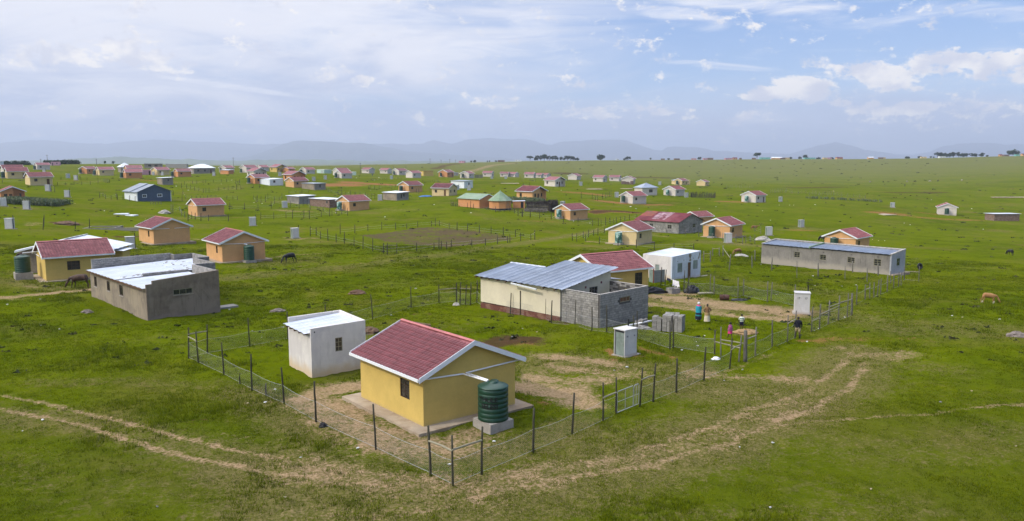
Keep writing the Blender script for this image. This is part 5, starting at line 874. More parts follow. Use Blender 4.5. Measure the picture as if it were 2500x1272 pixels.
    cs, sn = 1 / math.hypot(1, TP), TP / math.hypot(1, TP)
    def smap(sl):
        def f(s, u_, h):
            b = -OG + s; a = -OV + u_ * cs - h * sn if sl == 0 else W_ + OV - u_ * cs + h * sn
            return P(a, b, EZ + u_ * sn + h * cs + .004)
        return f
    nx = int((LG + 2 * OG) / TILE_W); ny = 10
    for sl in (0, 1):
        roof = cpart((side, 'deck', sl), 'roof', lambda: deck(sl), 'tile', t)
        if y < 340:
            if hid == 1 and sl == 0:
                fm = smap(0); base = MB().add(*tile_pts(lambda x_, y_, h_: (x_, y_, h_), 0, 0)); me = base.mesh('roof_tile'); me.materials.append(MT('tile'))
                ex = Vector(P(0, 1, 0)) if gr else None; ey = Vector((cs, 0, sn)); ez = Vector((-sn, 0, cs)); exv = Vector((0, 1, 0))
                # mirrored across the eave direction so that the frame is right-handed
                for i in range(nx):
                    for j in range(ny):
                        o = bpy.data.objects.new('roof_tile', me); COL.objects.link(o); o.parent = roof
                        org = Vector(fm((i + 1) * TILE_W, j * TILE_L, random.random() * .006))
                        X, Yv, Z = -exv, ey, ez
                        o.matrix_local = Matrix(((X.x, Yv.x, Z.x, org.x), (X.y, Yv.y, Z.y, org.y), (X.z, Yv.z, Z.z, org.z), (0, 0, 0, 1)))
            else:
                o = cpart((side, 'tiles', sl), 'roof_tiles', lambda: tiles_joined(smap(sl), nx, ny), 'tile', roof); o['kind'] = 'stuff'
    if y < 340:
        def rc_():
            mb = MB(); n = 20; L_ = LG + 2 * OG
            for i in range(n):
                b0 = -OG + L_ * i / n; b1 = b0 + L_ / n + .03
                for sg in (-1, 1):
                    mb.hexa([P(W_ / 2, b0, zr + .075), P(W_ / 2 + sg * .15, b0, zr + .012), P(W_ / 2 + sg * .15, b1, zr + .004), P(W_ / 2, b1, zr + .067)],
                            [P(W_ / 2, b0, zr + .10), P(W_ / 2 + sg * .15, b0, zr + .035), P(W_ / 2 + sg * .15, b1, zr + .027), P(W_ / 2, b1, zr + .092)])
            return mb
        cpart((side, 'ridge'), 'ridge_cap', rc_, 'ridge', t)
    def barge(bb):
        mb = MB(); b0, b1 = (bb - .035, bb) if bb < 0 else (bb, bb + .035); H1, H0 = .085, -.20
        for a0, a1 in ((-OV - .02, W_ / 2), (W_ + OV + .02, W_ / 2)):
            z0_ = EZ - .01; mb.hexa([P(a0, b0, z0_ + H0), P(a1, b0, zr + H0), P(a1, b1, zr + H0), P(a0, b1, z0_ + H0)], [P(a0, b0, z0_ + H1), P(a1, b0, zr + H1), P(a1, b1, zr + H1), P(a0, b1, z0_ + H1)])
        return mb
    cpart((side, 'bg0'), 'bargeboard', lambda: barge(-OG), 'white', t); cpart((side, 'bg1'), 'bargeboard', lambda: barge(LG + OG), 'white', t)
    def gut(a0, a1):
        p = [P(a0, -OG, 0), P(a1, -OG, 0), P(a1, LG + OG, 0), P(a0, LG + OG, 0)]
        return MB().hexa([(q[0], q[1], EZ - .14) for q in p], [(q[0], q[1], EZ + .012) for q in p])
    cpart((side, 'gu0'), 'gutter', lambda: gut(-OV - .10, -OV - .003), 'white', t); cpart((side, 'gu1'), 'gutter', lambda: gut(W_ + OV + .003, W_ + OV + .10), 'white', t)
    if y < 420 and not porch and not two:
        ta = (tank - (.68 if hid == 1 else 0)) if tank else 3.2; off = 2.1 if hid == 1 else 1.3
        def pipes():
            mb = MB(); r = .045 if near else .055
            m0 = ta - (.35 if hid == 1 else .3); zt = 2.56
            if tank:
                mb.tube([P(-OV - .05, -.20, EZ - .12), P(-.05, -.07, 2.70), P(m0 - .15, -.07, zt), P(ta - .1, -off + .40, 2.44)], r, 6)
                mb.tube([P(W_ + OV + .05, -.20, EZ - .12), P(W_ + .05, -.07, 2.70), P(m0 + .05, -.07, zt + .02), P(ta + .02, -off + .45, 2.46)], r, 6)
            else:
                mb.tube([P(-OV - .05, -.20, EZ - .12), P(-.05, -.07, 2.66), P(2.7, -.07, 2.60)], r, 6)
                mb.tube([P(W_ + OV + .05, -.20, EZ - .12), P(W_ + .05, -.07, 2.66), P(3.6, -.07, 2.60)], r, 6)
            return mb
        cpart((side, 'pipe', ta, off, near), 'rainwater_pipe', pipes, 'pipe', t)
    CLEAR.append((x + (math.cos(yaw) - math.sin(yaw)) * 3.3, y + (math.sin(yaw) + math.cos(yaw)) * 3.3, 4.4))
    if tank:
        off = 2.1 if hid == 1 else 1.3
        lp = P(tank - (.68 if hid == 1 else 0), -off, 0); cx = x + (lp[0] * math.cos(yaw) - lp[1] * math.sin(yaw)) * sc; cy = y + (lp[0] * math.sin(yaw) + lp[1] * math.cos(yaw)) * sc
        make_tank(tlabel, (cx, cy, gz(cx, cy)), yaw, .42, pat=hid in (7, 8, 9, 13, 16), big=hid == 1)
        CLEAR.append((cx, cy, 1.1))
    return t
HL = {
1: ('bright yellow plastered house in the foreground with red tiles and white gutters', 'large dark green water tank with painted black letters beside the foreground yellow house'),
2: ('yellow house with red tiles at the left, before the old metal-roofed house', None),
3: ('yellow house with red tiles half hidden behind the cream metal-roofed building', None),
4: ('peach house without a tank, behind the pale toilet near the left yellow house', None),
5: ('peach house with a green tank, beside the grazing black cow', 'green water tank on the peach house beside the grazing black cow'),
6: ('peach house with one small window behind the ruined foundation, right of the blue house', None),
7: ('peach house with patched tank, right of the two cement sheds', 'white-patched green tank on the peach house right of the two cement sheds'),
8: ('orange-peach house with patched tank just right of the brushwood kraal', 'white-patched green tank on the house just right of the brushwood kraal'),
9: ('pale cream-yellow house with patched tank in front of the maroon-roofed stone house', 'white-patched green tank on the cream-yellow house before the maroon-roofed house'),
10: ('peach house with green tank, right of the maroon-roofed stone house', 'green tank on the peach house right of the maroon-roofed stone house'),
11: ('peach house peeping over the maroon roof of the stone house', None),
12: ('orange house standing behind the long grey building', 'green tank whose top shows above the long grey building'),
13: ('off-white house with red roof and dark door, alone on the right-hand pasture', 'patched green tank on the off-white house alone on the right-hand pasture'),
14: ('pale house seen gable-on at the far right, standing alone', 'green tank centred on the gable of the lone house at far right'),
15: ('white house with green tank in front of the silver pyramid roof', 'green tank on the white house before the silver pyramid roof'),
16: ('white house with patched tank beside the dark stick kraal', 'patched green tank on the white house beside the dark stick kraal'),
17: ('small white house with a recessed porch at mid distance, right of centre', None),
18: ('orange-peach house with recessed porch behind the brushwood kraal', None),
19: ('cream house with two gable windows, beside the blue tarpaulin', None),
20: ('peach house with green tank behind the flat-roofed cement shed', 'green tank on the peach house behind the flat-roofed cement shed'),
21: ('white house overlapping the white tank house behind its left shoulder', None),
22: ('white house with green tank, overlapped by the white house to its right', 'green tank on the white house overlapped by its right-hand neighbour'),
23: ('small far white house behind a dark fence, right of the tall power pole', None),
24: ('small far white house between the power pole and the white pair', None),
25: ('orange house with a dark door at the foot of the green ridge', 'green tank on the orange house at the foot of the green ridge'),
26: ('white house with green tank beside the grey plank enclosure', 'green tank on the white house beside the grey plank enclosure'),
27: ('far white house just right of the grey plank enclosure', None),
28: ('far white house, left one of the first pair below the hill', None),
29: ('far white house, right one of the first pair below the hill', None),
30: ('far white house, left end of the row of three below the tree clump', None),
31: ('far white house, middle of the row of three below the tree clump', None),
32: ('far white house, right end of the row of three below the tree clump', None),
33: ('far white house with broad pale gable, left of the two longer white houses', None),
35: ('far white house left of the one with a ruined stone wall', None),
36: ('far white house just left of the ruined brown stone wall', None),
37: ('white house with broad gable directly behind the ruined brown stone wall', None),
40: ('pale yellow house with green tank and dark door below the hillside', 'green tank on the pale yellow house below the hillside'),
41: ('pale yellow house without tank, rightmost of the yellow ones below the hillside', None),
42: ('white house with green tank in front of an identical roof, left of centre', 'green tank on the front white house of the overlapping pair left of centre'),
43: ('white house mostly hidden behind the white one with a green tank', None),
44: ('white house with green tank before the bare pale plain, far left of centre', 'green tank on the white house before the bare pale plain'),
45: ('orange house with porch, behind the peach house and cement shed', None),
46: ('peach house in front of the orange porch house, beside the grey-brown shed', None),
47: ('orange house with green tank beside the white metal shack', 'green tank on the orange house beside the white metal shack'),
48: ('cream house with porch windows right behind the orange house and metal shack', None),
49: ('yellow house with a wide porch gable behind a dark fence on the far left', None),
50: ('orange house at the right shoulder of the yellow porch house', None),
51: ('white house squeezed between the cream house and the yellow porch house', None),
52: ('cream-white house with green tank left of the row before the plain', 'green tank on the cream-white house left of the row before the plain'),
53: ('greyish cream house with green tank, below the thin power pole', 'green tank on the greyish cream house below the thin power pole'),
55: ('bright orange house in front of the double silver roof', 'dark green tank left of the bright orange house before the double silver roof'),
56: ('cream house with two toilets in front of its long wall', None),
57: ('orange house with a dark tank at its left, before the pink house', 'dark tank left of the orange house before the pink house'),
58: ('far orange house whose red roof rises over the nearer orange one', None),
59: ('orange house with green tank, left of the cream house on the left ridge', 'green tank on the orange house on the left ridge'),
60: ('cream house with green tank on the left ridge beside the orange one', 'dark green tank between the orange and cream houses on the left ridge'),
61: ('white house under the tall power pole at far left', 'dark green tank on the white house under the tall power pole'),
62: ('cream house half hidden behind another at the left edge', None),
63: ('cream house with brown door and dark tank at the left edge', 'dark green tank at the left edge beside the cream house with brown door'),
64: ('cream house with black doorway above the maize patch', None),
65: ('deep orange house with recessed porch, cut by the left edge', None),
}
random.seed(4)
for hid, side, ck, x, y, z, yaw, sc, tank in DATA['H']:
    l, tl = HL[hid]
    rdp_house(hid, side, ck, x, y, gz(x, y), yaw, sc, tank, l, tl)
# the second yellow house has its tank standing apart
px_, py_, _z = -56.2, 91.6, 0
tk = make_tank('large dark green water tank on a block base, left of the left yellow house', (-57.3, 92.4, gz(-57.3, 92.4)), R(38), .75, big=True, stand_w=.9)
CLEAR.append((-57.3, 92.4, 1.3))
part('inlet_pipe', MB().tube([(.1, .1, 2.98), (3.4, .7, 3.05)], .07, 6), 'pipe', tk)
# lettering on the foreground tank
def text_mesh(s, size, name='lettering', ext=.004):
    cu = bpy.data.curves.new(name, 'FONT'); cu.body = s; cu.size = size; cu.extrude = ext; cu.align_x = 'CENTER'; cu.offset = .006 * size / .25; cu.resolution_u = 3
    o = bpy.data.objects.new('tmp', cu); COL.objects.link(o); dg = bpy.context.evaluated_depsgraph_get()
    me = bpy.data.meshes.new_from_object(o.evaluated_get(dg)); bpy.data.objects.remove(o); bpy.data.curves.remove(cu); me.name = name; return me
_t1 = [o for o in SC.objects if o.name == 'water_tank'][0]
dvec = -Vector((_t1.location.x, _t1.location.y)); face = math.atan2(dvec.y, dvec.x) - _t1.rotation_euler.z
for s_, zc, a0 in (('THULE', 1.56, -.36), ('SELESI', 1.20, -.26)):
    me = text_mesh(s_, .36); rr = .825
    for v in me.vertices:
        ang = face + a0 + v.co.x / rr; zz = v.co.y + zc; rad = rr + .006 + v.co.z
        v.co = (math.cos(ang) * rad, math.sin(ang) * rad, zz)
    link('lettering', me, MT('black'), _t1)
# ------------------------------------------------------------------ self-built houses and sheds near the camera
def lframe(x, y, z, yaw):
    c, s = math.cos(yaw), math.sin(yaw)
    return lambda a, b: (x + a * c - b * s, y + a * s + b * c)
def clear_rect(x, y, yaw, su, sv, m=.5):
    f = lframe(x, y, 0, yaw); n = max(2, int(max(su, sv) / 2))
    for i in range(n + 1):
        for j in range(n + 1):
            q = f(su * i / n, sv * j / n); CLEAR.append((q[0], q[1], max(su, sv) / n * .6 + m * .3))
def walls4(t, su, sv, tops, m, ops={}, th=.2, mats={}):
    """four walls; tops: heights at corners A(0,0) B(su,0) C(su,sv) D(0,sv)"""
    hA, hB, hC, hD = tops
    part('wall', fpanel(MB(), fR(su, sv), su, hA, th, ops.get('R', []), h2=hB), mats.get('R', m), t)
    part('wall', fpanel(MB(), fBL(su, sv), su, hD, th, ops.get('BL', []), h2=hC), mats.get('BL', m), t)
    part('wall', fpanel(MB(), fL(su, sv), sv - th, hA, th, ops.get('L', []), h2=hD, s0=th), mats.get('L', m), t)
    part('wall', fpanel(MB(), fBR(su, sv), sv - th, hB, th, ops.get('BR', []), h2=hC, s0=th), mats.get('BR', m), t)
def lay_blocks(parent, f, s0, s1, z0, z1, ops=(), bw=.40, bh=.20, th=.19, d=0.0, m='block', cap=300, count=[0], ztop=None, mo=.020):
    """individual cement blocks in running bond; past the cap the rest is one joined part"""
    rest = MB(); rnd = random.Random(int(s1 * 100 + z1 * 10)); j = 0; z = z0
    while z < z1 - .02:
        zt = min(z + bh, z1); s = s0 - (bw / 2 if j % 2 else 0)
        while s < s1 - .02:
            a, b = max(s, s0), min(s + bw, s1); s += bw
            if b - a < .04 or any(a < o[1] - .02 and b > o[0] + .02 and z < o[3] - .02 and zt > o[2] + .02 for o in ops): continue
            if ztop and zt > ztop((a + b) / 2): continue
            o_ = rnd.uniform(-.010, .014); k = mo / 2
            if count[0] < cap:
                mb = fbox(MB(), f, a + k, b - k, d - o_, d + th, z + k, zt - k); part('block', mb, m, parent); count[0] += 1
            else: fbox(rest, f, a + k, b - k, d - o_, d + th, z + k, zt - k)
        z += bh; j += 1
    if rest.v: o = part('block_courses', rest, m, parent); o['kind'] = 'stuff'
# white shed behind the foreground house
x, y, yaw = -13.24, 51.32, R(36.5); z = gz(x, y)
t = thing('white_shed', 'small whitewashed shed with a bright metal mono-pitch roof, beside the foreground house', 'shed', (x, y, z), yaw); su, sv = 3.94, 4.05
op = (1.70, 2.22, 1.48, 2.42)
walls4(t, su, sv, (3.27, 3.38, 3.46, 3.40), 'shed', dict(R=[op]), th=.16)
for c in t.children:
    pass
# lower the left wall under the eave: roof rests on it
lw = [c for c in t.children if c.name.startswith('wall')][2]; lw.data = fpanel(MB(), fL(su, sv), sv - .16, 2.86, .16, [], h2=2.90, s0=.16).mesh('wall'); lw.data.materials.append(MT('shed'))
window(t, fR(su, sv), op, 2, 3, 'rail')
pm, S, T = quadmap((-.42, .17, 2.94), (-.42, sv - .17, 3.00), (su - .17, .17, 3.20))
sheets(t, pm, S, T, 5, 'zinc', pitch=.20, amp=.03)
for b_ in (.4, 1.2, 2.0, 2.8, 3.5): part('rafter', MB().hexa([(-.36, b_, 2.80), (su - .2, b_, 3.06), (su - .2, b_ + .06, 3.06), (-.36, b_ + .06, 2.80)], [(-.36, b_, 2.92), (su - .2, b_, 3.17), (su - .2, b_ + .06, 3.17), (-.36, b_ + .06, 2.92)]), 'door', t)
part('vent_hole', MB().box((.22, -.01, 2.96), (.30, .01, 3.06)), 'black', t)
clear_rect(x, y, yaw, su, sv)
# big unfinished brown house, left
x, y, yaw = -32.77, 70.38, R(43.6); z = gz(x, y) - .1
t = thing('unfinished_house', 'big brown-grey unfinished house with a white tin roof sunk behind block parapets', 'house', (x, y, z), yaw)
su, sv = 6.7, 16.5
Lops = [(6.3, 7.3, 1.5, 2.52), (10.1, 11.0, 1.5, 2.48), (14.2, 15.05, 1.45, 2.5)]
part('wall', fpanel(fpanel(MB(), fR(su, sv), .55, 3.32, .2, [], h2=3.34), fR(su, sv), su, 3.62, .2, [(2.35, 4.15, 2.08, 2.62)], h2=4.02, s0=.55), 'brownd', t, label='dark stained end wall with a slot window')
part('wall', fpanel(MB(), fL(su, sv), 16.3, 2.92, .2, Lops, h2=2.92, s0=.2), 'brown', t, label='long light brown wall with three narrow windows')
for o in Lops: window(t, fL(su, sv), o, 3, 1, 'frame', w=.07, sill='conc')
window(t, fR(su, sv), (2.35, 4.15, 2.08, 2.62), 3, 1, 'rail', w=.06, sill='brown')
def wseg(a0, b0, a1, b1, h, zb=-.6, m='brown', th=.2, h2=None):
    d = Vector((a1 - a0, b1 - b0)); L_ = d.length; d /= L_; n = Vector((-d.y, d.x))
    f = lambda s, dd, zz: (a0 + d.x * s + n.x * dd, b0 + d.y * s + n.y * dd, zz)
    return part('wall', fpanel(MB(), f, L_, h, th, [], z0=zb, h2=h2), m, t), f, L_
CNT = [0]
for (a0, b0, a1, b1) in ((6.7, .2, 6.7, 5.9), (6.9, 5.85, 8.9, 5.85), (8.9, 6.05, 8.9, 11.15), (9.1, 11.1, 10.5, 11.1), (10.5, 11.3, 10.5, 15.3)):
    o, f, L_ = wseg(a0, b0, a1, b1, 3.2, m='brownd')
    lay_blocks(t, f, 0, L_, 3.2, 4.0, count=CNT, cap=280)
o, f, L_ = wseg(.2, 16.3, 8.3, 16.3, 2.9); lay_blocks(t, f, 0, L_, 2.9, 4.10, count=CNT, cap=280)
o, f, L_ = wseg(8.3, 15.4, 10.5, 15.4, 2.9); lay_blocks(t, f, 0, L_, 2.9, 4.0, count=CNT, cap=280)
o, f, L_ = wseg(8.3, 16.5, 8.3, 15.6, 2.9, th=.2); lay_blocks(t, f, 0, L_, 2.9, 4.0, count=CNT, cap=280)
o, f, L_ = wseg(.35, 7.0, 6.6, 7.0, 2.9); lay_blocks(t, f, 1.8, L_, 3.0, 3.4, count=CNT, cap=300)
# roofs
pm, S, T = quadmap((-.42, 7.3, 3.02), (-.42, 16.75, 3.02), (6.0, 7.3, 3.22)); sheets(t, pm, S - .5, T, 9, 'zinc', pitch=.2, amp=.024)
pm, S, T = quadmap((6.02, 7.3, 3.225), (6.02, 16.25, 3.225), (8.75, 7.3, 3.33)); sheets(t, pm, S, T * .98, 6, 'zinc', pitch=.2, amp=.024)
pm, S, T = quadmap((8.7, 11.4, 3.34), (8.7, 15.3, 3.34), (10.3, 11.4, 3.4)); sheets(t, pm, S, T, 3, 'zinc', pitch=.2, amp=.024)
pm, S, T = quadmap((-.3, .22, 2.98), (-.3, 6.9, 2.98), (6.5, .22, 3.12)); sheets(t, pm, S, T, 6, 'zinc', pitch=.2, amp=.024)
part('fascia_board', MB().box((-.34, .22, 2.84), (-.29, 16.3, 2.955)), 'door', t)
rb = MB(); rr = random.Random(3)
for i in range(60):
    a, b = rr.uniform(.3, 8.5), 7.55 + rr.random() ** 2 * .8; s_ = rr.uniform(.05, .13); zz = 3.06 + a * .03
    rb.box((a, b, zz), (a + s_ * 2, b + s_, zz + s_ * .8))
for i in range(18):
    a, b = rr.uniform(6.5, 8.6), rr.uniform(8, 15.5); s_ = rr.uniform(.05, .12); rb.box((a, b, 3.3), (a + s_ * 1.6, b + s_, 3.3 + s_))
part('loose_rubble', rb, 'rubble', t)['kind'] = 'stuff'
clear_rect(x, y, yaw, 8.8, sv)
o = link('stone_step', MB().box((0, 0, -.1), (1.9, 1.2, .14)).mesh('stone_step'), MT('conc'), None, (x + 7.15 * math.cos(yaw) - 1.2 * math.sin(yaw), y + 7.15 * math.sin(yaw) + 1.2 * math.cos(yaw), gz(x + 5, y + 5)), yaw)
tag(o, 'low concrete step at the right corner of the big unfinished house', 'step')
# cream building with blue-grey tin roof + grey block room in front
x, y, yaw = 7.50, 66.82, R(44); z = gz(x, y) - .05
t = thing('cream_house', 'long cream house under a sloping blue-grey sheet roof, behind the block room', 'house', (x, y, z), yaw)
B0, B1, SU = 4.60, 15.25, 7.08
f = lambda s, d, zz: (s, B0 + d, zz)
part('wall', fpanel(MB(), f, SU, 2.98, .2, [(4.0, 5.2, 1.3, 2.62)], h2=4.05), 'cream', t)
f = lambda s, d, zz: (d, B0 + s, zz)
part('wall', fpanel(MB(), f, B1 - B0, 2.92, .2, [], h2=2.78, s0=.2, z0=.42), 'cream', t)
part('plinth', fpanel(MB(), lambda s, d, zz: (d - .03, B0 + s, zz), B1 - B0, .42, .23, [], h2=.30), 'redplinth', t)
part('wall', fpanel(MB(), lambda s, d, zz: (s, B1 + .002 - d, zz), SU - 2.2, 2.78, .2, [], h2=3.6, s0=.2), 'cream', t)
part('wall', fpanel(MB(), lambda s, d, zz: (SU - d, B0 + s, zz), 6.6, 4.03, .2, [], s0=.2), 'cream', t)
part('wall', fpanel(MB(), lambda s, d, zz: (4.9 - d, B0 + s, zz), B1 - B0 - .2, 3.65, .2, [], s0=6.6), 'cream', t)
window(t, lambda s, d, zz: (s, B0 + d, zz), (4.0, 5.2, 1.3, 2.62), 3, 2, 'steel')
for s_ in (3.35, 5.6): part('air_brick', MB().box((s_, B0 - .012, 2.55 + (s_ - 3) * .1), (s_ + .22, B0 + .01, 2.75 + (s_ - 3) * .1)), 'rust', t)
rz_ = lambda a: 2.97 + .155 * (a + .5)
pm, S, T = quadmap((-.5, 4.0, rz_(-.5)), (-.5, 10.85, rz_(-.5)), (7.5, 4.0, rz_(7.5))); sheets(t, pm, S, T, 9, 'metal', pitch=.19, amp=.032)
pm, S, T = quadmap((-.5, 10.9, rz_(-.5) + .01), (-.5, 15.75, rz_(-.5) + .01), (4.75, 10.9, rz_(4.75) + .01)); sheets(t, pm, S, T, 6, 'metal', pitch=.19, amp=.032)
part('ridge_flashing', MB().hexa([(4.62, 11.0, rz_(4.7)), (4.85, 11.0, rz_(4.85)), (4.85, 15.9, rz_(4.85)), (4.62, 15.9, rz_(4.7))], [(4.62, 11.0, rz_(4.7) + .07), (4.85, 11.0, rz_(4.85) + .07), (4.85, 15.9, rz_(4.85) + .07), (4.62, 15.9, rz_(4.7) + .07)]), 'white', t)
for b_ in (4.9, 6.3, 9.2, 10.2, 11.2, 12.4, 13.6, 14.8, 15.5):
    part('rafter', MB().hexa([(-.46, b_, 2.80), (.9, b_, 2.99), (.9, b_ + .07, 2.99), (-.46, b_ + .07, 2.80)], [(-.46, b_, 2.93), (.9, b_, 3.13), (.9, b_ + .07, 3.13), (-.46, b_ + .07, 2.93)]), 'door', t)
for i in range(6):
    a = .9 + i * 1.05; part('rafter', MB().box((a, 4.1, rz_(a) - .13), (a + .12, 4.65, rz_(a) - .035)), 'door', t)
part('hanging_gutter', MB().hexa([(-.66, 7.0, 2.62), (-.54, 7.0, 2.62), (-.54, 10.3, 2.80), (-.66, 10.3, 2.80)], [(-.68, 7.0, 2.74), (-.52, 7.0, 2.74), (-.52, 10.3, 2.92), (-.68, 10.3, 2.92)]), 'white', t)
part('annex_wall', fpanel(MB(), lambda s, d, zz: (SU + .002 + s, 5.6 + d, zz), 2.5, 2.95, .2, [], h2=2.6), 'cream', t)
part('annex_wall', fpanel(MB(), lambda s, d, zz: (SU + 2.5 - d, 5.6 + s, zz), 3.2, 2.6, .2, [], s0=.2), 'cream', t)
part('annex_roof', MB().hexa([(SU + .01, 5.3, 3.0), (SU + 2.8, 5.3, 2.66), (SU + 2.8, 8.9, 2.66), (SU + .01, 8.9, 3.0)], [(SU + .01, 5.3, 3.05), (SU + 2.8, 5.3, 2.71), (SU + 2.8, 8.9, 2.71), (SU + .01, 8.9, 3.05)]), 'metal', t)
clear_rect(x, y, yaw, SU, B1)
t = thing('block_room', 'roofless grey cement block room built against the cream house', 'room', (x, y, z), yaw)
su, sv = 6.85, 4.40; CNT = [0]; wop = (2.75, 4.15, 1.95, 2.40)
core = MB(); fpanel(core, fR(su, sv), su - .012, 2.93, .165, [wop], s0=.012); core2 = MB()
def inset(f, e=.012): return lambda s, d, zz: f(s, d + e, zz)
part('wall', fpanel(MB(), inset(fR(su, sv)), su - .02, 2.95, .16, [wop], s0=.02), 'mortar', t); part('wall', fpanel(MB(), inset(fL(su, sv)), sv - .01, 2.91, .16, [], s0=.19), 'mortar', t)
part('wall', fpanel(MB(), inset(fBR(su, sv)), sv - .01, 2.95, .16, [(1.5, 2.7, 1.5, 2.45)], s0=.19), 'mortar', t)
lay_blocks(t, fL(su, sv), .19, sv, .0, 2.93, th=.012, count=CNT, cap=130, ops=())
lay_blocks(t, fR(su, sv), 0, su, .0, 2.97, th=.012, count=CNT, cap=300, ops=(wop,))
lay_blocks(t, lambda s, d, zz: (su - .16 - d, s, zz), .19, sv, 1.2, 2.97, th=-.012, count=CNT, cap=300, ops=((1.5, 2.7, 1.5, 2.45),), d=.014)
for f_, a, b in ((fR(su, sv), 0, su), (fL(su, sv), .20, sv), (fBR(su, sv), .20, sv)): part('wall_top', fbox(MB(), f_, a, b, -.005, .19, 2.972, 3.0), 'rubble', t)
window(t, fR(su, sv), wop, 3, 1, 'rail', w=.05, glass='door')
# long grey building, right
x, y, yaw = 50.3, 104.65, R(36); z = gz(x, y)
t = thing('long_grey_house', 'long low grey plastered building with blue-grey tin roof and five small windows', 'house', (x, y, z), yaw)
su, sv = 3.5, 20.5
WL = [(1.4, 2.45, 1.0, 1.95), (5.2, 6.3, 1.0, 1.82), (9.55, 10.6, .95, 1.75), (13.8, 14.8, .9, 1.75)]; blind = (17.5, 18.6, .85, 1.7)
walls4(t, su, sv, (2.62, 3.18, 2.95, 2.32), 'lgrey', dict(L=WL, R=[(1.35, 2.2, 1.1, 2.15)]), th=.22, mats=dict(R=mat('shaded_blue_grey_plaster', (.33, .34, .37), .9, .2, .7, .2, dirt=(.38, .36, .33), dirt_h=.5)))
for i, o in enumerate(WL): window(t, fL(su, sv), o, 2, 3, 'rail', w=.06, sill='lgrey')
window(t, fR(su, sv), (1.35, 2.2, 1.1, 2.15), 2, 2, 'tdoor', w=.07)
mb = MB(); [fbox(mb, fL(su, sv), a, b, -.03, -.002, c, d) for a, b, c, d in ((17.45, 17.55, .85, 1.7), (18.55, 18.65, .85, 1.7), (17.55, 18.55, .82, .88), (17.55, 18.55, 1.66, 1.72))]; part('blocked_window_surround', mb, 'lgrey', t)
for i, (a, b) in enumerate(((1.9, 2.2), (5.7, 2.1), (10.0, 2.05), (14.2, 2.0), (18.0, 1.95))): part('air_vent', fbox(MB(), fL(su, sv), a - .12, a + .12, -.02, -.001, b, b + .08), 'black', t)
pm, S, T = quadmap((-.28, .15, 2.72), (-.28, 12.0, 2.58), (su - .2, .15, 3.02)); sheets(t, pm, S, T, 14, 'bluemetal', pitch=.10, amp=.018)
pm, S, T = quadmap((-.28, 12.2, 2.50), (-.28, 20.35, 2.42), (su - .2, 12.2, 2.84)); sheets(t, pm, S, T, 10, 'bluemetal', pitch=.10, amp=.018)
part('coping', MB().hexa([(0, -.02, 2.60), (su, -.02, 3.16), (su, .24, 3.16), (0, .24, 2.60)], [(-.1, -.02, 2.80), (su, -.02, 3.30), (su, .24, 3.30), (-.1, .24, 2.80)]), 'rubble', t)
part('coping', MB().hexa([(su - .24, .24, 3.12), (su, .24, 3.12), (su, sv, 2.92), (su - .24, sv, 2.92)], [(su - .24, .24, 3.26), (su, .24, 3.26), (su, sv, 3.02), (su - .24, sv, 3.02)]), 'rubble', t)
part('coping', MB().hexa([(0, sv - .24, 2.3), (su - .24, sv - .24, 2.9), (su - .24, sv, 2.9), (0, sv, 2.3)], [(-.1, sv - .24, 2.52), (su - .24, sv - .24, 3.02), (su - .24, sv, 3.02), (-.1, sv, 2.52)]), 'rubble', t)
part('roof_divider', MB().hexa([(-.3, 12.0, 2.48), (su - .24, 12.0, 2.8), (su - .24, 12.2, 2.8), (-.3, 12.2, 2.48)], [(-.3, 12.0, 2.72), (su - .24, 12.0, 3.14), (su - .24, 12.2, 3.14), (-.3, 12.2, 2.72)]), 'greenroof', t)
part('floor_slab', MB().box((-.25, -.5, -.4), (su + .5, 0, .10)), 'slab', t)
clear_rect(x, y, yaw, su, sv)
# small white house with flat roof, peeled plaster
x, y, yaw = 20.27, 99.87, R(42); z = gz(x, y) - .12
t = thing('white_cottage', 'small whitewashed flat-roofed cottage with peeling plaster over its brown door', 'cottage', (x, y, z), yaw)
su, sv = 6.15, 4.7; RO = [(1.15, 2.15, .95, 2.15), (4.5, 5.5, 1.1, 2.25), (3.35, 4.0, 0, 2.1)]
walls4(t, su, sv, (3.10, 3.42, 3.42, 3.06), 'shed', dict(R=RO, L=[(2.0, 2.65, .95, 1.9)]), th=.2, mats=dict(R='bluewash'))
for o in RO[:2]: window(t, fR(su, sv), o, 2, 2, 'steel', 'tdoor')
window(t, fL(su, sv), (2.0, 2.65, .95, 1.9), 1, 2, 'steel', 'tdoor'); door(t, fR(su, sv), RO[2])
pm, S, T = quadmap((.2, .22, 3.0), (.2, sv - .22, 3.0), (4.0, .22, 3.26)); sheets(t, pm, S, T, 4, 'zinc', pitch=.2, amp=.02)
pm, S, T = quadmap((4.0, .22, 3.26), (4.0, sv - .22, 3.26), (su - .22, .22, 3.34)); sheets(t, pm, S, T, 4, 'zinc', pitch=.2, amp=.02)
def patch(pts, f, d=-.006):
    n = len(pts); return MB().add([f(s, d, zz) for s, zz in pts] + [f(s, .01, zz) for s, zz in pts], [tuple(range(n)), *[(i, (i + 1) % n, n + (i + 1) % n, n + i) for i in range(n)]])
part('bare_plaster_patch', patch([(3.5, 3.2), (3.98, 3.23), (4.1, 2.95), (3.95, 2.75), (3.9, 2.5), (4.15, 2.4), (3.85, 2.2), (3.6, 2.25), (3.72, 2.6), (3.5, 2.9)], fR(su, sv)), 'brown', t)
part('bare_plaster_patch', patch([(5.95, 3.35), (6.05, 3.0), (5.85, 2.7), (5.62, 2.3), (5.5, 2.45), (5.7, 2.8), (5.8, 3.1)], fR(su, sv)), 'brown', t)
for s_, z_ in ((1.1, 2.35), (2.4, 2.42), (4.45, 2.5), (5.9, 2.5)): part('air_vent', fbox(MB(), fR(su, sv), s_, s_ + .12, -.012, .004, z_, z_ + .12), 'grey', t)
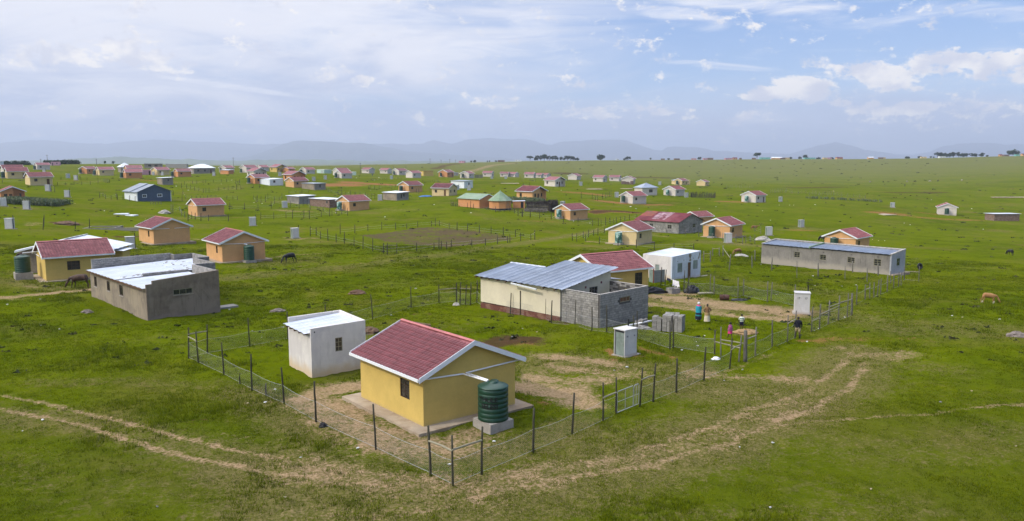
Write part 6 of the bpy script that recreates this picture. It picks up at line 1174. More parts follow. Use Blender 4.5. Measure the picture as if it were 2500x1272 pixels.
part('floor_slab', MB().box((-.1, -.28, -.4), (su + 1.4, 0, .06)), 'conc', t)
clear_rect(x, y, yaw, su, sv)
# old metal-roofed house behind the left yellow one
x, y = -60.2, 97.2; yaw = R(6); z = gz(x, y)
t = thing('old_metal_roofed_house', 'old house with a sagging pale metal gable roof behind the left yellow house', 'house', (x, y, z), yaw)
su, sv = 10.4, 6.0
walls4(t, su, sv, (2.75, 2.75, 2.75, 2.75), 'brown', {}, th=.2, mats=dict(BR=wallmat('Y')))
part('gable', MB().add([(0, .01, 2.75), (su, .01, 2.75), (su / 2, .01, 4.0), (0, .2, 2.75), (su, .2, 2.75), (su / 2, .2, 4.0)], [(0, 1, 2), (3, 5, 4), (0, 2, 5, 3), (1, 4, 5, 2), (0, 3, 4, 1)]), 'brown', t)
for sg, a0, a1 in ((0, -.6, su / 2 + .1), (1, su + .6, su / 2 - .1)):
    pm, S, T = quadmap((a0, -.6, 2.72), (a0, sv + .3, 2.72), (a1, -.6, 4.10 - .12 * sg)); sheets(t, pm, S, T, 5, 'zinc', pitch=.2, amp=.025)
    part('fascia_board', MB().hexa([(a0, -.66, 2.50), (a1, -.66, 3.88 - .12 * sg), (a1, -.62, 3.88 - .12 * sg), (a0, -.62, 2.50)], [(a0, -.66, 2.74), (a1, -.66, 4.10 - .12 * sg), (a1, -.62, 4.10 - .12 * sg), (a0, -.62, 2.74)]), 'zinc', t)
part('porch_roof', MB().hexa([(su - .2, .6, 2.52), (su + 1.3, .6, 2.40), (su + 1.3, 3.8, 2.40), (su - .2, 3.8, 2.52)], [(su - .2, .6, 2.58), (su + 1.3, .6, 2.46), (su + 1.3, 3.8, 2.46), (su - .2, 3.8, 2.58)]), 'zinc', t)
part('porch_wall', MB().box((su + .002, 1.0, -.5), (su + 1.0, 3.5, 2.38)), wallmat('Y'), t)
clear_rect(x, y, yaw, su, sv)

# ------------------------------------------------------------------ mid-distance sheds and houses
def mono(name, label, x, y, yaw, su, sv, tops, wm, rm, cat='shed', ops={}, ov=.35, rt=None, wins=None, wm2=None, group=None, doorm='black'):
    z = gz(x, y); t = thing(name, label, cat, (x, y, z), yaw, group)
    walls4(t, su, sv, tops, wm, ops, th=.18, mats=dict(R=wm2) if wm2 else {})
    fs = dict(R=fR(su, sv), L=fL(su, sv))
    for k, v in ops.items():
        for o in v: (door(t, fs[k], o, doorm) if o[2] == 0 else window(t, fs[k], o, 2, 2, 'steel'))
    hA, hB, hC, hD = tops
    c = [(-ov, -ov, hA), (su + ov, -ov, hB), (su + ov, sv + ov, hC), (-ov, sv + ov, hD)]
    part('roof', MB().hexa([(a, b, h + .01) for a, b, h in c], [(a, b, h + .10) for a, b, h in c]), rm, t)
    return t
def gabled(name, label, x, y, yaw, su, sv, h, rise, wm, rm, axis='b', cat='house', ops={}, ov=.4, wm2=None, trim=None, frame='steel'):
    """axis 'b': ridge runs to the left-back, gable faces right-front; 'a': the other way"""
    z = gz(x, y); t = thing(name, label, cat, (x, y, z), yaw)
    walls4(t, su, sv, (h,) * 4, wm, ops, th=.18, mats=dict(R=wm2) if wm2 else {})
    fs = dict(R=fR(su, sv), L=fL(su, sv))
    for k, v in ops.items():
        for o in v: (door(t, fs[k], o) if o[2] == 0 else window(t, fs[k], o, 2, 2, frame, w=.16 if frame == 'white' else .06))
    Pm = (lambda a, b, z_: (a, b, z_)) if axis == 'b' else (lambda a, b, z_: (b, a, z_))
    W, L = (su, sv) if axis == 'b' else (sv, su)
    for b0, b1, mm in ((0, .18, wm2 or wm), (L - .18, L, wm)):
        part('gable', MB().add([Pm(0, b0, h), Pm(W, b0, h), Pm(W / 2, b0, h + rise), Pm(0, b1, h), Pm(W, b1, h), Pm(W / 2, b1, h + rise)], [(0, 1, 2), (3, 5, 4), (0, 2, 5, 3), (1, 4, 5, 2), (0, 3, 4, 1)]), mm, t)
    k = rise / (W / 2)
    for a0 in (-ov, W + ov):
        part('roof', MB().hexa([Pm(a0, -ov, h - ov * k + .02), Pm(W / 2, -ov, h + rise + .02), Pm(W / 2, L + ov, h + rise + .02), Pm(a0, L + ov, h - ov * k + .02)],
                               [Pm(a0, -ov, h - ov * k + .10), Pm(W / 2, -ov, h + rise + .10), Pm(W / 2, L + ov, h + rise + .10), Pm(a0, L + ov, h - ov * k + .10)]), rm, t)
        if trim: part('bargeboard', MB().hexa([Pm(a0, -ov - .05, h - ov * k - .08), Pm(W / 2, -ov - .05, h + rise - .08), Pm(W / 2, -ov - .003, h + rise - .08), Pm(a0, -ov - .003, h - ov * k - .08)],
                               [Pm(a0, -ov - .05, h - ov * k + .13), Pm(W / 2, -ov - .05, h + rise + .13), Pm(W / 2, -ov - .003, h + rise + .13), Pm(a0, -ov - .003, h - ov * k + .13)]), trim, t)
    return t
def hipped(name, label, x, y, yaw, su, sv, h, rise, wm, rm, cat='house', ops={}, ov=.5, ridge_=0.0, verandah=False):
    z = gz(x, y); t = thing(name, label, cat, (x, y, z), yaw)
    walls4(t, su, sv, (h,) * 4, wm, ops, th=.18); fs = dict(R=fR(su, sv), L=fL(su, sv))
    for k, v in ops.items():
        for o in v: (door(t, fs[k], o) if o[2] == 0 else window(t, fs[k], o, 2, 2, 'steel'))
    e = [(-ov, -ov, h), (su + ov, -ov, h), (su + ov, sv + ov, h), (-ov, sv + ov, h)]; cx, cy = su / 2, sv / 2
    a, b = ((cx - ridge_ / 2, cy, h + rise), (cx + ridge_ / 2, cy, h + rise))
    def face(vs): return MB().add(vs + [(p[0], p[1], p[2] + .05) for p in vs], [tuple(range(len(vs))), tuple(range(len(vs), 2 * len(vs))), *[(i, (i + 1) % len(vs), len(vs) + (i + 1) % len(vs), len(vs) + i) for i in range(len(vs))]])
    for vs in ([e[0], e[1], b, a], [e[1], e[2], b], [e[2], e[3], a, b], [e[3], e[0], a]): part('roof', face(vs), rm, t)
    part('ridge_cap', MB().tube([e[0], (a[0], a[1], a[2] + .08), (b[0], b[1], b[2] + .08), e[1]], .07, 5), rm, t)
    if verandah:
        for s_ in (su + 1.8,): part('post', MB().tube([(s_, .1, -.3), (s_, .1, h)], .08, 6), 'post', t)
    return t
gabled('blue_house', 'slate-blue house with white-framed windows and a grey metal gable roof', -110.57, 235.38, R(50), 10.3, 8.2, 2.7, 2.05, 'lime', mat('dull_grey_sheet', (.23, .26, .30), .5, .15, .8, .05, metal=.3), 'b', ops=dict(R=[(1.5, 2.9, 1.0, 2.0), (6.0, 7.6, 1.0, 2.0)]), wm2='blue', frame='white')
_b = [o for o in SC.objects if o.name.startswith('blue_house')][0]
for s_ in (-.04, 10.16): part('corner_trim', MB().box((s_, -.05, -.5), (s_ + .18, .02, 2.7)), 'white', _b)
part('raised_roof_strip', MB().hexa([(-.45, 3.6, 2.60), (5.1, 3.6, 4.86), (5.1, 8.8, 4.86), (-.45, 8.8, 2.60)], [(-.45, 3.6, 2.80), (5.1, 3.6, 5.06), (5.1, 8.8, 5.06), (-.45, 8.8, 2.80)]), mat('dull_grey_sheet', (.23, .26, .30)), _b)
for g in (DATA['P']['kraal'],): pass
gabled('green_roofed_house', 'peach house with a pale green metal gable roof beside the rondavel', -9.42, 230.0, R(43), 6.6, 9.6, 2.7, 1.3, wallmat('O'), 'greenroof', 'b', trim='white', ops=dict(R=[(4.2, 5.2, 1.0, 2.0)]))
make_tank('green water tank between the green-roofed house and the rondavel', (-5.9, 231.5, gz(-5.9, 231.5)), 0, .35)
def rondavel():
    x, y = -3.4, 229.5; r = 3.25; z = gz(x, y); t = thing('rondavel', 'peach rondavel with a tall conical pale green metal roof', 'round house', (x, y, z), R(12))
    n = 10; part('wall', MB().lathe([(r, -.5), (r, 2.5), (r - .2, 2.5)], n), wallmat('O'), t)
    part('plinth', MB().lathe([(r + .04, -.5), (r + .04, .28)], n), 'black', t)
    for i in range(n):
        a0, a1 = 2 * math.pi * i / n, 2 * math.pi * (i + 1) / n; R1 = r + .45
        vs = [(R1 * math.cos(a0), R1 * math.sin(a0), 2.4), (R1 * math.cos(a1), R1 * math.sin(a1), 2.4), (0, 0, 5.2)]
        part('roof_sheet', MB().add(vs + [(p[0], p[1], p[2] + .05) for p in vs], [(0, 2, 1), (3, 4, 5), (0, 1, 4, 3), (1, 2, 5, 4), (2, 0, 3, 5)]), 'greenroof', t)
    part('finial', MB().lathe([(.25, 0), (.12, .15), (.02, .35)], 8, (0, 0, 5.1)), 'greenroof', t)
    a = R(-62); f = lambda s, d, zz: (math.cos(a) * (r * .965 - d) - math.sin(a) * s, math.sin(a) * (r * .965 - d) + math.cos(a) * s, zz)
    window(t, f, (-.45, .45, 1.1, 2.0), 2, 2, 'steel', 'tdoor')
rondavel()
t = gabled('stone_house', 'grey stone house under a faded maroon metal roof with pale worn patches', 39.3, 187.22, R(42), 9.6, 12.6, 2.75, 1.75, 'stone', 'rust', 'b', ops=dict(L=[(2.0, 3.3, 1.0, 2.0), (7.5, 8.6, 1.0, 2.0)], R=[(5.6, 6.8, 1.1, 2.1)]), frame='conc')
part('roof_patch', MB().hexa([(-.48, 9.6, 2.56), (4.8, 9.6, 4.52), (4.8, 13.2, 4.52), (-.48, 13.2, 2.56)], [(-.48, 9.6, 2.64), (4.8, 9.6, 4.64), (4.8, 13.2, 4.64), (-.48, 13.2, 2.64)]), 'rust2', t, label='rust-red lower end of the roof')
worn = mat('worn_white_maroon_sheet', (.30, .19, .21), .75, .6, 1.3, .1, c2=(.12, .022, .03), spec=.2)
part('roof_patch', MB().hexa([(.2, 4.6, 2.72 + .16), (4.7, 4.6, 4.41 + .12), (4.7, 8.8, 4.41 + .12), (.2, 8.8, 2.72 + .16)], [(.2, 4.6, 2.92), (4.7, 4.6, 4.60), (4.7, 8.8, 4.60), (.2, 8.8, 2.92)]), worn, t, label='pale worn patch of the maroon roof')
# block joints of the stone house: courses as real relief
mbk = MB(); rr = random.Random(8)
for f_, L_ in ((fR(9.6, 12.6), 9.6), (fL(9.6, 12.6), 12.6)):
    zz = .0; j = 0
    while zz < 2.6:
        s = -.2 * (j % 2)
        while s < L_:
            a, b = max(0, s), min(L_, s + .42); s += .42
            ops = ((5.6, 6.8, 1.1, 2.1),) if L_ < 10 else ((2.0, 3.3, 1.0, 2.0), (7.5, 8.6, 1.0, 2.0))
            if b - a > .05 and not any(a < o[1] and b > o[0] and zz < o[3] and zz + .2 > o[2] for o in ops): fbox(mbk, f_, a + .012, b - .012, -.02 - rr.random() * .02, .0, zz + .012, zz + .19)
        zz += .2; j += 1
part('stone_blocks', mbk, 'stone', t)['kind'] = 'stuff'
mono('cement_shed', 'small grey block shed with white flat roof, above the blue house', -137.29, 314.09, R(45), 4.2, 5.2, (2.7, 2.9, 2.9, 2.7), 'brown', 'zinc', ops=dict(R=[(2.0, 2.7, 1.5, 2.2)]), wm2='grey')
mono('metal_shack', 'white metal-clad shack beside the orange house with a tank', -102.1, 337.11, R(45), 6.2, 9.0, (2.5, 2.9, 2.9, 2.5), 'lime', 'zinc', cat='shack', ops=dict(R=[(1.6, 2.6, 1.2, 2.2)]), ov=.1)
mono('cement_shed', 'grey-brown shed with flat tin roof in front of the peach house', -79.8, 322.86, R(45), 5.2, 9.9, (2.5, 2.6, 2.6, 2.5), 'brown', 'bluemetal', ops=dict(R=[(2.2, 3.0, .9, 2.1)]), wm2='grey')
mono('cement_shed', 'grey cement shed with metal-sheet front, left one of the close pair', -67.59, 253.36, R(45), 5.6, 7.7, (2.4, 2.6, 2.6, 2.4), 'lgrey', 'zinc', wm2='steel')
mono('brick_shed', 'brown brick shed with flat tin roof, right one of the close pair', -55.18, 240.85, R(45), 5.0, 11.2, (2.45, 2.55, 2.55, 2.45), 'brick', 'zinc', ops=dict(L=[(1.0, 1.9, 1.3, 2.1)]))
mono('cement_shed', 'lone cement shed with bright flat roof beside a toilet, at mid distance', -38.6, 267.24, R(43), 4.9, 8.2, (2.5, 2.8, 2.8, 2.5), 'brown', 'zinc', ops=dict(R=[(1.6, 2.2, .8, 2.1), (2.6, 3.3, 1.2, 2.2)]), wm2='lgrey')
mono('white_shed', 'bright white flat-roofed shed behind the cream house, with two toilets', -20.03, 334.81, R(45), 4.9, 8.5, (3.0, 3.2, 3.2, 3.0), 'lime', 'bluemetal', ops=dict(R=[(2.3, 3.1, 1.2, 2.4)]))
mono('brick_shed', 'dark brick shed with pale flat roof cut by the right edge', 165.0, 272.0, R(4), 9.0, 5.0, (2.4, 2.4, 2.3, 2.3), 'brick', 'zinc')
hipped('silver_roofed_house', 'white house under a silver pyramid roof behind the white tank house', 54.5, 334.0, R(30), 8.0, 5.2, 3.0, 1.9, wallmat('W'), 'bluemetal', ops=dict(R=[(3.6, 5.6, 1.0, 2.3)]))
hipped('double_roofed_house', 'grey unfinished house with a bright silver double hipped roof', -187.0, 471.0, R(42), 12.5, 8.5, 3.2, 2.4, 'grey', 'zinc', ops=dict(R=[(2.0, 3.2, 1.2, 2.2), (6.0, 7.0, 1.2, 2.2), (9.6, 10.5, 0, 2.2)]), ridge_=3.0)
hipped('silver_roofed_house', 'far grey house with a sharp bright pyramid roof on the left ridge', -237.0, 486.0, R(44), 6.0, 6.0, 3.0, 2.7, 'grey', 'zinc')
mono('flat_roofed_house', 'far house with wide white flat roof behind the left ridge houses', -250.0, 545.0, R(12), 10.5, 6.0, (3.2, 3.2, 3.1, 3.1), 'grey', 'zinc', cat='house', ops=dict(R=[(2.5, 4.5, 1.2, 2.5), (6.5, 8.5, 1.2, 2.5)]))
mono('pink_house', 'pink flat-topped house between the orange houses on the left ridge', -206.0, 441.0, R(44), 7.5, 3.5, (2.7, 2.7, 2.7, 2.7), 'pink', 'pink', cat='house', ov=-.02, ops=dict(R=[(.6, 1.2, 1, 2), (5.8, 6.6, 0, 2.1)]))
mono('grey_block_house', 'far pale grey flat building behind the silver double roof', -244.0, 565.0, R(8), 14.0, 5.0, (2.6, 2.6, 2.6, 2.6), 'rubble', 'zinc', cat='house', ov=.1)
mono('orange_hut', 'low orange hut with grey flat roof between two cream houses', -151.5, 428.0, R(62), 3.6, 6.0, (2.1, 2.3, 2.3, 2.1), wallmat('O'), 'zinc', cat='hut')
hipped('yellow_house', 'small far yellow house with grey hipped roof and three dark windows', 103.0, 507.0, R(12), 6.4, 4.5, 2.5, .9, wallmat('C'), 'metal', ops=dict(R=[(.7, 1.4, .9, 2), (2.7, 3.3, .9, 2), (4.8, 5.5, .9, 2)]))
mono('cream_box_house', 'far cream flat-topped house joined to the yellow hipped one', 112.0, 520.0, R(20), 4.4, 4, (2.7,) * 4, wallmat('C'), wallmat('C'), cat='house', ov=-.02, ops=dict(R=[(2.2, 3.0, 1, 2)]))
mono('whitewashed_house', 'far pale blue-white block house near the top left corner of the village', -368.0, 560.0, R(8), 10.0, 5, (3.2,) * 4, 'bluewash', 'bluewash', cat='house', ov=-.02, ops=dict(R=[(2, 3, 1.2, 2.3), (5.4, 6.6, 0, 2.3), (7.8, 8.8, 1.2, 2.3)]))
hipped('mint_roofed_hut', 'pale mint hut with pointed roof at the far left edge', -377.0, 565.0, R(30), 4.5, 4.5, 2.6, 2.0, wallmat('C'), 'greenroof', cat='hut')
mono('pink_shack', 'small faded pink house before the dark tree line at far left', -322.0, 560.0, R(20), 5.4, 4, (2.5,) * 4, 'pink', 'pink', cat='house', ov=-.02, ops=dict(R=[(.8, 1.4, 0, 2), (3.4, 4.1, 1, 2)]))
mono('mint_house', 'pale mint house behind the pair of white houses left of centre', -122.0, 520.0, R(44), 5.5, 9, (2.6,) * 4, mat('mint_plaster', (.42, .55, .47), .85, .1, 1, .1), wallmat('W'), cat='house', ov=.1)
mono('mint_shack', 'low pale mint shack left of the tall power pole', -99.0, 490.0, R(10), 3.6, 3, (1.9,) * 4, mat('mint_plaster', (.42, .55, .47), .85, .1, 1, .1), 'zinc', cat='shack', ov=.05)
mono('yellow_flat_house', 'yellow flat house peeping over the white pair below the ridge', -58.0, 525.0, R(30), 7.0, 5, (3.1,) * 4, wallmat('Y'), 'rust2', cat='house', ov=.2)
mono('dark_shack', 'low dark shack with blue-grey roof right of the white pair', -47.0, 560.0, R(6), 9.5, 3.5, (1.8,) * 4, 'stone', 'bluemetal', cat='shack', ov=.2)
x, y = -23.6, 508; t = thing('plank_enclosure', 'grey upright plank enclosure beside the white tank house', 'enclosure', (x, y, gz(x, y)), R(8))
for i in range(34): part('plank', MB().box((i * .15, 0, -.2), (i * .15 + .12, .05, 1.9 + .25 * random.random())), 'gpost', t)
for i in range(14): part('plank', MB().box((5.1, i * .2, -.2), (5.15, i * .2 + .16, 1.9 + .25 * random.random())), 'gpost', t)
x, y = 58.0, 425; t = thing('ruined_wall', 'ruined brown stone wall in front of a white gable', 'ruin', (x, y, gz(x, y)), R(2))
part('wall', MB().box((0, 0, -.4), (2.4, .4, 1.7)).box((2.4, 0, -.4), (4.2, .4, 1.4)).box((4.2, 0, -.4), (4.7, .4, 1.0)), 'brick', t); part('wall', MB().box((4.9, 0, -.4), (6.4, .4, 1.8)).box((6.4, .1, -.4), (6.7, 2.5, 1.6)), 'brick', t)
# hill-crest buildings, far
crest_names = {'w': ('white', 'lime', 'zinc'), 'b': ('brown', 'brick', 'rust2'), 'p': ('pink', 'pink', 'rust2'), 'r': ('red-roofed', wallmat('P'), 'rust'), 't': ('turquoise', mat('turquoise_paint', (.20, .48, .42), .8, .1, 1, .1), mat('turquoise_roof', (.16, .42, .38), .6, .1, 1, .1)), 's': ('white-roofed', wallmat('P'), 'zinc'), 'c': ('cream', wallmat('C'), wallmat('C'))}
crest_seen = {}
for i, (x, y, z, h, wd, c) in enumerate(sorted(DATA['BS'], key=lambda q: q[0] / q[1])):
    nm, wm, rm = crest_names[c]; yaw = R((i * 37) % 24 - 12); ops = dict(R=[(wd * .2, wd * .2 + .9, .9, 1.9), (wd * .65, wd * .65 + .8, .9, 1.9)])
    side = 'under the far right trees' if x > 580 else 'near the umbrella-shaped tree' if 380 < x < 500 else 'left of the umbrella-shaped tree' if 150 < x <= 380 else 'in the middle of the skyline' if x <= 150 else 'right of the turquoise sheds'
    nth = crest_seen.setdefault((nm, side), 0); crest_seen[(nm, side)] += 1
    lab = f"{['leftmost', 'second', 'third', 'fourth', 'fifth'][nth]} tiny {nm} building on the hill crest {side}"
    if c in 'rs': o = gabled('crest_house', lab, x, y, yaw, wd, 5.0, max(2.2, h * .6), max(.8, h * .4), wm, rm, 'a', ops=ops, ov=.3)
    else: o = mono('crest_house', lab, x, y, yaw, wd, 5.0, (h,) * 4, wm, rm, cat='house', ops=ops, ov=.1)
    o['group'] = 'small buildings along the hill crest'
# ------------------------------------------------------------------ pit toilets
LL = ['white toilet with a grey metal door and painted numbers, behind the foreground yellow house', 'white double toilet with the number painted twice and a black vent pipe',
 'grey toilet with a vent pipe on spilt concrete, near the grazing black cow', 'grey toilet with open side beside the metal-roofed old house at left', 'pale toilet between the peach houses at mid left',
 'grey toilet beside a dark pole at the left edge', 'grey toilet below the deep orange house at the left edge', 'grey toilet cut by the left edge, before the orange house', 'grey toilet alone in the grass right of the maize patch',
 'toilet at the right end of the maize patch', 'far toilet in front of the white house under the tall pole', 'left one of two toilets on the slope above the maize patch', 'right one of two toilets on the slope above the maize patch',
 'left toilet in front of the far cream house', 'right toilet in front of the far cream house', 'toilet right of the grey house with the silver double roof', 'toilet below the yellow porch house', 'toilet behind the grey-brown flat shed',
 'toilet left of the white house pair in the left distance', 'far toilet left of the mint house', 'toilet in front of the left cement shed of the close pair', 'toilet at the left wall of the lone cement shed', 'toilet above the fenced plot, left of the white pair',
 'left toilet in front of the bright white flat-roofed shed', 'right toilet in front of the bright white flat-roofed shed', 'toilet right of the small white porch house', 'small grey toilet before the far white row houses', 'toilet top showing behind the house right of the kraal',
 'bluish toilet left of the white house with the green tank', 'toilet at the right corner of the white house beside the stick kraal', 'far toilet before the small yellow hipped house', 'bright toilet right of the lone off-white house', 'toilet standing alone right of the maroon-roofed stone house',
 'toilet behind the long grey building, left of the lone one', 'small toilet at the end of the long maize row, far right', 'grey toilet in front of the peach house right of the stone house', 'bluish toilet right of the grey plank enclosure']
def latrine(i, x, y, z0, wl, wr):
    dbl = i == 1
    sv, su = (1.34, 1.05) if dbl else (1.05, 1.3); yaw = math.atan2(max(.12, wl) / sv, max(.15, wr) / su)
    z = gz(x, y) + .02; H = 1.92
    t = thing('toilet', LL[i], 'toilet', (x, y, z), yaw, 'precast concrete pit toilets')
    key = ('lat', dbl)
    if dbl:
        cpart((key, 1), 'wall', lambda: fpanel(MB(), fL(su, sv), .665, H, .05).box((.0, .675, -.6), (.05, 1.34, H)), 'toilet', t); cpart((key, 2), 'wall', lambda: MB().box((.05, 0, -.6), (su, .05, H)), 'toilet', t)
        cpart((key, 3), 'wall', lambda: MB().box((.05, sv - .05, -.6), (su, sv, H)).box((su - .05, .05, -.6), (su, sv - .05, H)), 'toilet', t)
    else:
        cpart((key, 1), 'wall', lambda: MB().box((.0, 0, -.6), (su, .05, H)), 'toilet', t); cpart((key, 2), 'wall', lambda: MB().box((.0, sv - .05, -.6), (su, sv, H)), 'toilet', t)
        cpart((key, 3), 'wall', lambda: MB().box((su - .05, .05, -.6), (su, sv - .05, H)), 'toilet', t)
        d = cpart((key, 4), 'door', lambda: MB().box((.05, .08, .04), (.08, sv - .14, 1.74)).box((.045, .08, .85), (.05, sv - .14, .90)), 'tdoor', t)
        cpart((key, 5), 'handle', lambda: MB().box((.0, .16, .93), (.045, .30, .96)), 'steel', d)
    cpart((key, 6), 'roof', lambda: MB().box((-.06, -.05, H + .003), (su + .06, sv + .05, H + .075)), 'toilet', t)
    cpart((key, 7), 'base_slab', lambda: MB().box((-.12, -.12, -.5), (su + .35, sv + .12, .03)), 'conc', t)
    if i not in (0,): cpart((key, 8), 'vent_pipe', lambda: MB().tube([(su + .08, .35 if not dbl else .12, -.2), (su + .08, .35 if not dbl else .12, 2.55)], .06, 8), 'black', t)
    CLEAR.append((x + .3, y + .8, .9)); return t
for i, l in enumerate(DATA['L']):
    t = latrine(i, l[0], l[1], l[2], l[3], l[4])
    if i == 0:
        for s_, a in (('16', .27), ('16', 1.02)):
            me = text_mesh(s_, .20 if a < .5 else .17, ext=.002)
            for v in me.vertices: v.co = (a + v.co.x, -.004 - v.co.z, 1.42 + v.co.y)
            link('painted_number', me, MT('black'), t)
        o = part('vent_pipe', MB().tube([(1.36, .9, -.2), (1.36, .9, 2.5)], .06, 8), 'black', t)
    if i == 1:
        for s_, b in (('17', 1.0), ('17', .36)):
            me = text_mesh(s_, .26, ext=.002)
            for v in me.vertices: v.co = (-.004 - v.co.z, b - v.co.x, 1.38 + v.co.y)
            link('painted_number', me, MT('black'), t)
# ------------------------------------------------------------------ fences
def post_mesh(h, r, lean, seed, notch=False):
    rr = random.Random(seed); n = 5; pts = []
    for i in range(n):
        t = i / (n - 1); pts.append((lean * t + rr.uniform(-.02, .02) * t, rr.uniform(-.02, .02) * t, -.25 + (h + .25) * t))
    return MB().tube(pts, r * 1.08, 7, r * .88)
FMETA = dict(
 front=('wire mesh fence on dark poles along the foreground, round the yellow house corner', 'post', 1),
 front2=('wire mesh fence running right from the metal gate to the timber corner brace', 'post', 1),
 backleft=('wire fence on thin dark poles running back behind the white shed', 'post', 1), stubs=('pair of short stub poles inside the left foreground fence', 'post', 1),
 brace=('braced timber corner of five poles with pale rails, below the two children', 'gpost', 1), side=('mesh fence on grey poles from the thick corner pole to the walking man', 'gpost', 1),
 side2=('leaning grey pole fence with collapsed mesh right of the double toilet', 'gpost', 1), side3=('row of closely set grey poles leading to the end of the long grey building', 'gpost', 1),
 yardback=('mesh fence on grey poles behind the bare sandy yard', 'gpost', 1), cream=('tall pole fence along the cream house and the block room', 'post', 1),
 longrow=('front row of separate grey poles before the long grey building', 'gpost', 1), longrow2=('back row of grey poles close against the long grey building', 'gpost', 1),
 gatepair=('grey pole gate frames right of the white cottage', 'gpost', 1), washline=('washing line on four poles before the white cottage', 'post', 1),
 field_front=('thin pole fence in front of the ploughed field', 'post', 0), field_back=('thin pole fence behind the ploughed field', 'post', 0), field_right=('thin poles at the right end of the ploughed field', 'post', 0),
 mid=('pole fence crossing the meadow below the cream-yellow tank house', 'post', 0), mid2=('pole fence from the kraal towards the maroon-roofed house', 'post', 0), right_mid=('mesh fence in front of the maroon-roofed house and its neighbour', 'gpost', 0),
 cowpen=('mesh pen with grey poles holding a reddish cow', 'gpost', 0), left_a=('pole fence on both sides of the blue house', 'post', 0), left_b=('pole fence on the meadow right of the blue house', 'post', 0), left_c=('pole fence below the small grey block shed', 'post', 0),
 left_d=('dark poles in front of the peach house behind the ruined foundation', 'post', 0), left_e=('thin stick fence in front of the blue house', 'gpost', 0), midleft_a=('pole fence in front of the pair of cement sheds', 'post', 0), midleft_b=('lower pole fence below the pair of cement sheds', 'post', 0),
 midleft_c=('cluster of poles left of the pair of cement sheds', 'post', 0), midleft_d=('few poles below the orange house with the metal shack', 'post', 0), midleft_e=('poles behind the patched tank peach house', 'post', 0), mid_c=('poles left of the lone cement shed', 'post', 0),
 mid_d=('poles on the dug reddish strip left of centre', 'post', 0), mid_e=('poles beside the peach house and blue tarpaulin', 'post', 0), mid_f=('row of dark poles above the blue tarpaulin', 'post', 0), mid_g=('far small plot fence below the white pair', 'post', 0),
 green_yard=('pole fence round the green-roofed house and rondavel', 'post', 0), t1_a=('pole fence on the left slope below the two toilets', 'post', 0), t1_b=('poles left of the blue house', 'post', 0), t1_c=('poles round the maize patch', 'post', 0), t1_d=('scattered poles by the two toilets on the left slope', 'post', 0),
 left_near=('tall crooked poles standing near the ruined foundation', 'post', 0), t6_a=('fence left of the white house with the green tank', 'post', 0), t6_b=('fence behind the dark stick kraal', 'post', 0), t5_a=('scattered poles around the small white porch house', 'post', 0),
 far_right=('long line of close-set poles crossing the right-hand pasture', 'gpost', 0), far_right2=('short far line of poles on the right-hand pasture', 'gpost', 0))
RAILS = dict(front=[(0, 1, .70), (7, 8, .70), (8, 9, .72), (12, 13, .62)], backleft=[(0, 1, .78), (7, 8, .72)], front2=[(0, 1, .70)], brace=[(0, 3, .52), (1, 4, .58), (2, 3, .64)], side=[(0, 1, .72), (3, 4, .70)], side2=[(0, 1, .45), (1, 3, .60), (2, 5, .75), (3, 4, .72)],
 side3=[(1, 2, .7), (10, 11, .62)], gatepair=[(0, 1, .75), (2, 3, .9), (4, 5, .75)], cream=[(1, 3, .72)], field_front=[(0, 1, .72), (9, 11, .8)], field_back=[(7, 9, .5)], field_right=[(2, 3, .72)], mid=[(0, 1, .72)], t1_c=[(3, 4, .95)], left_d=[(4, 3, .5)], mid_c=[(4, 5, .8)], midleft_b=[(2, 3, .8)], t1_b=[(0, 1, .8)], washline=[])
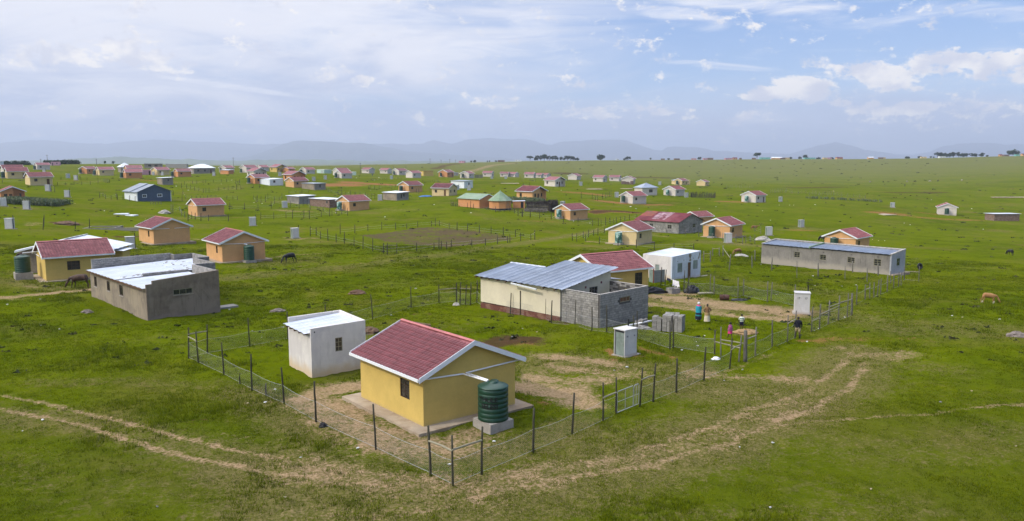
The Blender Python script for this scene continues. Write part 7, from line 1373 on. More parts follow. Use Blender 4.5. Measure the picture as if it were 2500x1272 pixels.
def fence(fid, d):
    lab, pm, nr = FMETA[fid]; P = d['p']; x0, y0 = P[0][0], P[0][1]; z0 = gz(x0, y0)
    t = thing('pole_fence', lab, 'fence', (x0, y0, z0), 0, 'pole fences of the village plots'); tops = []
    for i, (x, y, z, h, lean) in enumerate(P):
        D = math.hypot(x, y); zz = gz(x, y); h = max(1.05, min(h, 2.4)); r = .052 if D < 110 else .075
        if fid == 'brace' and i == 4: r = .12
        if fid == 'stubs': h = .75
        if fid in ('side2',) and i == 5: r = .10
        o = part('post', post_mesh(h, r * random.uniform(.85, 1.15), max(-.3, min(.3, lean)), i * 7 + len(fid)), pm, t, True); o.location = (x - x0, y - y0, zz - z0)
        tops.append((x - x0, y - y0, zz - z0, h, max(-.3, min(.3, lean))))
        if y < 130: TALL.append((x, y, .35))
    for i, j, fr in RAILS.get(fid, []):
        a, b = tops[i], tops[j]
        part('rail', MB().tube([(a[0] + a[4] * fr, a[1] - .06, a[2] + a[3] * fr), ((a[0] + b[0]) / 2 + .02, (a[1] + b[1]) / 2 - .05, (a[2] + a[3] * fr + b[2] + b[3] * fr) / 2 + .01), (b[0] + b[4] * fr, b[1] - .06, b[2] + b[3] * fr)], .045, 6), 'rail', t)
    if d['w']:
        mb = MB(); near = P[0][1] < 110; net = MB()
        for a, b in zip(tops[:-1], tops[1:]):
            L_ = math.hypot(b[0] - a[0], b[1] - a[1])
            if L_ > (11 if near else 22) or L_ < .3: continue
            hh = 1.15 if near else 1.05
            for k, z_ in enumerate((.08, hh) if near else (hh * .5, hh)):
                sag = (.10 if k else .02) * min(1, L_ / 3); pts = []
                for u in np.linspace(0, 1, 6):
                    zz_ = a[2] + (b[2] - a[2]) * u
                    pts.append((a[0] + (b[0] - a[0]) * u + (a[4] * (1 - u) + b[4] * u) * z_ / 1.6, a[1] + (b[1] - a[1]) * u, zz_ + z_ - sag * 4 * u * (1 - u)))
                mb.tube(pts, .007 if near else .010, 3, cap=False)
            if d['net'] and near:
                n = int((L_ + 1.1) / .10); dx_, dy_ = (b[0] - a[0]) / L_, (b[1] - a[1]) / L_
                for k in range(n):
                    for sg in (-1, 1):
                        s0 = k * .10 - (1.1 if sg > 0 else 0); s1 = s0 + sg * 1.1 if sg > 0 else s0 - 1.1
                        za, zb = .05, 1.15
                        lo, hi = (s0, s1)
                        # clip to the bay
                        ta, tb = 0.0, 1.0; ds = hi - lo
                        if ds > 0: ta = max(ta, (0 - lo) / ds); tb = min(tb, (L_ - lo) / ds)
                        else: ta = max(ta, (L_ - lo) / ds); tb = min(tb, (0 - lo) / ds)
                        if tb - ta < .02: continue
                        q = []
                        for tt in (ta, tb):
                            s_ = lo + ds * tt; u = s_ / L_; sag = .10 * min(1, L_ / 3) * 4 * u * (1 - u) * tt
                            q.append(Vector((a[0] + dx_ * s_, a[1] + dy_ * s_, a[2] + (b[2] - a[2]) * u + za + (zb - za) * tt - sag)))
                        up = Vector((0, 0, .0024)); w1 = .0036
                        net.add([q[0] - up * 1.0, q[0] + up, q[1] + up, q[1] - up], [(0, 1, 2, 3)])
        if mb.v: part('wire', mb, 'wire', t)
        if net.v: part('wire_netting', net, 'wire', t)['kind'] = 'stuff'
    return t
for fid, d in DATA['F'].items(): fence(fid, d)
# metal gate between the fence poles
ga, gb = DATA['P']['gate_a'], DATA['P']['gate_b']; v = Vector((gb[0] - ga[0], gb[1] - ga[1])); L_ = v.length; ang = math.atan2(v.y, v.x)
t = thing('metal_gate', 'double galvanised tube gate in the foreground fence', 'gate', (ga[0], ga[1], gz(ga[0], ga[1]) + .12), ang)
for s0, s1 in ((.12, L_ * .72), (L_ * .74, L_ - .12)):
    part('gate_leaf', MB().tube([(s0, 0, .05), (s0, 0, 1.15), (s0 + .08, 0, 1.25), (s1 - .08, 0, 1.25), (s1, 0, 1.15), (s1, 0, .05), (s0, 0, .05)], .026, 6).tube([(s0, 0, .65), (s1, 0, .65)], .018, 5).tube([((s0 + s1) / 2, 0, .05), ((s0 + s1) / 2, 0, 1.25)], .018, 5), 'wire', t)
nb = MB(); n = int(L_ / .12)
for k in range(1, n): nb.tube([(.12 + k * .12, 0, .05), (.12 + k * .12, 0, 1.22)], .0035, 3, cap=False)
part('gate_mesh', nb, 'wire', t)['kind'] = 'stuff'
# ------------------------------------------------------------------ people
SKIN = mat('dark_skin', (.085, .045, .030), .6, .1, 4, 0); HAIR = mat('black_hair', (.012, .010, .009), .9, .1, 8, .3)
def cloth(n, c): return mat('cloth_' + n, c, .9, .15, 6, .2)
def skin_body(name, J, E_, parent, m, sub=1):
    me = bpy.data.meshes.new(name); me.from_pydata([j[0] for j in J], E_, []); o = link(name, me, m, parent)
    sm = o.modifiers.new('skin', 'SKIN'); sm.use_smooth_shade = True
    sv_ = me.skin_vertices[0].data
    for i, j in enumerate(J): sv_[i].radius = (j[1], j[2] if len(j) > 2 else j[1])
    sv_[0].use_root = True
    ss_ = o.modifiers.new('sub', 'SUBSURF'); ss_.levels = sub; ss_.render_levels = sub
    return o
def hand(J, E_, root, p, d, s):
    """five unequal bent fingers growing from the palm vertex"""
    d = Vector(d).normalized(); side = d.cross(Vector((0, 1, 0))); side = side.normalized() if side.length > .1 else Vector((1, 0, 0))
    for k, (off, ln) in enumerate(((-.030, .060), (-.012, .075), (.008, .080), (.026, .070))):
        a = Vector(p) + side * off * s + d * .03 * s; b = a + d * ln * .55 * s; c = b + (d * .35 + Vector((0, -.4, 0))) * ln * .6 * s
        i = len(J); J += [(tuple(a), .009 * s), (tuple(b), .0085 * s), (tuple(c), .007 * s)]; E_ += [(root, i), (i, i + 1), (i + 1, i + 2)]
    i = len(J); a = Vector(p) + side * -.04 * s; J += [(tuple(a + Vector((0, -.015, 0)) * s), .010 * s), (tuple(a + (side * -.02 + d * .035) * s), .008 * s)]; E_ += [(root, i), (i, i + 1)]
def person(label, x, y, rz, h=1.65, pose='stand', top=None, bottom=None, extra=None, hair=True, name='person'):
    s = h / 1.7; z = gz(x, y); t = thing(name, label, 'person', (x, y, z), rz)
    def S(p): return (p[0] * s, p[1] * s, p[2] * s)
    lf = dict(stand=((.10, 0), (-.10, .02)), walk=((.10, -.26), (-.09, .24)))[pose]
    ls, rs = ((.30, -.02, 1.12), (.31, -.10, .86)), ((-.30, -.02, 1.12), (-.31, -.10, .86))
    if extra == 'hold': ls, rs = ((.27, -.06, 1.12), (.14, -.26, 1.08)), ((-.27, -.06, 1.12), (-.12, -.26, 1.08))
    if extra == 'hips': ls, rs = ((.36, .05, 1.14), (.20, -.08, 1.0)), ((-.36, .05, 1.14), (-.20, -.08, 1.0))
    J = [(S((0, 0, .93)), .14 * s, .10 * s), (S((0, 0, 1.15)), .125 * s, .095 * s), (S((0, -.01, 1.36)), .155 * s, .10 * s), (S((0, 0, 1.47)), .055 * s), (S((0, -.01, 1.56)), .078 * s, .088 * s), (S((0, -.01, 1.665)), .06 * s, .07 * s)]
    E_ = [(0, 1), (1, 2), (2, 3), (3, 4), (4, 5)]
    for sx, (hx, fy) in ((1, lf[0]), (-1, lf[1])):
        k = len(J); J += [(S((.10 * sx, 0, .86)), .09 * s), (S((.10 * sx, fy * .45 - .02, .48)), .060 * s), (S((.10 * sx, fy, .09)), .042 * s), (S((.10 * sx, fy - .14, .035)), .038 * s, .03 * s)]; E_ += [(0, k), (k, k + 1), (k + 1, k + 2), (k + 2, k + 3)]
    for el_, ha in (ls, rs):
        sx = 1 if el_[0] > 0 else -1; k = len(J); J += [(S((.19 * sx, 0, 1.38)), .062 * s), (S(el_), .045 * s), (S(ha), .028 * s)]
        E_ += [(2, k), (k, k + 1), (k + 1, k + 2)]; hand(J, E_, k + 2, S(ha), Vector(ha) - Vector(el_), s * 1.0)
    # nose
    k = len(J); J.append((S((0, -.105, 1.575)), .014 * s)); E_.append((4, k))
    skin_body('body', J, E_, t, SKIN)
    if hair: part('hair', MB().lathe([(.02, .10), (.075, .075), (.098, .03), (.098, -.02), (.07, -.04)][::-1], 12, (0, .012 * s, 1.645 * s)), HAIR, t, True)
    def tub(name_, prof, m, sy=.75, c=0):
        mb = MB(); n = 16; rr = random.Random(5); vs = []; 
        for r, zz in prof:
            for k_ in range(n):
                a = 2 * math.pi * k_ / n; w_ = 1 + (.06 * math.sin(a * 4 + zz * 5) if r > .2 else .0); vs.append((r * w_ * math.cos(a) * s, r * w_ * sy * math.sin(a) * s + c, zz * s))
        fs = [(i * n + k_, i * n + (k_ + 1) % n, (i + 1) * n + (k_ + 1) % n, (i + 1) * n + k_) for i in range(len(prof) - 1) for k_ in range(n)]
        mb.add(vs, fs); return part(name_, mb, m, t, True)
    def sleeves(m):
        for el_, _h in (ls, rs):
            sx = 1 if el_[0] > 0 else -1
            part('sleeve', MB().tube([S((.13 * sx, 0, 1.41)), S((.21 * sx, 0, 1.35)), S(tuple(Vector(el_) * .9 + Vector((.02 * sx, 0, .13))))], .078 * s, 8, .062 * s), m, t, True)
    return t, tub, sleeves, s, S
Pp = DATA['P']
# woman wrapped in a turquoise blanket
x, y = Pp['woman_blue'][:2]; t, tub, sl, s, S = person('woman wrapped in a turquoise and dark striped blanket with a white head wrap', x, y, R(150), 1.66, 'stand', extra='hold', hair=False)
tub('headscarf', [(.02, 1.77), (.10, 1.74), (.125, 1.66), (.115, 1.58), (.07, 1.53)], cloth('white', (.70, .68, .70)), .95); tub('pink_shirt', [(.09, 1.49), (.19, 1.43), (.21, 1.25)], cloth('pink', (.65, .06, .20)))
tub('blanket', [(.23, 1.40), (.27, 1.25), (.27, .90), (.27, .78)], cloth('turquoise', (.02, .27, .36)), .9); tub('blanket', [(.272, .78), (.28, .60)], cloth('black_blue', (.012, .014, .035)), .9)
tub('blanket', [(.282, .60), (.285, .47)], cloth('teal', (.03, .20, .22)), .9); tub('blanket', [(.288, .47), (.28, .14)], cloth('black_blue', (.012, .014, .035)), .9)
part('plastic_bag', MB().lathe([(.05, 0), (.16, .04), (.17, .14), (.06, .22), (.03, .27)], 9, (.12, -.25, 0)), cloth('bag_white', (.75, .77, .82)), t)
x, y = Pp['woman_brown'][:2]; t, tub, sl, s, S = person('woman in a brown jersey and long cream skirt seen from behind', x, y, R(185), 1.62, 'stand', extra='hips')
bj = cloth('brown_jersey', (.21, .115, .05)); tub('jersey', [(.08, 1.48), (.19, 1.42), (.20, 1.2), (.19, 1.0), (.22, .88)], bj, .72); sl(bj)
tub('waist_wrap', [(.22, .95), (.245, .80), (.24, .68)], cloth('tan_wrap', (.36, .25, .11)), .8); tub('skirt', [(.21, .76), (.25, .5), (.30, .12)], cloth('cream_skirt', (.58, .50, .36)), .8)
x, y = Pp['child_stripe'][:2]; t, tub, sl, s, S = person('child in a green and white striped shirt and dark shorts', x, y, R(170), 1.30, 'stand', name='person')
g1, g2 = cloth('green_stripe', (.05, .16, .13)), cloth('white_stripe', (.68, .70, .60)); tub('shirt', [(.08, 1.48), (.19, 1.42), (.20, 1.32)], g2); tub('shirt', [(.201, 1.32), (.20, 1.20)], g1); tub('shirt', [(.201, 1.20), (.205, 1.10)], g2); tub('shirt', [(.206, 1.10), (.21, 1.02)], g1); tub('shirt', [(.211, 1.02), (.21, .95)], g2); sl(g2)
nv = cloth('navy', (.012, .014, .04)); tub('shorts', [(.19, 1.0), (.21, .85)], nv)
for sx in (-1, 1): part('shorts_leg', MB().tube([S((.10 * sx, 0, .90)), S((.11 * sx, 0, .58))], .11 * s, 9, .12 * s), nv, t, True)
x, y = Pp['child_pink'][:2]; t, tub, sl, s, S = person('child in a magenta dress and patterned purple shawl walking by the straw heap', x, y, R(200), 1.28, 'walk', extra='hold')
mg = cloth('magenta', (.55, .03, .16)); tub('dress', [(.18, 1.3), (.20, 1.0), (.26, .55)], mg, .85); tub('shawl', [(.08, 1.50), (.21, 1.42), (.26, 1.20), (.27, .95), (.25, .82)], mat('cloth_purple_pattern', (.22, .05, .16), .9, .5, 14, .1, c2=(.45, .12, .25)), .85)
x, y = Pp['man'][:2]; t, tub, sl, s, S = person('man in a black jersey and khaki shorts walking past the fence gap', x, y, R(175), 1.72, 'walk')
bk = cloth('black_jersey', (.012, .013, .022)); tub('jersey', [(.08, 1.50), (.20, 1.43), (.215, 1.2), (.20, .98), (.21, .88)], bk, .72); sl(bk)
for sx in (1, -1): part('sleeve', MB().tube([S((.29 * sx, -.02, 1.16)), S((.31 * sx, -.09, .92))], .055 * s, 8, .045 * s), bk, t, True)
kh = cloth('khaki', (.36, .29, .17)); tub('shorts', [(.19, .96), (.20, .82)], kh)
for sx, fy in ((1, -.26), (-1, .24)): part('shorts_leg', MB().tube([S((.10 * sx, 0, .88)), S((.10 * sx, fy * .45 - .02, .50))], .105 * s, 9, .095 * s), kh, t, True)
for sx, fy in ((1, -.26), (-1, .24)): part('boot', MB().tube([S((.10 * sx, fy + .01, .34)), S((.10 * sx, fy, .06))], .058 * s, 8, .06 * s), bk, t, True)
for nm, lab, c1_, c2_ in (('far_red', 'tiny figure in red standing before the cream house at the left edge', (.50, .05, .04), (.03, .03, .04)), ('far_blue', 'tiny figure in blue standing on the far left-of-centre grass', (.03, .07, .20), (.03, .03, .05)), ('far_walk', 'tiny dark figure walking on the far right pasture', (.02, .02, .03), (.03, .03, .03))):
    x, y = Pp[nm][:2]; t, tub, sl, s, S = person(lab, x, y, 0, 1.68, 'walk'); tub('coat', [(.08, 1.5), (.2, 1.42), (.21, .95), (.22, .72)], cloth(nm, c1_)); sl(cloth(nm, c1_)); tub('trousers', [(.2, .8), (.17, .5), (.16, .15)], cloth(nm + '2', c2_))
# ------------------------------------------------------------------ cattle
def cow(label, x, y, rz, m, s=1.0, graze=True, horn=True, name='cow', cat='cow', patch_=None, parts=True):
    t = thing(name, label, cat, (x, y, gz(x, y)), rz, None, s)
    # faces +X
    hd = [((.88, 0, 1.06), .17, .14), ((1.12, 0, .66), .135, .11), ((1.27, 0, .36), .125, .10), ((1.36, 0, .14), .065, .07)] if graze else [((.98, 0, 1.22), .15, .12), ((1.18, 0, 1.38), .12, .10), ((1.42, 0, 1.32), .10, .09), ((1.62, 0, 1.20), .06, .06)]
    J = [((-.10, 0, 1.03), .33, .35), ((-.48, 0, 1.08), .29, .33), ((-.74, 0, 1.12), .20, .23), ((.24, 0, 1.04), .32, .35), ((.56, 0, 1.10), .24, .33), *hd]
    E_ = [(0, 1), (1, 2), (0, 3), (3, 4), (4, 5), (5, 6), (6, 7), (7, 8)]
    for sy in (-1, 1):
        dx_ = .10 * sy
        k = len(J); J += [((.54, .16 * sy, .84), .11), ((.56 + dx_, .17 * sy, .46), .060), ((.60 + dx_, .17 * sy, .20), .038), ((.62 + dx_, .17 * sy, .03), .048)]; E_ += [(4, k), (k, k + 1), (k + 1, k + 2), (k + 2, k + 3)]
        k = len(J); J += [((-.66, .17 * sy, .86), .14), ((-.60 - dx_, .18 * sy, .62), .080), ((-.77 - dx_, .18 * sy, .42), .050), ((-.75 - dx_, .18 * sy, .18), .036), ((-.73 - dx_, .18 * sy, .03), .048)]; E_ += [(1, k), (k, k + 1), (k + 1, k + 2), (k + 2, k + 3), (k + 3, k + 4)]
    skin_body('body', J, E_, t, m, 2)
    part('tail', MB().tube([(-.96, 0, 1.08), (-1.02, 0, .80), (-1.0, .03, .50)], .022, 5, .014).tube([(-1.0, .03, .50), (-1.0, .03, .34)], .035, 5, .01), m, t, True)
    h0 = Vector(hd[2][0]) if not graze else Vector(hd[1][0]) * .45 + Vector(hd[2][0]) * .55
    for sy in (-1, 1):
        part('ear', MB().tube([h0 + Vector((-.04, .08 * sy, .06)), h0 + Vector((-.10, .20 * sy, .05)), h0 + Vector((-.12, .26 * sy, .0))], .035, 5, .012), m, t, True)
        if horn: part('horn', MB().tube([h0 + Vector((-.02, .07 * sy, .09)), h0 + Vector((-.02, .15 * sy, .18)), h0 + Vector((.03, .17 * sy, .28))], .022, 5, .006), 'rubble', t, True)
    return t
cb = mat('black_hide', (.012, .011, .012), .6, .2, 3, .1); cbr = mat('dark_brown_hide', (.045, .022, .014), .7, .4, 1.6, .1, c2=(.10, .055, .032)); crd = mat('red_brown_hide', (.20, .085, .032), .75, .25, 1.5, .1, c2=(.30, .17, .08)); cdk = mat('maroon_brown_hide', (.040, .016, .010), .65, .2, 2, .1)
ctan = mat('tan_hide', (.30, .15, .055), .75, .25, 1.6, .1, c2=(.42, .24, .10)); cwh = mat('white_and_grey_hide', (.42, .40, .37), .8, .3, 2, .1, c2=(.10, .09, .08))
def pos(n): return Pp[n][0], Pp[n][1]
cow('black cow grazing right of the peach tank house', *pos('cow_black'), R(228), cb, 1.08, name='black_cow'); cow('brown-black cow grazing between the left yellow house and the unfinished house', *pos('cow_brown'), R(190), cbr, 1.12, name='brown_cow')
cow('dark maroon-brown cow grazing left of the old metal-roofed house', Pp['cow_dark'][0] - .3, Pp['cow_dark'][1], R(205), cdk, 1.10, name='brown_cow'); cow('tan calf with white legs grazing at far right', *pos('calf'), R(-18), ctan, .76, name='calf', cat='calf', horn=False)
cow('reddish calf grazing near the rubble heap right of the white cottage', *pos('calf_tan'), R(200), crd, .80, name='calf', cat='calf', horn=False); cow('reddish cow standing inside the mesh pen', *pos('cow_pen'), R(10), crd, .95, name='brown_cow', graze=False)
cow('black cow partly hidden at the left wall of the orange house', *pos('bull'), R(100), cb, 1.0, name='black_cow', graze=True); cow('black cow seen from behind, alone on the far right grass', *pos('black_right'), R(95), cb, .85, name='black_cow')
for sx, sy in ((-.63, .18), (-.83, -.18), (.52, -.17), (.70, .17)):
    c_ = [o for o in SC.objects if o.get('label', '').startswith('tan calf')][0]; part('white_stocking', MB().tube([(sx - .02, sy, .03), (sx, sy, .30)], .058, 7, .048), cwh if False else mat('white_hair', (.55, .50, .42), .85, .1, 3, 0), c_, True)
for i, (px, col) in enumerate(((0, 'w'), (1, 'b'), (2, 'w'), (3, 'b'), (4, 'w'), (5, 'b'), (6, 'w'))):
    bx = [(271, 596), (280, 594), (296, 590), (302, 590), (312, 588), (318, 588), (334, 585)][i]
    cow(['lone pale animal, leftmost of the tiny far herd', 'tiny dark animal just right of the leftmost pale one', 'pale animal at the left of the main far herd', 'dark animal beside the pale one in the main far herd', 'pale animal in the middle of the far herd', 'dark animal right of the middle of the far herd', 'pale animal at the right end of the tiny far herd'][i], bx[0] * .965, bx[1] * .98, R(20 + i * 40), cwh if col == 'w' else cb, .9, name='far_cow')['group'] = 'small herd on the far right pasture'
# ------------------------------------------------------------------ heaps, rocks, yard things
def lump(name, label, cat, x, y, sx, sy, sz, m, seed=0, n=14, rz=0, group=None, flat=0.0):
    rr = np.random.default_rng(seed); V = []; F_ = []; rings = 6
    for i in range(rings + 1):
        ph = i / rings * math.pi / 2
        for k in range(n):
            a = 2 * math.pi * k / n; r = math.cos(ph); w_ = 1 + rr.uniform(-.22, .22)
            V.append((sx * r * w_ * math.cos(a), sy * r * w_ * math.sin(a), -.06 * sz + sz * math.sin(ph) * (1 + rr.uniform(-.15, .12)) * (1 - flat * .3)))
    for i in range(rings):
        for k in range(n): F_.append((i * n + k, i * n + (k + 1) % n, (i + 1) * n + (k + 1) % n, (i + 1) * n + k))
    o = link(name, MB().add(V, F_).mesh(name, False), MT(m) if isinstance(m, str) else m, None, (x, y, gz(x, y) - .03), rz); tag(o, label, cat, group); CLEAR.append((x, y, max(sx, sy) * .7)); return o
lump('rock', 'flat grey-brown rock in the grass right of the unfinished house', 'rock', *pos('rock1'), .78, .42, .42, 'rock', 1, rz=.3); lump('rock', 'flat stone lying before the long wall of the unfinished house', 'rock', *pos('rock2'), .55, .4, .3, 'rock', 2)
lump('rock', 'large grey boulder at the right edge of the pasture', 'rock', *pos('rock3'), .75, .5, .5, 'rock', 3, rz=-.2); lump('soil_heap', 'small brown soil mound on the open meadow behind the cream house', 'mound', *pos('mound1'), .9, .7, .45, 'soil', 4)
lump('soil_heap', 'long reddish soil heap left of the ruined foundation', 'mound', *pos('mound2'), 2.6, 1.6, .8, 'soil', 5); lump('soil_heap', 'dark soil heap peeping out behind the white shed', 'mound', *pos('mound3'), 1.1, .9, .55, 'soil', 6); lump('soil_heap', 'low soil heap behind the ridge of the foreground roof', 'mound', Pp['mound4'][0], Pp['mound4'][1] + 2, 1.4, .9, .4, 'soil', 7)
straw = mat('dry_straw', (.29, .19, .085), .95, .4, 5, .8, bscale=20); lump('straw_heap', 'low heap of dry straw beside the striped child', 'straw heap', *pos('manure'), 1.05, .75, .34, straw, 8)
lump('rubble_heap', 'pale stone rubble heap by the reddish calf', 'rubble', *pos('rubble2'), 1.2, .8, .5, 'rubble', 9); lump('rubble_heap', 'grey rubbish heap between the pen and the long grey building', 'rubble', *pos('rubble1'), 1.7, 1.0, 1.0, 'rubble', 10); lump('rubble_heap', 'pale rock pile in front of the blue house', 'rubble', *pos('rubble3'), 1.5, 1.2, 1.0, 'rubble', 11)
lump('burnt_refuse', 'small black and grey refuse heap behind the fallen drum', 'refuse', Pp['drum'][0] + 1.5, Pp['drum'][1] - .2, .9, .5, .22, 'black', 12)
lump('tarpaulin', 'crumpled bright blue tarpaulin on the grass', 'tarpaulin', *pos('tarp'), 2.4, 1.3, .55, mat('blue_tarpaulin', (.02, .12, .35), .5, .3, 2, .3), 13); lump('plastic_bag', 'black plastic bag caught under the foreground fence', 'bag', *pos('bagblack'), .24, .18, .26, 'black', 14)
lump('plastic_bag', 'large white plastic bag beside the braced fence corner', 'bag', *pos('bag_wh'), .34, .25, .26, mat('white_plastic', (.78, .78, .80), .5, .1, 4, .3), 15)
lump('sack', 'white sack lying by the fence left of the cream house', 'sack', *pos('white_bag1'), .36, .3, .32, 'rubble', 16)
for i, (dx_, dy_, a, b_) in enumerate(((-2.6, .6, 1.9, .9), (-.5, .2, 1.6, .8))):
    lump('black_sheeting', ('crumpled black plastic sheeting left of the little block hearth', 'black plastic bundle right of the little block hearth')[i], 'plastic sheet', Pp['blackpile'][0] + (0.0 if i == 0 else 4.1) + dx_ * .3, Pp['blackpile'][1] - 1.0, a if i == 0 else .8, .6, .75 if i == 0 else .95, 'black', 20 + i)
t = thing('block_hearth', 'small square of cement blocks between the black plastic heaps', 'hearth', (Pp['blackpile'][0] + 1.55, Pp['blackpile'][1] - 1.6, gz(*pos('blackpile')) - .05), R(30))
for j in range(3):
    for i in range(3):
        part('block', MB().box((i * .41, 0, j * .21), (i * .41 + .39, .18, j * .21 + .2)), 'block', t); part('block', MB().box((i * .41, .82, j * .21), (i * .41 + .39, 1.0, j * .21 + .2)), 'block', t)
    for i in range(2): part('block', MB().box((0, .20 + i * .31, j * .21), (.18, .49 + i * .31, j * .21 + .2)), 'block', t); part('block', MB().box((1.03, .20 + i * .31, j * .21), (1.21, .49 + i * .31, j * .21 + .2)), 'block', t)
for i, (bx, by, nx_, ny_, nz_, a) in enumerate(((12.45, 66.55, 2, 4, 6, -24), (13.25, 66.2, 2, 5, 7, -27), (14.05, 65.8, 2, 5, 7, -27), (11.75, 67.2, 2, 4, 4, 44), (13.9, 68.2, 3, 3, 6, -12))):
    t = thing('block_stack', ['low leaning stack of grey blocks nearest the block room', 'upright middle stack of grey cement blocks', 'rightmost stack of grey cement blocks beside two dark poles', 'stack of grey blocks against the block room wall', 'low jumbled stack of grey blocks behind the others'][i], 'block stack', (bx - .6, by - .4, gz(bx, by) - .04), R(a), 'stacks of cement blocks')
    if 'me_blk' not in globals(): me_blk = MB().box((0, 0, 0), (.37, .18, .183)).mesh('block'); me_blk.materials.append(MT('block'))
    for k in range(nz_):
        for p in range(nx_):
            for q in range(ny_):
                if 0 < p < nx_ - 1 and 0 < q < ny_ - 1 and k < nz_ - 1: continue
                if k == nz_ - 1 and random.random() < .25: continue
                o = bpy.data.objects.new('block', me_blk); COL.objects.link(o); o.parent = t; o.location = (p * .40 + random.uniform(-.012, .012), q * .21 + random.uniform(-.01, .01), k * .20 + .02); o.rotation_euler = (0, 0, random.uniform(-.03, .03))
    CLEAR.append((bx, by, 1.0))
# white pipes against the block room, drum, bin, washing
x, y = 9.3, 66.2; z = gz(x, y)
for i, (p, q, lab) in enumerate((((8.7, 65.7, .22), (10.5, 66.6, .50), 'white plastic pipe propped low against the block room'), ((10.3, 66.5, .45), (12.0, 67.3, .62), 'second white pipe lying on the block rubble'))):
    o = link('plastic_pipe', MB().tube([(0, 0, 0), (q[0] - p[0], q[1] - p[1], q[2] - p[2])], .075, 10).mesh('plastic_pipe', True), MT('pipe'), None, (p[0], p[1], z + p[2] - .05)); tag(o, lab, 'pipe')
lump('block_rubble', 'broken blocks lying at the foot of the block room', 'rubble', 10.9, 66.6, 1.0, .45, .36, 'block', 31)
x, y = pos('drum'); o = link('metal_drum', MB().lathe([(.0, 0), (.30, 0), (.31, .02), (.29, .05), (.29, .30), (.31, .32), (.29, .34), (.29, .62), (.31, .64), (.29, .66), (.29, .9), (.31, .92), (.27, .93), (.26, .1)], 18).mesh('metal_drum', True), mat('rusty_steel', (.085, .038, .026), .8, .5, 3, .4), None, (x - .45, y, gz(x, y) + .29)); o.rotation_euler = (0, R(90), R(-8)); tag(o, 'rusty drum lying on its side on the bare yard', 'drum')
x, y = 12.45, 88.7; x, y = Pp['bin1'][0] + 2.3, Pp['bin1'][1] - .2
t = thing('outhouse_screen', 'grey sheet-metal lean-to right of the hidden yellow house', 'lean-to', (x - .2, y + .3, gz(x, y)), R(30)); part('metal_sheet', MB().box((0, 0, -.1), (1.7, .05, 1.5)), 'steel', t); part('metal_sheet', MB().box((0, .05, -.1), (.05, 1.0, 1.55)), 'tdoor', t); part('post', MB().tube([(-.2, -.1, -.2), (-.2, -.1, 1.9)], .07, 7), 'rust2', t)
wx, wy = DATA['F']['washline']['p'][1][:2]; wx2, wy2 = DATA['F']['washline']['p'][2][:2]
def laundry(lab, cat, u0, u1, h0, h1, m, seed):
    rr = random.Random(seed); n = 9; vs = []; a = Vector((wx, wy, gz(wx, wy))); b = Vector((wx2, wy2, gz(wx2, wy2)))
    for j in range(5):
        for i in range(n):
            u = u0 + (u1 - u0) * i / (n - 1); p = a.lerp(b, u); v_ = j / 4; vs.append((p.x + .05 * math.sin(i * 2.1 + j), p.y + .06 * math.sin(i * 1.7 + seed), p.z + h1 - (h1 - h0) * v_ * (1 + .12 * math.sin(i * 2.2 + seed)) - .05 * math.sin(math.pi * u)))
    N = len(vs); vs += [(p[0], p[1] + .012, p[2]) for p in vs]; fs = []
    for j in range(4):
        for i in range(n - 1): q = j * n + i; fs += [(q, q + 1, q + n + 1, q + n), (N + q, N + q + n, N + q + n + 1, N + q + 1)]
    c = vs[0]; o = link('laundry', MB().add([(p[0] - c[0], p[1] - c[1], p[2] - c[2]) for p in vs], fs).mesh('laundry', True), m, None, c); tag(o, lab, cat)
laundry('white shirt hanging on the washing line', 'laundry', .42, .78, .35, 1.05, cloth('white_shirt', (.80, .79, .86)), 1); laundry('dark garment hanging left of the white shirt', 'laundry', .10, .34, .72, 1.05, cloth('navy_l', (.015, .02, .045)), 2)
def sheet(name, lab, cat, x, y, a, b, m, rz=0, h=.06):
    o = link(name, MB().hexa([(-a, -b, -.05), (a, -b * .9, -.05), (a * .95, b, -.05), (-a * .9, b * .95, -.05)], [(-a, -b, h), (a, -b * .9, h * .8), (a * .95, b, h * 1.1), (-a * .9, b * .95, h)]).mesh(name), MT(m) if isinstance(m, str) else m, None, (x, y, gz(x, y) + .03), rz); return tag(o, lab, cat)
sheet('metal_sheet', 'left one of two bright crumpled roofing sheets before the blue house', 'metal sheet', *pos('sheet1'), 1.6, .9, 'zinc', .2, .25); sheet('metal_sheet', 'right one of two bright crumpled roofing sheets before the blue house', 'metal sheet', *pos('sheet2'), 1.2, .9, 'zinc', -.3, .22)
sheet('floor_slab', 'bare concrete floor slab in the pasture left of the lone far-right house', 'slab', *pos('slab1'), 2.6, 3.0, 'slab', .3, .12); sheet('floor_slab', 'long pale concrete strip at the right edge of the pasture', 'slab', 245.0, 385.0, 14.0, 2.5, 'slab', 0, .2)
sheet('floor_slab', 'far pale slab left of the small white porch house', 'slab', *pos('slab3'), 4.5, 3, 'slab', 0, .12); sheet('floor_slab', 'pale slab between the two far toilets right of the porch house', 'slab', *pos('slab4'), 5.5, 3, 'slab', 0, .12); sheet('floor_slab', 'thin pale slab left of the silver pyramid roof', 'slab', *pos('slab5'), 4.5, 2.5, 'slab', 0, .12)
sheet('plank', 'pale board lying in the grass at the far end of the bare yard', 'board', *pos('board1'), .9, .35, 'rail', .2, .05)
t = thing('steel_frame', 'pale welded mesh gate leaning behind the white shed', 'frame', (*pos('framegate'), gz(*pos('framegate')) - .05), R(12))
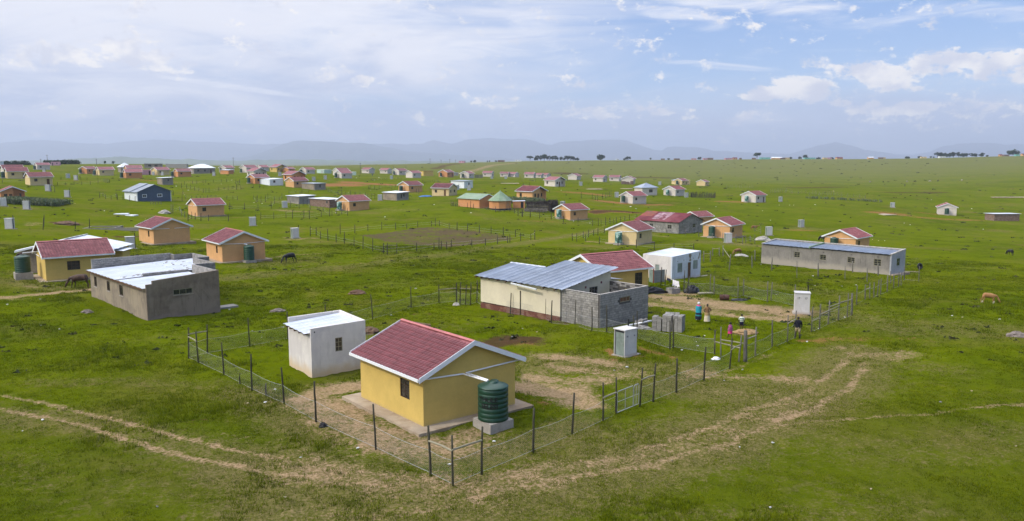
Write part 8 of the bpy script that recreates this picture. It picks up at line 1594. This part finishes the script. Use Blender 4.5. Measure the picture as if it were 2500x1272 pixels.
part('frame', MB().tube([(-.6, 0, 0), (-.6, 0, 1.35), (.30, 0, 1.35), (.30, 0, 0), (-.6, 0, 0)], .03, 5).tube([(-.15, 0, 0), (-.15, 0, 1.35)], .02, 5).tube([(-.6, 0, .75), (.3, 0, .75)], .02, 5), 'rail', t)
mb = MB(); [mb.tube([(-.6 + i * .09, 0, 0), (-.6 + i * .09, 0, .75)], .006, 3) for i in range(1, 10)]; [mb.tube([(-.6, 0, i * .09), (.3, 0, i * .09)], .006, 3) for i in range(1, 9)]; part('mesh_panel', mb, 'rail', t)['kind'] = 'stuff'
x, y = pos('tyre'); o = link('tyre', MB().lathe([(.24, -.1), (.38, -.12), (.45, -.06), (.45, .06), (.38, .12), (.24, .1), (.24, -.1)], 18).mesh('tyre', True), MT('black'), None, (x, y, gz(x, y) + .75)); o.rotation_euler = (R(80), 0, R(20)); tag(o, 'black tyre hung on the last pole right of the long grey building', 'tyre')
# ruined foundation, left
x, y = Pp['found'][:2]; c0_ = Pp['found']; t = thing('ruined_foundation', 'low ruined cement foundation walls in the grass behind the peach house', 'ruin', (x, y, gz(x, y)), R(12))
for a0, b0, a1, b1 in ((-7, -2.0, 7.5, -2.0), (-7, -1.8, -7, 3.5), (-6.8, 3.5, -1, 3.5), (-1.2, -1.8, -1.2, 3.3), (7.5, -1.8, 7.5, 4.5), (3.2, -1.8, 3.2, 4.0), (3.4, 4.0, 7.3, 4.0)):
    part('wall', MB().box((min(a0, a1), min(b0, b1), -.5), (max(a0, a1) + .22, max(b0, b1) + .22, random.uniform(.35, .55))), 'grey', t)
part('block_pile', MB().box((4.0, .5, 0), (6.4, 1.6, .7)), 'grey', t)
# kraal: brushwood hedge with rails and a small hut
def bush_cards(n, box, size, seed, up=.2, cyl=False):
    rg = np.random.default_rng(seed); c = rg.random((n, 3)); (x0, y0, z0), (x1, y1, z1) = box
    P_ = np.array([x0, y0, z0]) + c * np.array([x1 - x0, y1 - y0, z1 - z0]); d1 = rg.normal(size=(n, 3)); d1[:, 2] += up; d1 /= np.linalg.norm(d1, axis=1)[:, None]; d2 = np.cross(d1, rg.normal(size=(n, 3))); d2 /= np.linalg.norm(d2, axis=1)[:, None]
    L = (size * (.5 + rg.random(n)))[:, None]; V = np.stack([P_ - d2 * L * .16, P_ + d2 * L * .16, P_ + d1 * L], 1).reshape(-1, 3); return V, np.arange(n * 3).reshape(-1, 3)
brush = mat('dead_brushwood', (.045, .034, .026), .95, .5, 3, .2, c2=(.10, .085, .07))
kx, ky = Pp['kraal'][:2]
t = thing('brushwood_kraal', 'dark thorn-brush kraal with split rails beside the rondavel', 'kraal', (kx, ky, gz(kx, ky)), R(-6))
for i, (a0, b0, a1, b1, h) in enumerate(((-4.3, 2.4, -1.0, 4.2, 2.3), (-1.4, 2.6, 2.0, 4.4, 2.5), (1.6, 1.6, 4.7, 3.8, 2.6), (2.4, -1.2, 4.8, 2.2, 2.9))):
    V, F_ = bush_cards(1500, ((a0, b0, 0), (a1, b1, h)), .55, 40 + i, .8); o = link('brush', npmesh('brush', V, F_, smooth=False), brush, t); o['kind'] = 'stuff'
for i in range(5):
    part('rail', MB().tube([(-4.3, .9 + .1 * i, .35 + i * .36), (-.2, .4, .30 + i * .36), (2.5, -.2, .2 + i * .34)], .05, 5), 'rail' if i % 2 else 'gpost', t)
for a, b in ((-4.3, 1), (-2.2, .7), (-.2, .4), (1.2, .1), (2.5, -.2), (-3.2, 1.9)): part('post', MB().tube([(a, b, -.2), (a + .05, b, 2.1)], .075, 6), 'gpost', t)
x, y = Pp['tree_hut'][:2]
mono('clay_hut', 'small orange clay hut with sagging tin roof between the rondavel and the kraal', x - .6, y, R(2), 3.4, 2.6, (1.9, 2.0, 2.0, 1.9), wallmat('O'), 'zinc', cat='hut', ops=dict(R=[(2.2, 3.0, 0, 1.75)]), ov=.15)
V, F_ = bush_cards(900, ((-3, -1.2, 0), (3.5, 1.0, .8)), .45, 50, .5); o = link('firewood_heap', npmesh('firewood_heap', V, F_, smooth=False), mat('bleached_sticks', (.20, .175, .15), .95, .4, 4, .1), None, (kx - 1.8, ky - 2.6, gz(kx - 1.8, ky - 2.6))); tag(o, 'grey heap of cut sticks in front of the brushwood kraal', 'firewood')
x, y = 74.8, 333.0; t = thing('stick_kraal', 'dark upright stick kraal right of the white tank house', 'kraal', (x, y, gz(x, y)), 0)
for i in range(46): a = math.pi * (i / 45) ; part('stick', MB().tube([(5 + 5 * math.cos(a), 1.8 * math.sin(a), -.2), (5 + 5 * math.cos(a) + random.uniform(-.15, .15), 1.8 * math.sin(a), 1.5 + random.random())], .07, 4), 'post', t)
for i in range(30): part('stick', MB().tube([(.3 * i + .4, -.8, -.2), (.3 * i + .4 + random.uniform(-.1, .1), -.8, 1.1 + random.random() * .8)], .06, 4), 'post', t)
# maize
def maize(name, lab, cx, cy, n, sx, sy, h, seed, rz=0):
    rg = np.random.default_rng(seed); V = []; F_ = []
    for i in range(n):
        a, b = rg.uniform(-sx, sx), rg.uniform(-sy, sy); hh = h * rg.uniform(.7, 1.1); p0 = len(V); V += [(a - .02, b, 0), (a + .02, b, 0), (a, b, hh)]; F_.append((p0, p0 + 1, p0 + 2))
        for k in range(9):
            z0 = hh * (.15 + .09 * k); an = rg.uniform(0, 6.28); L = rg.uniform(.4, .75); p0 = len(V); c, s = math.cos(an), math.sin(an); V += [(a - s * .05, b + c * .05, z0), (a + s * .05, b - c * .05, z0), (a + c * L * .55, b + s * L * .55, z0 + .28), (a + c * L, b + s * L, z0 + .02)]; F_ += [(p0, p0 + 1, p0 + 2), (p0, p0 + 2, p0 + 3), (p0 + 1, p0 + 2, p0 + 3)]
    c, s = math.cos(rz), math.sin(rz); Vn = np.array(V); X = cx + Vn[:, 0] * c - Vn[:, 1] * s; Y = cy + Vn[:, 0] * s + Vn[:, 1] * c; Z = Vn[:, 2] + tz(X, Y)
    o = link(name, npmesh(name, np.c_[X - cx, Y - cy, Z], np.array(F_), smooth=False), mat('maize_leaf', (.11, .15, .06), .6, .4, 1.5, 0, c2=(.17, .19, .09), spec=.3), None, (cx, cy, 0)); tag(o, lab, 'maize', kind='stuff')
maize('maize_patch', 'dense dark green maize patch at the left edge', Pp['maize1'][0] - 3, Pp['maize1'][1] + 10, 800, 7.5, 5, 1.4, 61, .1); maize('maize_patch', 'maize growing behind the brushwood kraal', Pp['maize2'][0] + 1, Pp['maize2'][1] - 4, 420, 7, 2.5, 1.7, 62); maize('maize_patch', 'thin green maize row along the far right fence', 143, 346, 90, 17, 1.6, 1.1, 63, -.12)
# ------------------------------------------------------------------ trees, shrubs, poles
leafm = mat('dark_tree_foliage', (.030, .052, .022), .8, .5, .35, 0, c2=(.055, .085, .035), spec=.2)
def tree(x, y, z, h, wd, seed, lab, form='round'):
    rg = np.random.default_rng(seed); t = thing('tree', lab, 'tree', (x, y, z - .3), 0, 'trees along the hill crest'); th = h * (.42 if form == 'umbrella' else .24)
    mb = MB().tube([(0, 0, -.5), (.1, 0, th), (.0, .1, h * .7)], max(.12, h * .03), 6, .06); cl = []
    for k in range(9):
        a = rg.uniform(0, 6.28); r = wd * .5 * rg.uniform(.25, .80); zc = h * rg.uniform(.42 if form == 'round' else .66, .88); c = (r * math.cos(a), r * math.sin(a), zc); cl.append((c, wd * rg.uniform(.15, .26)))
        mb.tube([(0, 0, th * rg.uniform(.6, 1.0)), (c[0] * .5, c[1] * .5, (th + zc) / 2), c], h * .014, 4, .03)
    cl.append(((0, 0, h * .84), wd * .24)); part('trunk', mb, 'bark', t)
    Vs = []; n0 = 0; Fs = []
    for c, r in cl:
        n = 190; d = rg.normal(size=(n, 3)); d /= np.linalg.norm(d, axis=1)[:, None]; rad = r * rg.random(n) ** .4; P_ = np.array(c) + d * rad[:, None] * np.array([1.05, 1.05, .62 if form == 'umbrella' else .85])
        e1 = rg.normal(size=(n, 3)); e1 /= np.linalg.norm(e1, axis=1)[:, None]; e2 = np.cross(e1, rg.normal(size=(n, 3))); e2 /= np.linalg.norm(e2, axis=1)[:, None]; sz = (r * .16 * (.6 + rg.random(n)))[:, None]
        Vs.append(np.stack([P_ - e1 * sz, P_ + e1 * sz, P_ + e2 * sz * 1.4], 1).reshape(-1, 3)); Fs.append(np.arange(n * 3).reshape(-1, 3) + n0); n0 += n * 3
    link('crown', npmesh('crown', np.vstack(Vs), np.vstack(Fs), smooth=False), leafm, t)
clump = grove = ridge_n = sc_n = lf_n = tw_n = 0
for i, (x, y, z, h, wd) in enumerate(DATA['TS']):
    px = 1250 + 1944 * x / y
    if 1450 < px < 1480: lab, fm = 'single broad round tree on the crest right of the long clump', 'round'
    elif 1840 < px < 1860: lab, fm = 'umbrella-shaped tree above the turquoise sheds', 'umbrella'
    elif 1300 < px < 1415: lab, fm = ['leftmost feathery tree of the long crest clump', 'second tree from the left in the long crest clump', 'third tree from the left in the long crest clump', 'fourth tree from the left in the long crest clump', 'tallest dense tree of the long crest clump', 'slim tree just right of the tallest one in the long clump', 'narrow tree left of the middle of the long clump', 'middle tree of the long crest clump', 'tree just right of the middle of the long clump', 'low tree before the gap in the long crest clump', 'rounded tree just right of the gap in the long clump', 'small tree filling the lower right part of the long clump', 'broad right-hand tree of the long crest clump', 'broad tree second from the right end of the long clump', 'sloping tree third from the right end of the long clump', 'lowest tree at the right end of the long clump'][min(15, clump)], 'round'; clump += 1
    elif 1285 < px <= 1300: lab, fm = 'slim open tree just left of the long crest clump', 'umbrella'
    elif 2284 < px < 2400: lab, fm = ['left end tree of the dark grove on the right crest', 'second tree from the left in the right-hand grove', 'third tree from the left in the right-hand grove', 'fourth tree from the left in the right-hand grove', 'fifth tree, tall, in the middle of the right-hand grove', 'sixth tree from the left in the right-hand grove', 'seventh tree from the left in the right-hand grove', 'third tree from the right end of the right-hand grove', 'pale tree second from the right end of the right-hand grove', 'low tree closing the right-hand grove', 'separate pointed tree just right of the right-hand grove', 'last small tree right of the right-hand grove'][min(11, grove)], 'round'; grove += 1
    elif px > 2460: lab, fm = 'big round tree at the right end of the crest', 'round'
    elif 1515 < px < 1540: lab, fm = ['smaller left one of the two trees right of the round tree', 'larger right one of the two trees beyond the round tree'][min(1, tw_n)], 'round'; tw_n += 1
    elif 1700 < px < 1715: lab, fm = ['narrow dark tree left of the brown and pink crest buildings', 'second narrow dark tree touching the pink crest building'][min(1, lf_n)], 'round'; lf_n += 1
    elif px < 300: lab, fm = ['left of two small trees on the left horizon ridge', 'right of two small trees on the left horizon ridge'][0 if px < 266 else 1], 'round'
    elif px < 1220: lab, fm = ['leftmost tiny tree on the green ridge', 'second tiny tree from the left on the green ridge', 'third tiny tree on the green ridge', 'fourth tiny tree on the green ridge', 'rightmost tiny tree on the green ridge'][min(4, ridge_n)], 'round'; ridge_n += 1
    else: lab, fm = ['dark bush right of the white-roofed crest building', 'small bush between the cream and turquoise crest buildings', 'round tree rising over the turquoise shed on the crest', 'small tree left of the cream crest house', 'dark bush between the pink and red-roofed crest houses', 'low bush on the bare crest left of the right-hand grove', 'round bush behind the cream crest house left of the grove', 'thin tree left of the right-hand grove', 'thin pointed tree touching the left of the grove', 'faint bush right of the long brown crest building', 'faint bush left of the brown crest buildings', 'faint small bush on the crest'][min(11, sc_n)], 'round'; sc_n += 1
    tree(x, y, z, max(2.5, h * 1.05), max(2.5, wd * 1.15), 100 + i, lab, fm)
# dark tree line behind the far left houses
rg = np.random.default_rng(77); Vs = []; Fs = []; n0 = 0
for px, hh in [(x_, 3.5 + 1.5 * math.sin(x_ * .3)) for x_ in range(8, 78, 3)] + [(x_, 2.8 + 2.2 * abs(math.sin(x_ * .35))) for x_ in range(122, 200, 3)]:
    D = 600; X = (px - 1250) / 1944 * D; Z = tz1(X, D); hh *= .62; n = 130; P_ = np.array([X, D, Z]) + rg.normal(size=(n, 3)) * np.array([1.0, .8, 0]) + np.c_[np.zeros(n), np.zeros(n), rg.random(n) * hh]
    e1 = rg.normal(size=(n, 3)) * .45; e2 = rg.normal(size=(n, 3)) * .45; Vs.append(np.stack([P_ - e1, P_ + e1, P_ + e2], 1).reshape(-1, 3)); Fs.append(np.arange(n * 3).reshape(-1, 3) + n0); n0 += n * 3
o = link('far_tree_line', npmesh('far_tree_line', np.vstack(Vs), np.vstack(Fs), smooth=False), leafm); tag(o, 'dark line of trees behind the houses at far left', 'trees', kind='stuff')
# dark tussocks scattered over the pasture and the hillside
rg = np.random.default_rng(9); Vs = []; Fs = []; n0 = 0; N = 1500
A_s = rg.random(N) * 1.2 - .6; Dd = 60 * (1200 / 60) ** rg.random(N); 
for a, D in zip(A_s, Dd):
    if a < .02 and D > 420 and rg.random() < .7: continue
    X, Y = D * math.sin(a), D * math.cos(a); s_ = (.16 + D / 1400) * rg.uniform(.6, 1.5); n = 8
    Vs.append((X, Y, s_, n))
XY = np.array([(v_[0], v_[1]) for v_ in Vs]); ZZ = tz(XY[:, 0], XY[:, 1]); out = []
for (X, Y, s_, n), z in zip(Vs, ZZ):
    P_ = np.array([X, Y, z]) + rg.normal(size=(n, 3)) * np.array([s_, s_ * .7, .0]) * .7; e1 = rg.normal(size=(n, 3)) * s_ * .45; e1[:, 2] = 0; e2 = rg.normal(size=(n, 3)) * s_ * .3; e2[:, 2] = s_ * (.35 + .5 * rg.random(n)); out.append(np.stack([P_ - e1, P_ + e1, P_ + e2], 1).reshape(-1, 3)); Fs.append(np.arange(n * 3).reshape(-1, 3) + n0); n0 += n * 3
o = link('grass_tussocks', npmesh('grass_tussocks', np.vstack(out), np.vstack(Fs), smooth=False), mat('dark_tussock', (.030, .042, .012), .95, .5, .3, 0, c2=(.06, .06, .022))); tag(o, 'dark tufts and droppings dotted over the pasture and hillside', 'tussocks', kind='stuff')
for i, (px, py) in enumerate(((205, 524), (238, 523), (258, 522), (275, 521), (1680, 576), (805, 460))):
    pass
PL = ['tall power pole above the white house at far left', 'slim power pole above the greyish cream house', 'power pole with a crossbar left of centre, on the plain edge', 'tiny power pole on the left ridge by the small trees', 'tiny power pole left of the tall one', 'left far pole on the green ridge', 'middle far pole on the green ridge', 'right far pole on the green ridge', 'short far pole beside the ridge road', 'thin pole rising behind the white pair']
for i, (x, y, z, h) in enumerate(DATA['PP']):
    h = max(h, 7.5) if i < 3 else max(4.5, h); z = gz(x, y); t = thing('power_pole', PL[i], 'power pole', (x, y, z), 0, 'power poles on the skyline')
    part('pole', MB().tube([(0, 0, -.5), (0, 0, h)], .20, 6, .14), 'gpost', t); part('crossbar', MB().box((-1.0, -.06, h - .8), (1.0, .06, h - .66)), 'gpost', t)
    for s_ in (-.85, 0, .85): part('insulator', MB().lathe([(.03, 0), (.06, .05), (.05, .14), (.02, .18)], 6, (s_, 0, h - .655)), 'white', t)
# ------------------------------------------------------------------ litter
lm = [mat('litter_white', (.62, .62, .62), .6, .15, 8, .2), mat('litter_grey', (.34, .34, .36), .8, .2, 8, .2), mat('litter_tan', (.42, .34, .22), .9, .2, 8, .2)]
for i, (x, y, z) in enumerate(DATA['LT']):
    rr = random.Random(i); s_ = (.055 + y * .0010) * rr.uniform(.6, 1.3); n = 6
    vs = [(s_ * math.cos(a_ * 1.047) * rr.uniform(.5, 1.2), s_ * .7 * math.sin(a_ * 1.047) * rr.uniform(.5, 1.2), rr.uniform(.0, .05)) for a_ in range(n)] + [(0, 0, s_ * .55), (0, 0, -.05)]
    o = link('litter', MB().add(vs, [(k, (k + 1) % n, n) for k in range(n)] + [((k + 1) % n, k, n + 1) for k in range(n)]).mesh('litter'), lm[0 if rr.random() < .6 else 1 + (i % 2)], None, (x, y, gz(x, y) + .02)); tag(o, 'small crumpled scrap of pale litter lying in the grass', 'litter', 'scraps of litter in the grass')
for x, y, r in ((-13.5, 49, 1.6), (-9, 53, 1.4), (-6, 62, 3.2), (-2, 64, 3.0), (1, 66, 2.5), (-4, 60, 2.5), (-8, 59, 2), (8.6, 57.6, 1), (5, 58, 2.0), (2, 60, 2.4), (11, 62, 2), (-11, 61, 2), (-14, 57, 1.8)): TALL.append((x, y, r))
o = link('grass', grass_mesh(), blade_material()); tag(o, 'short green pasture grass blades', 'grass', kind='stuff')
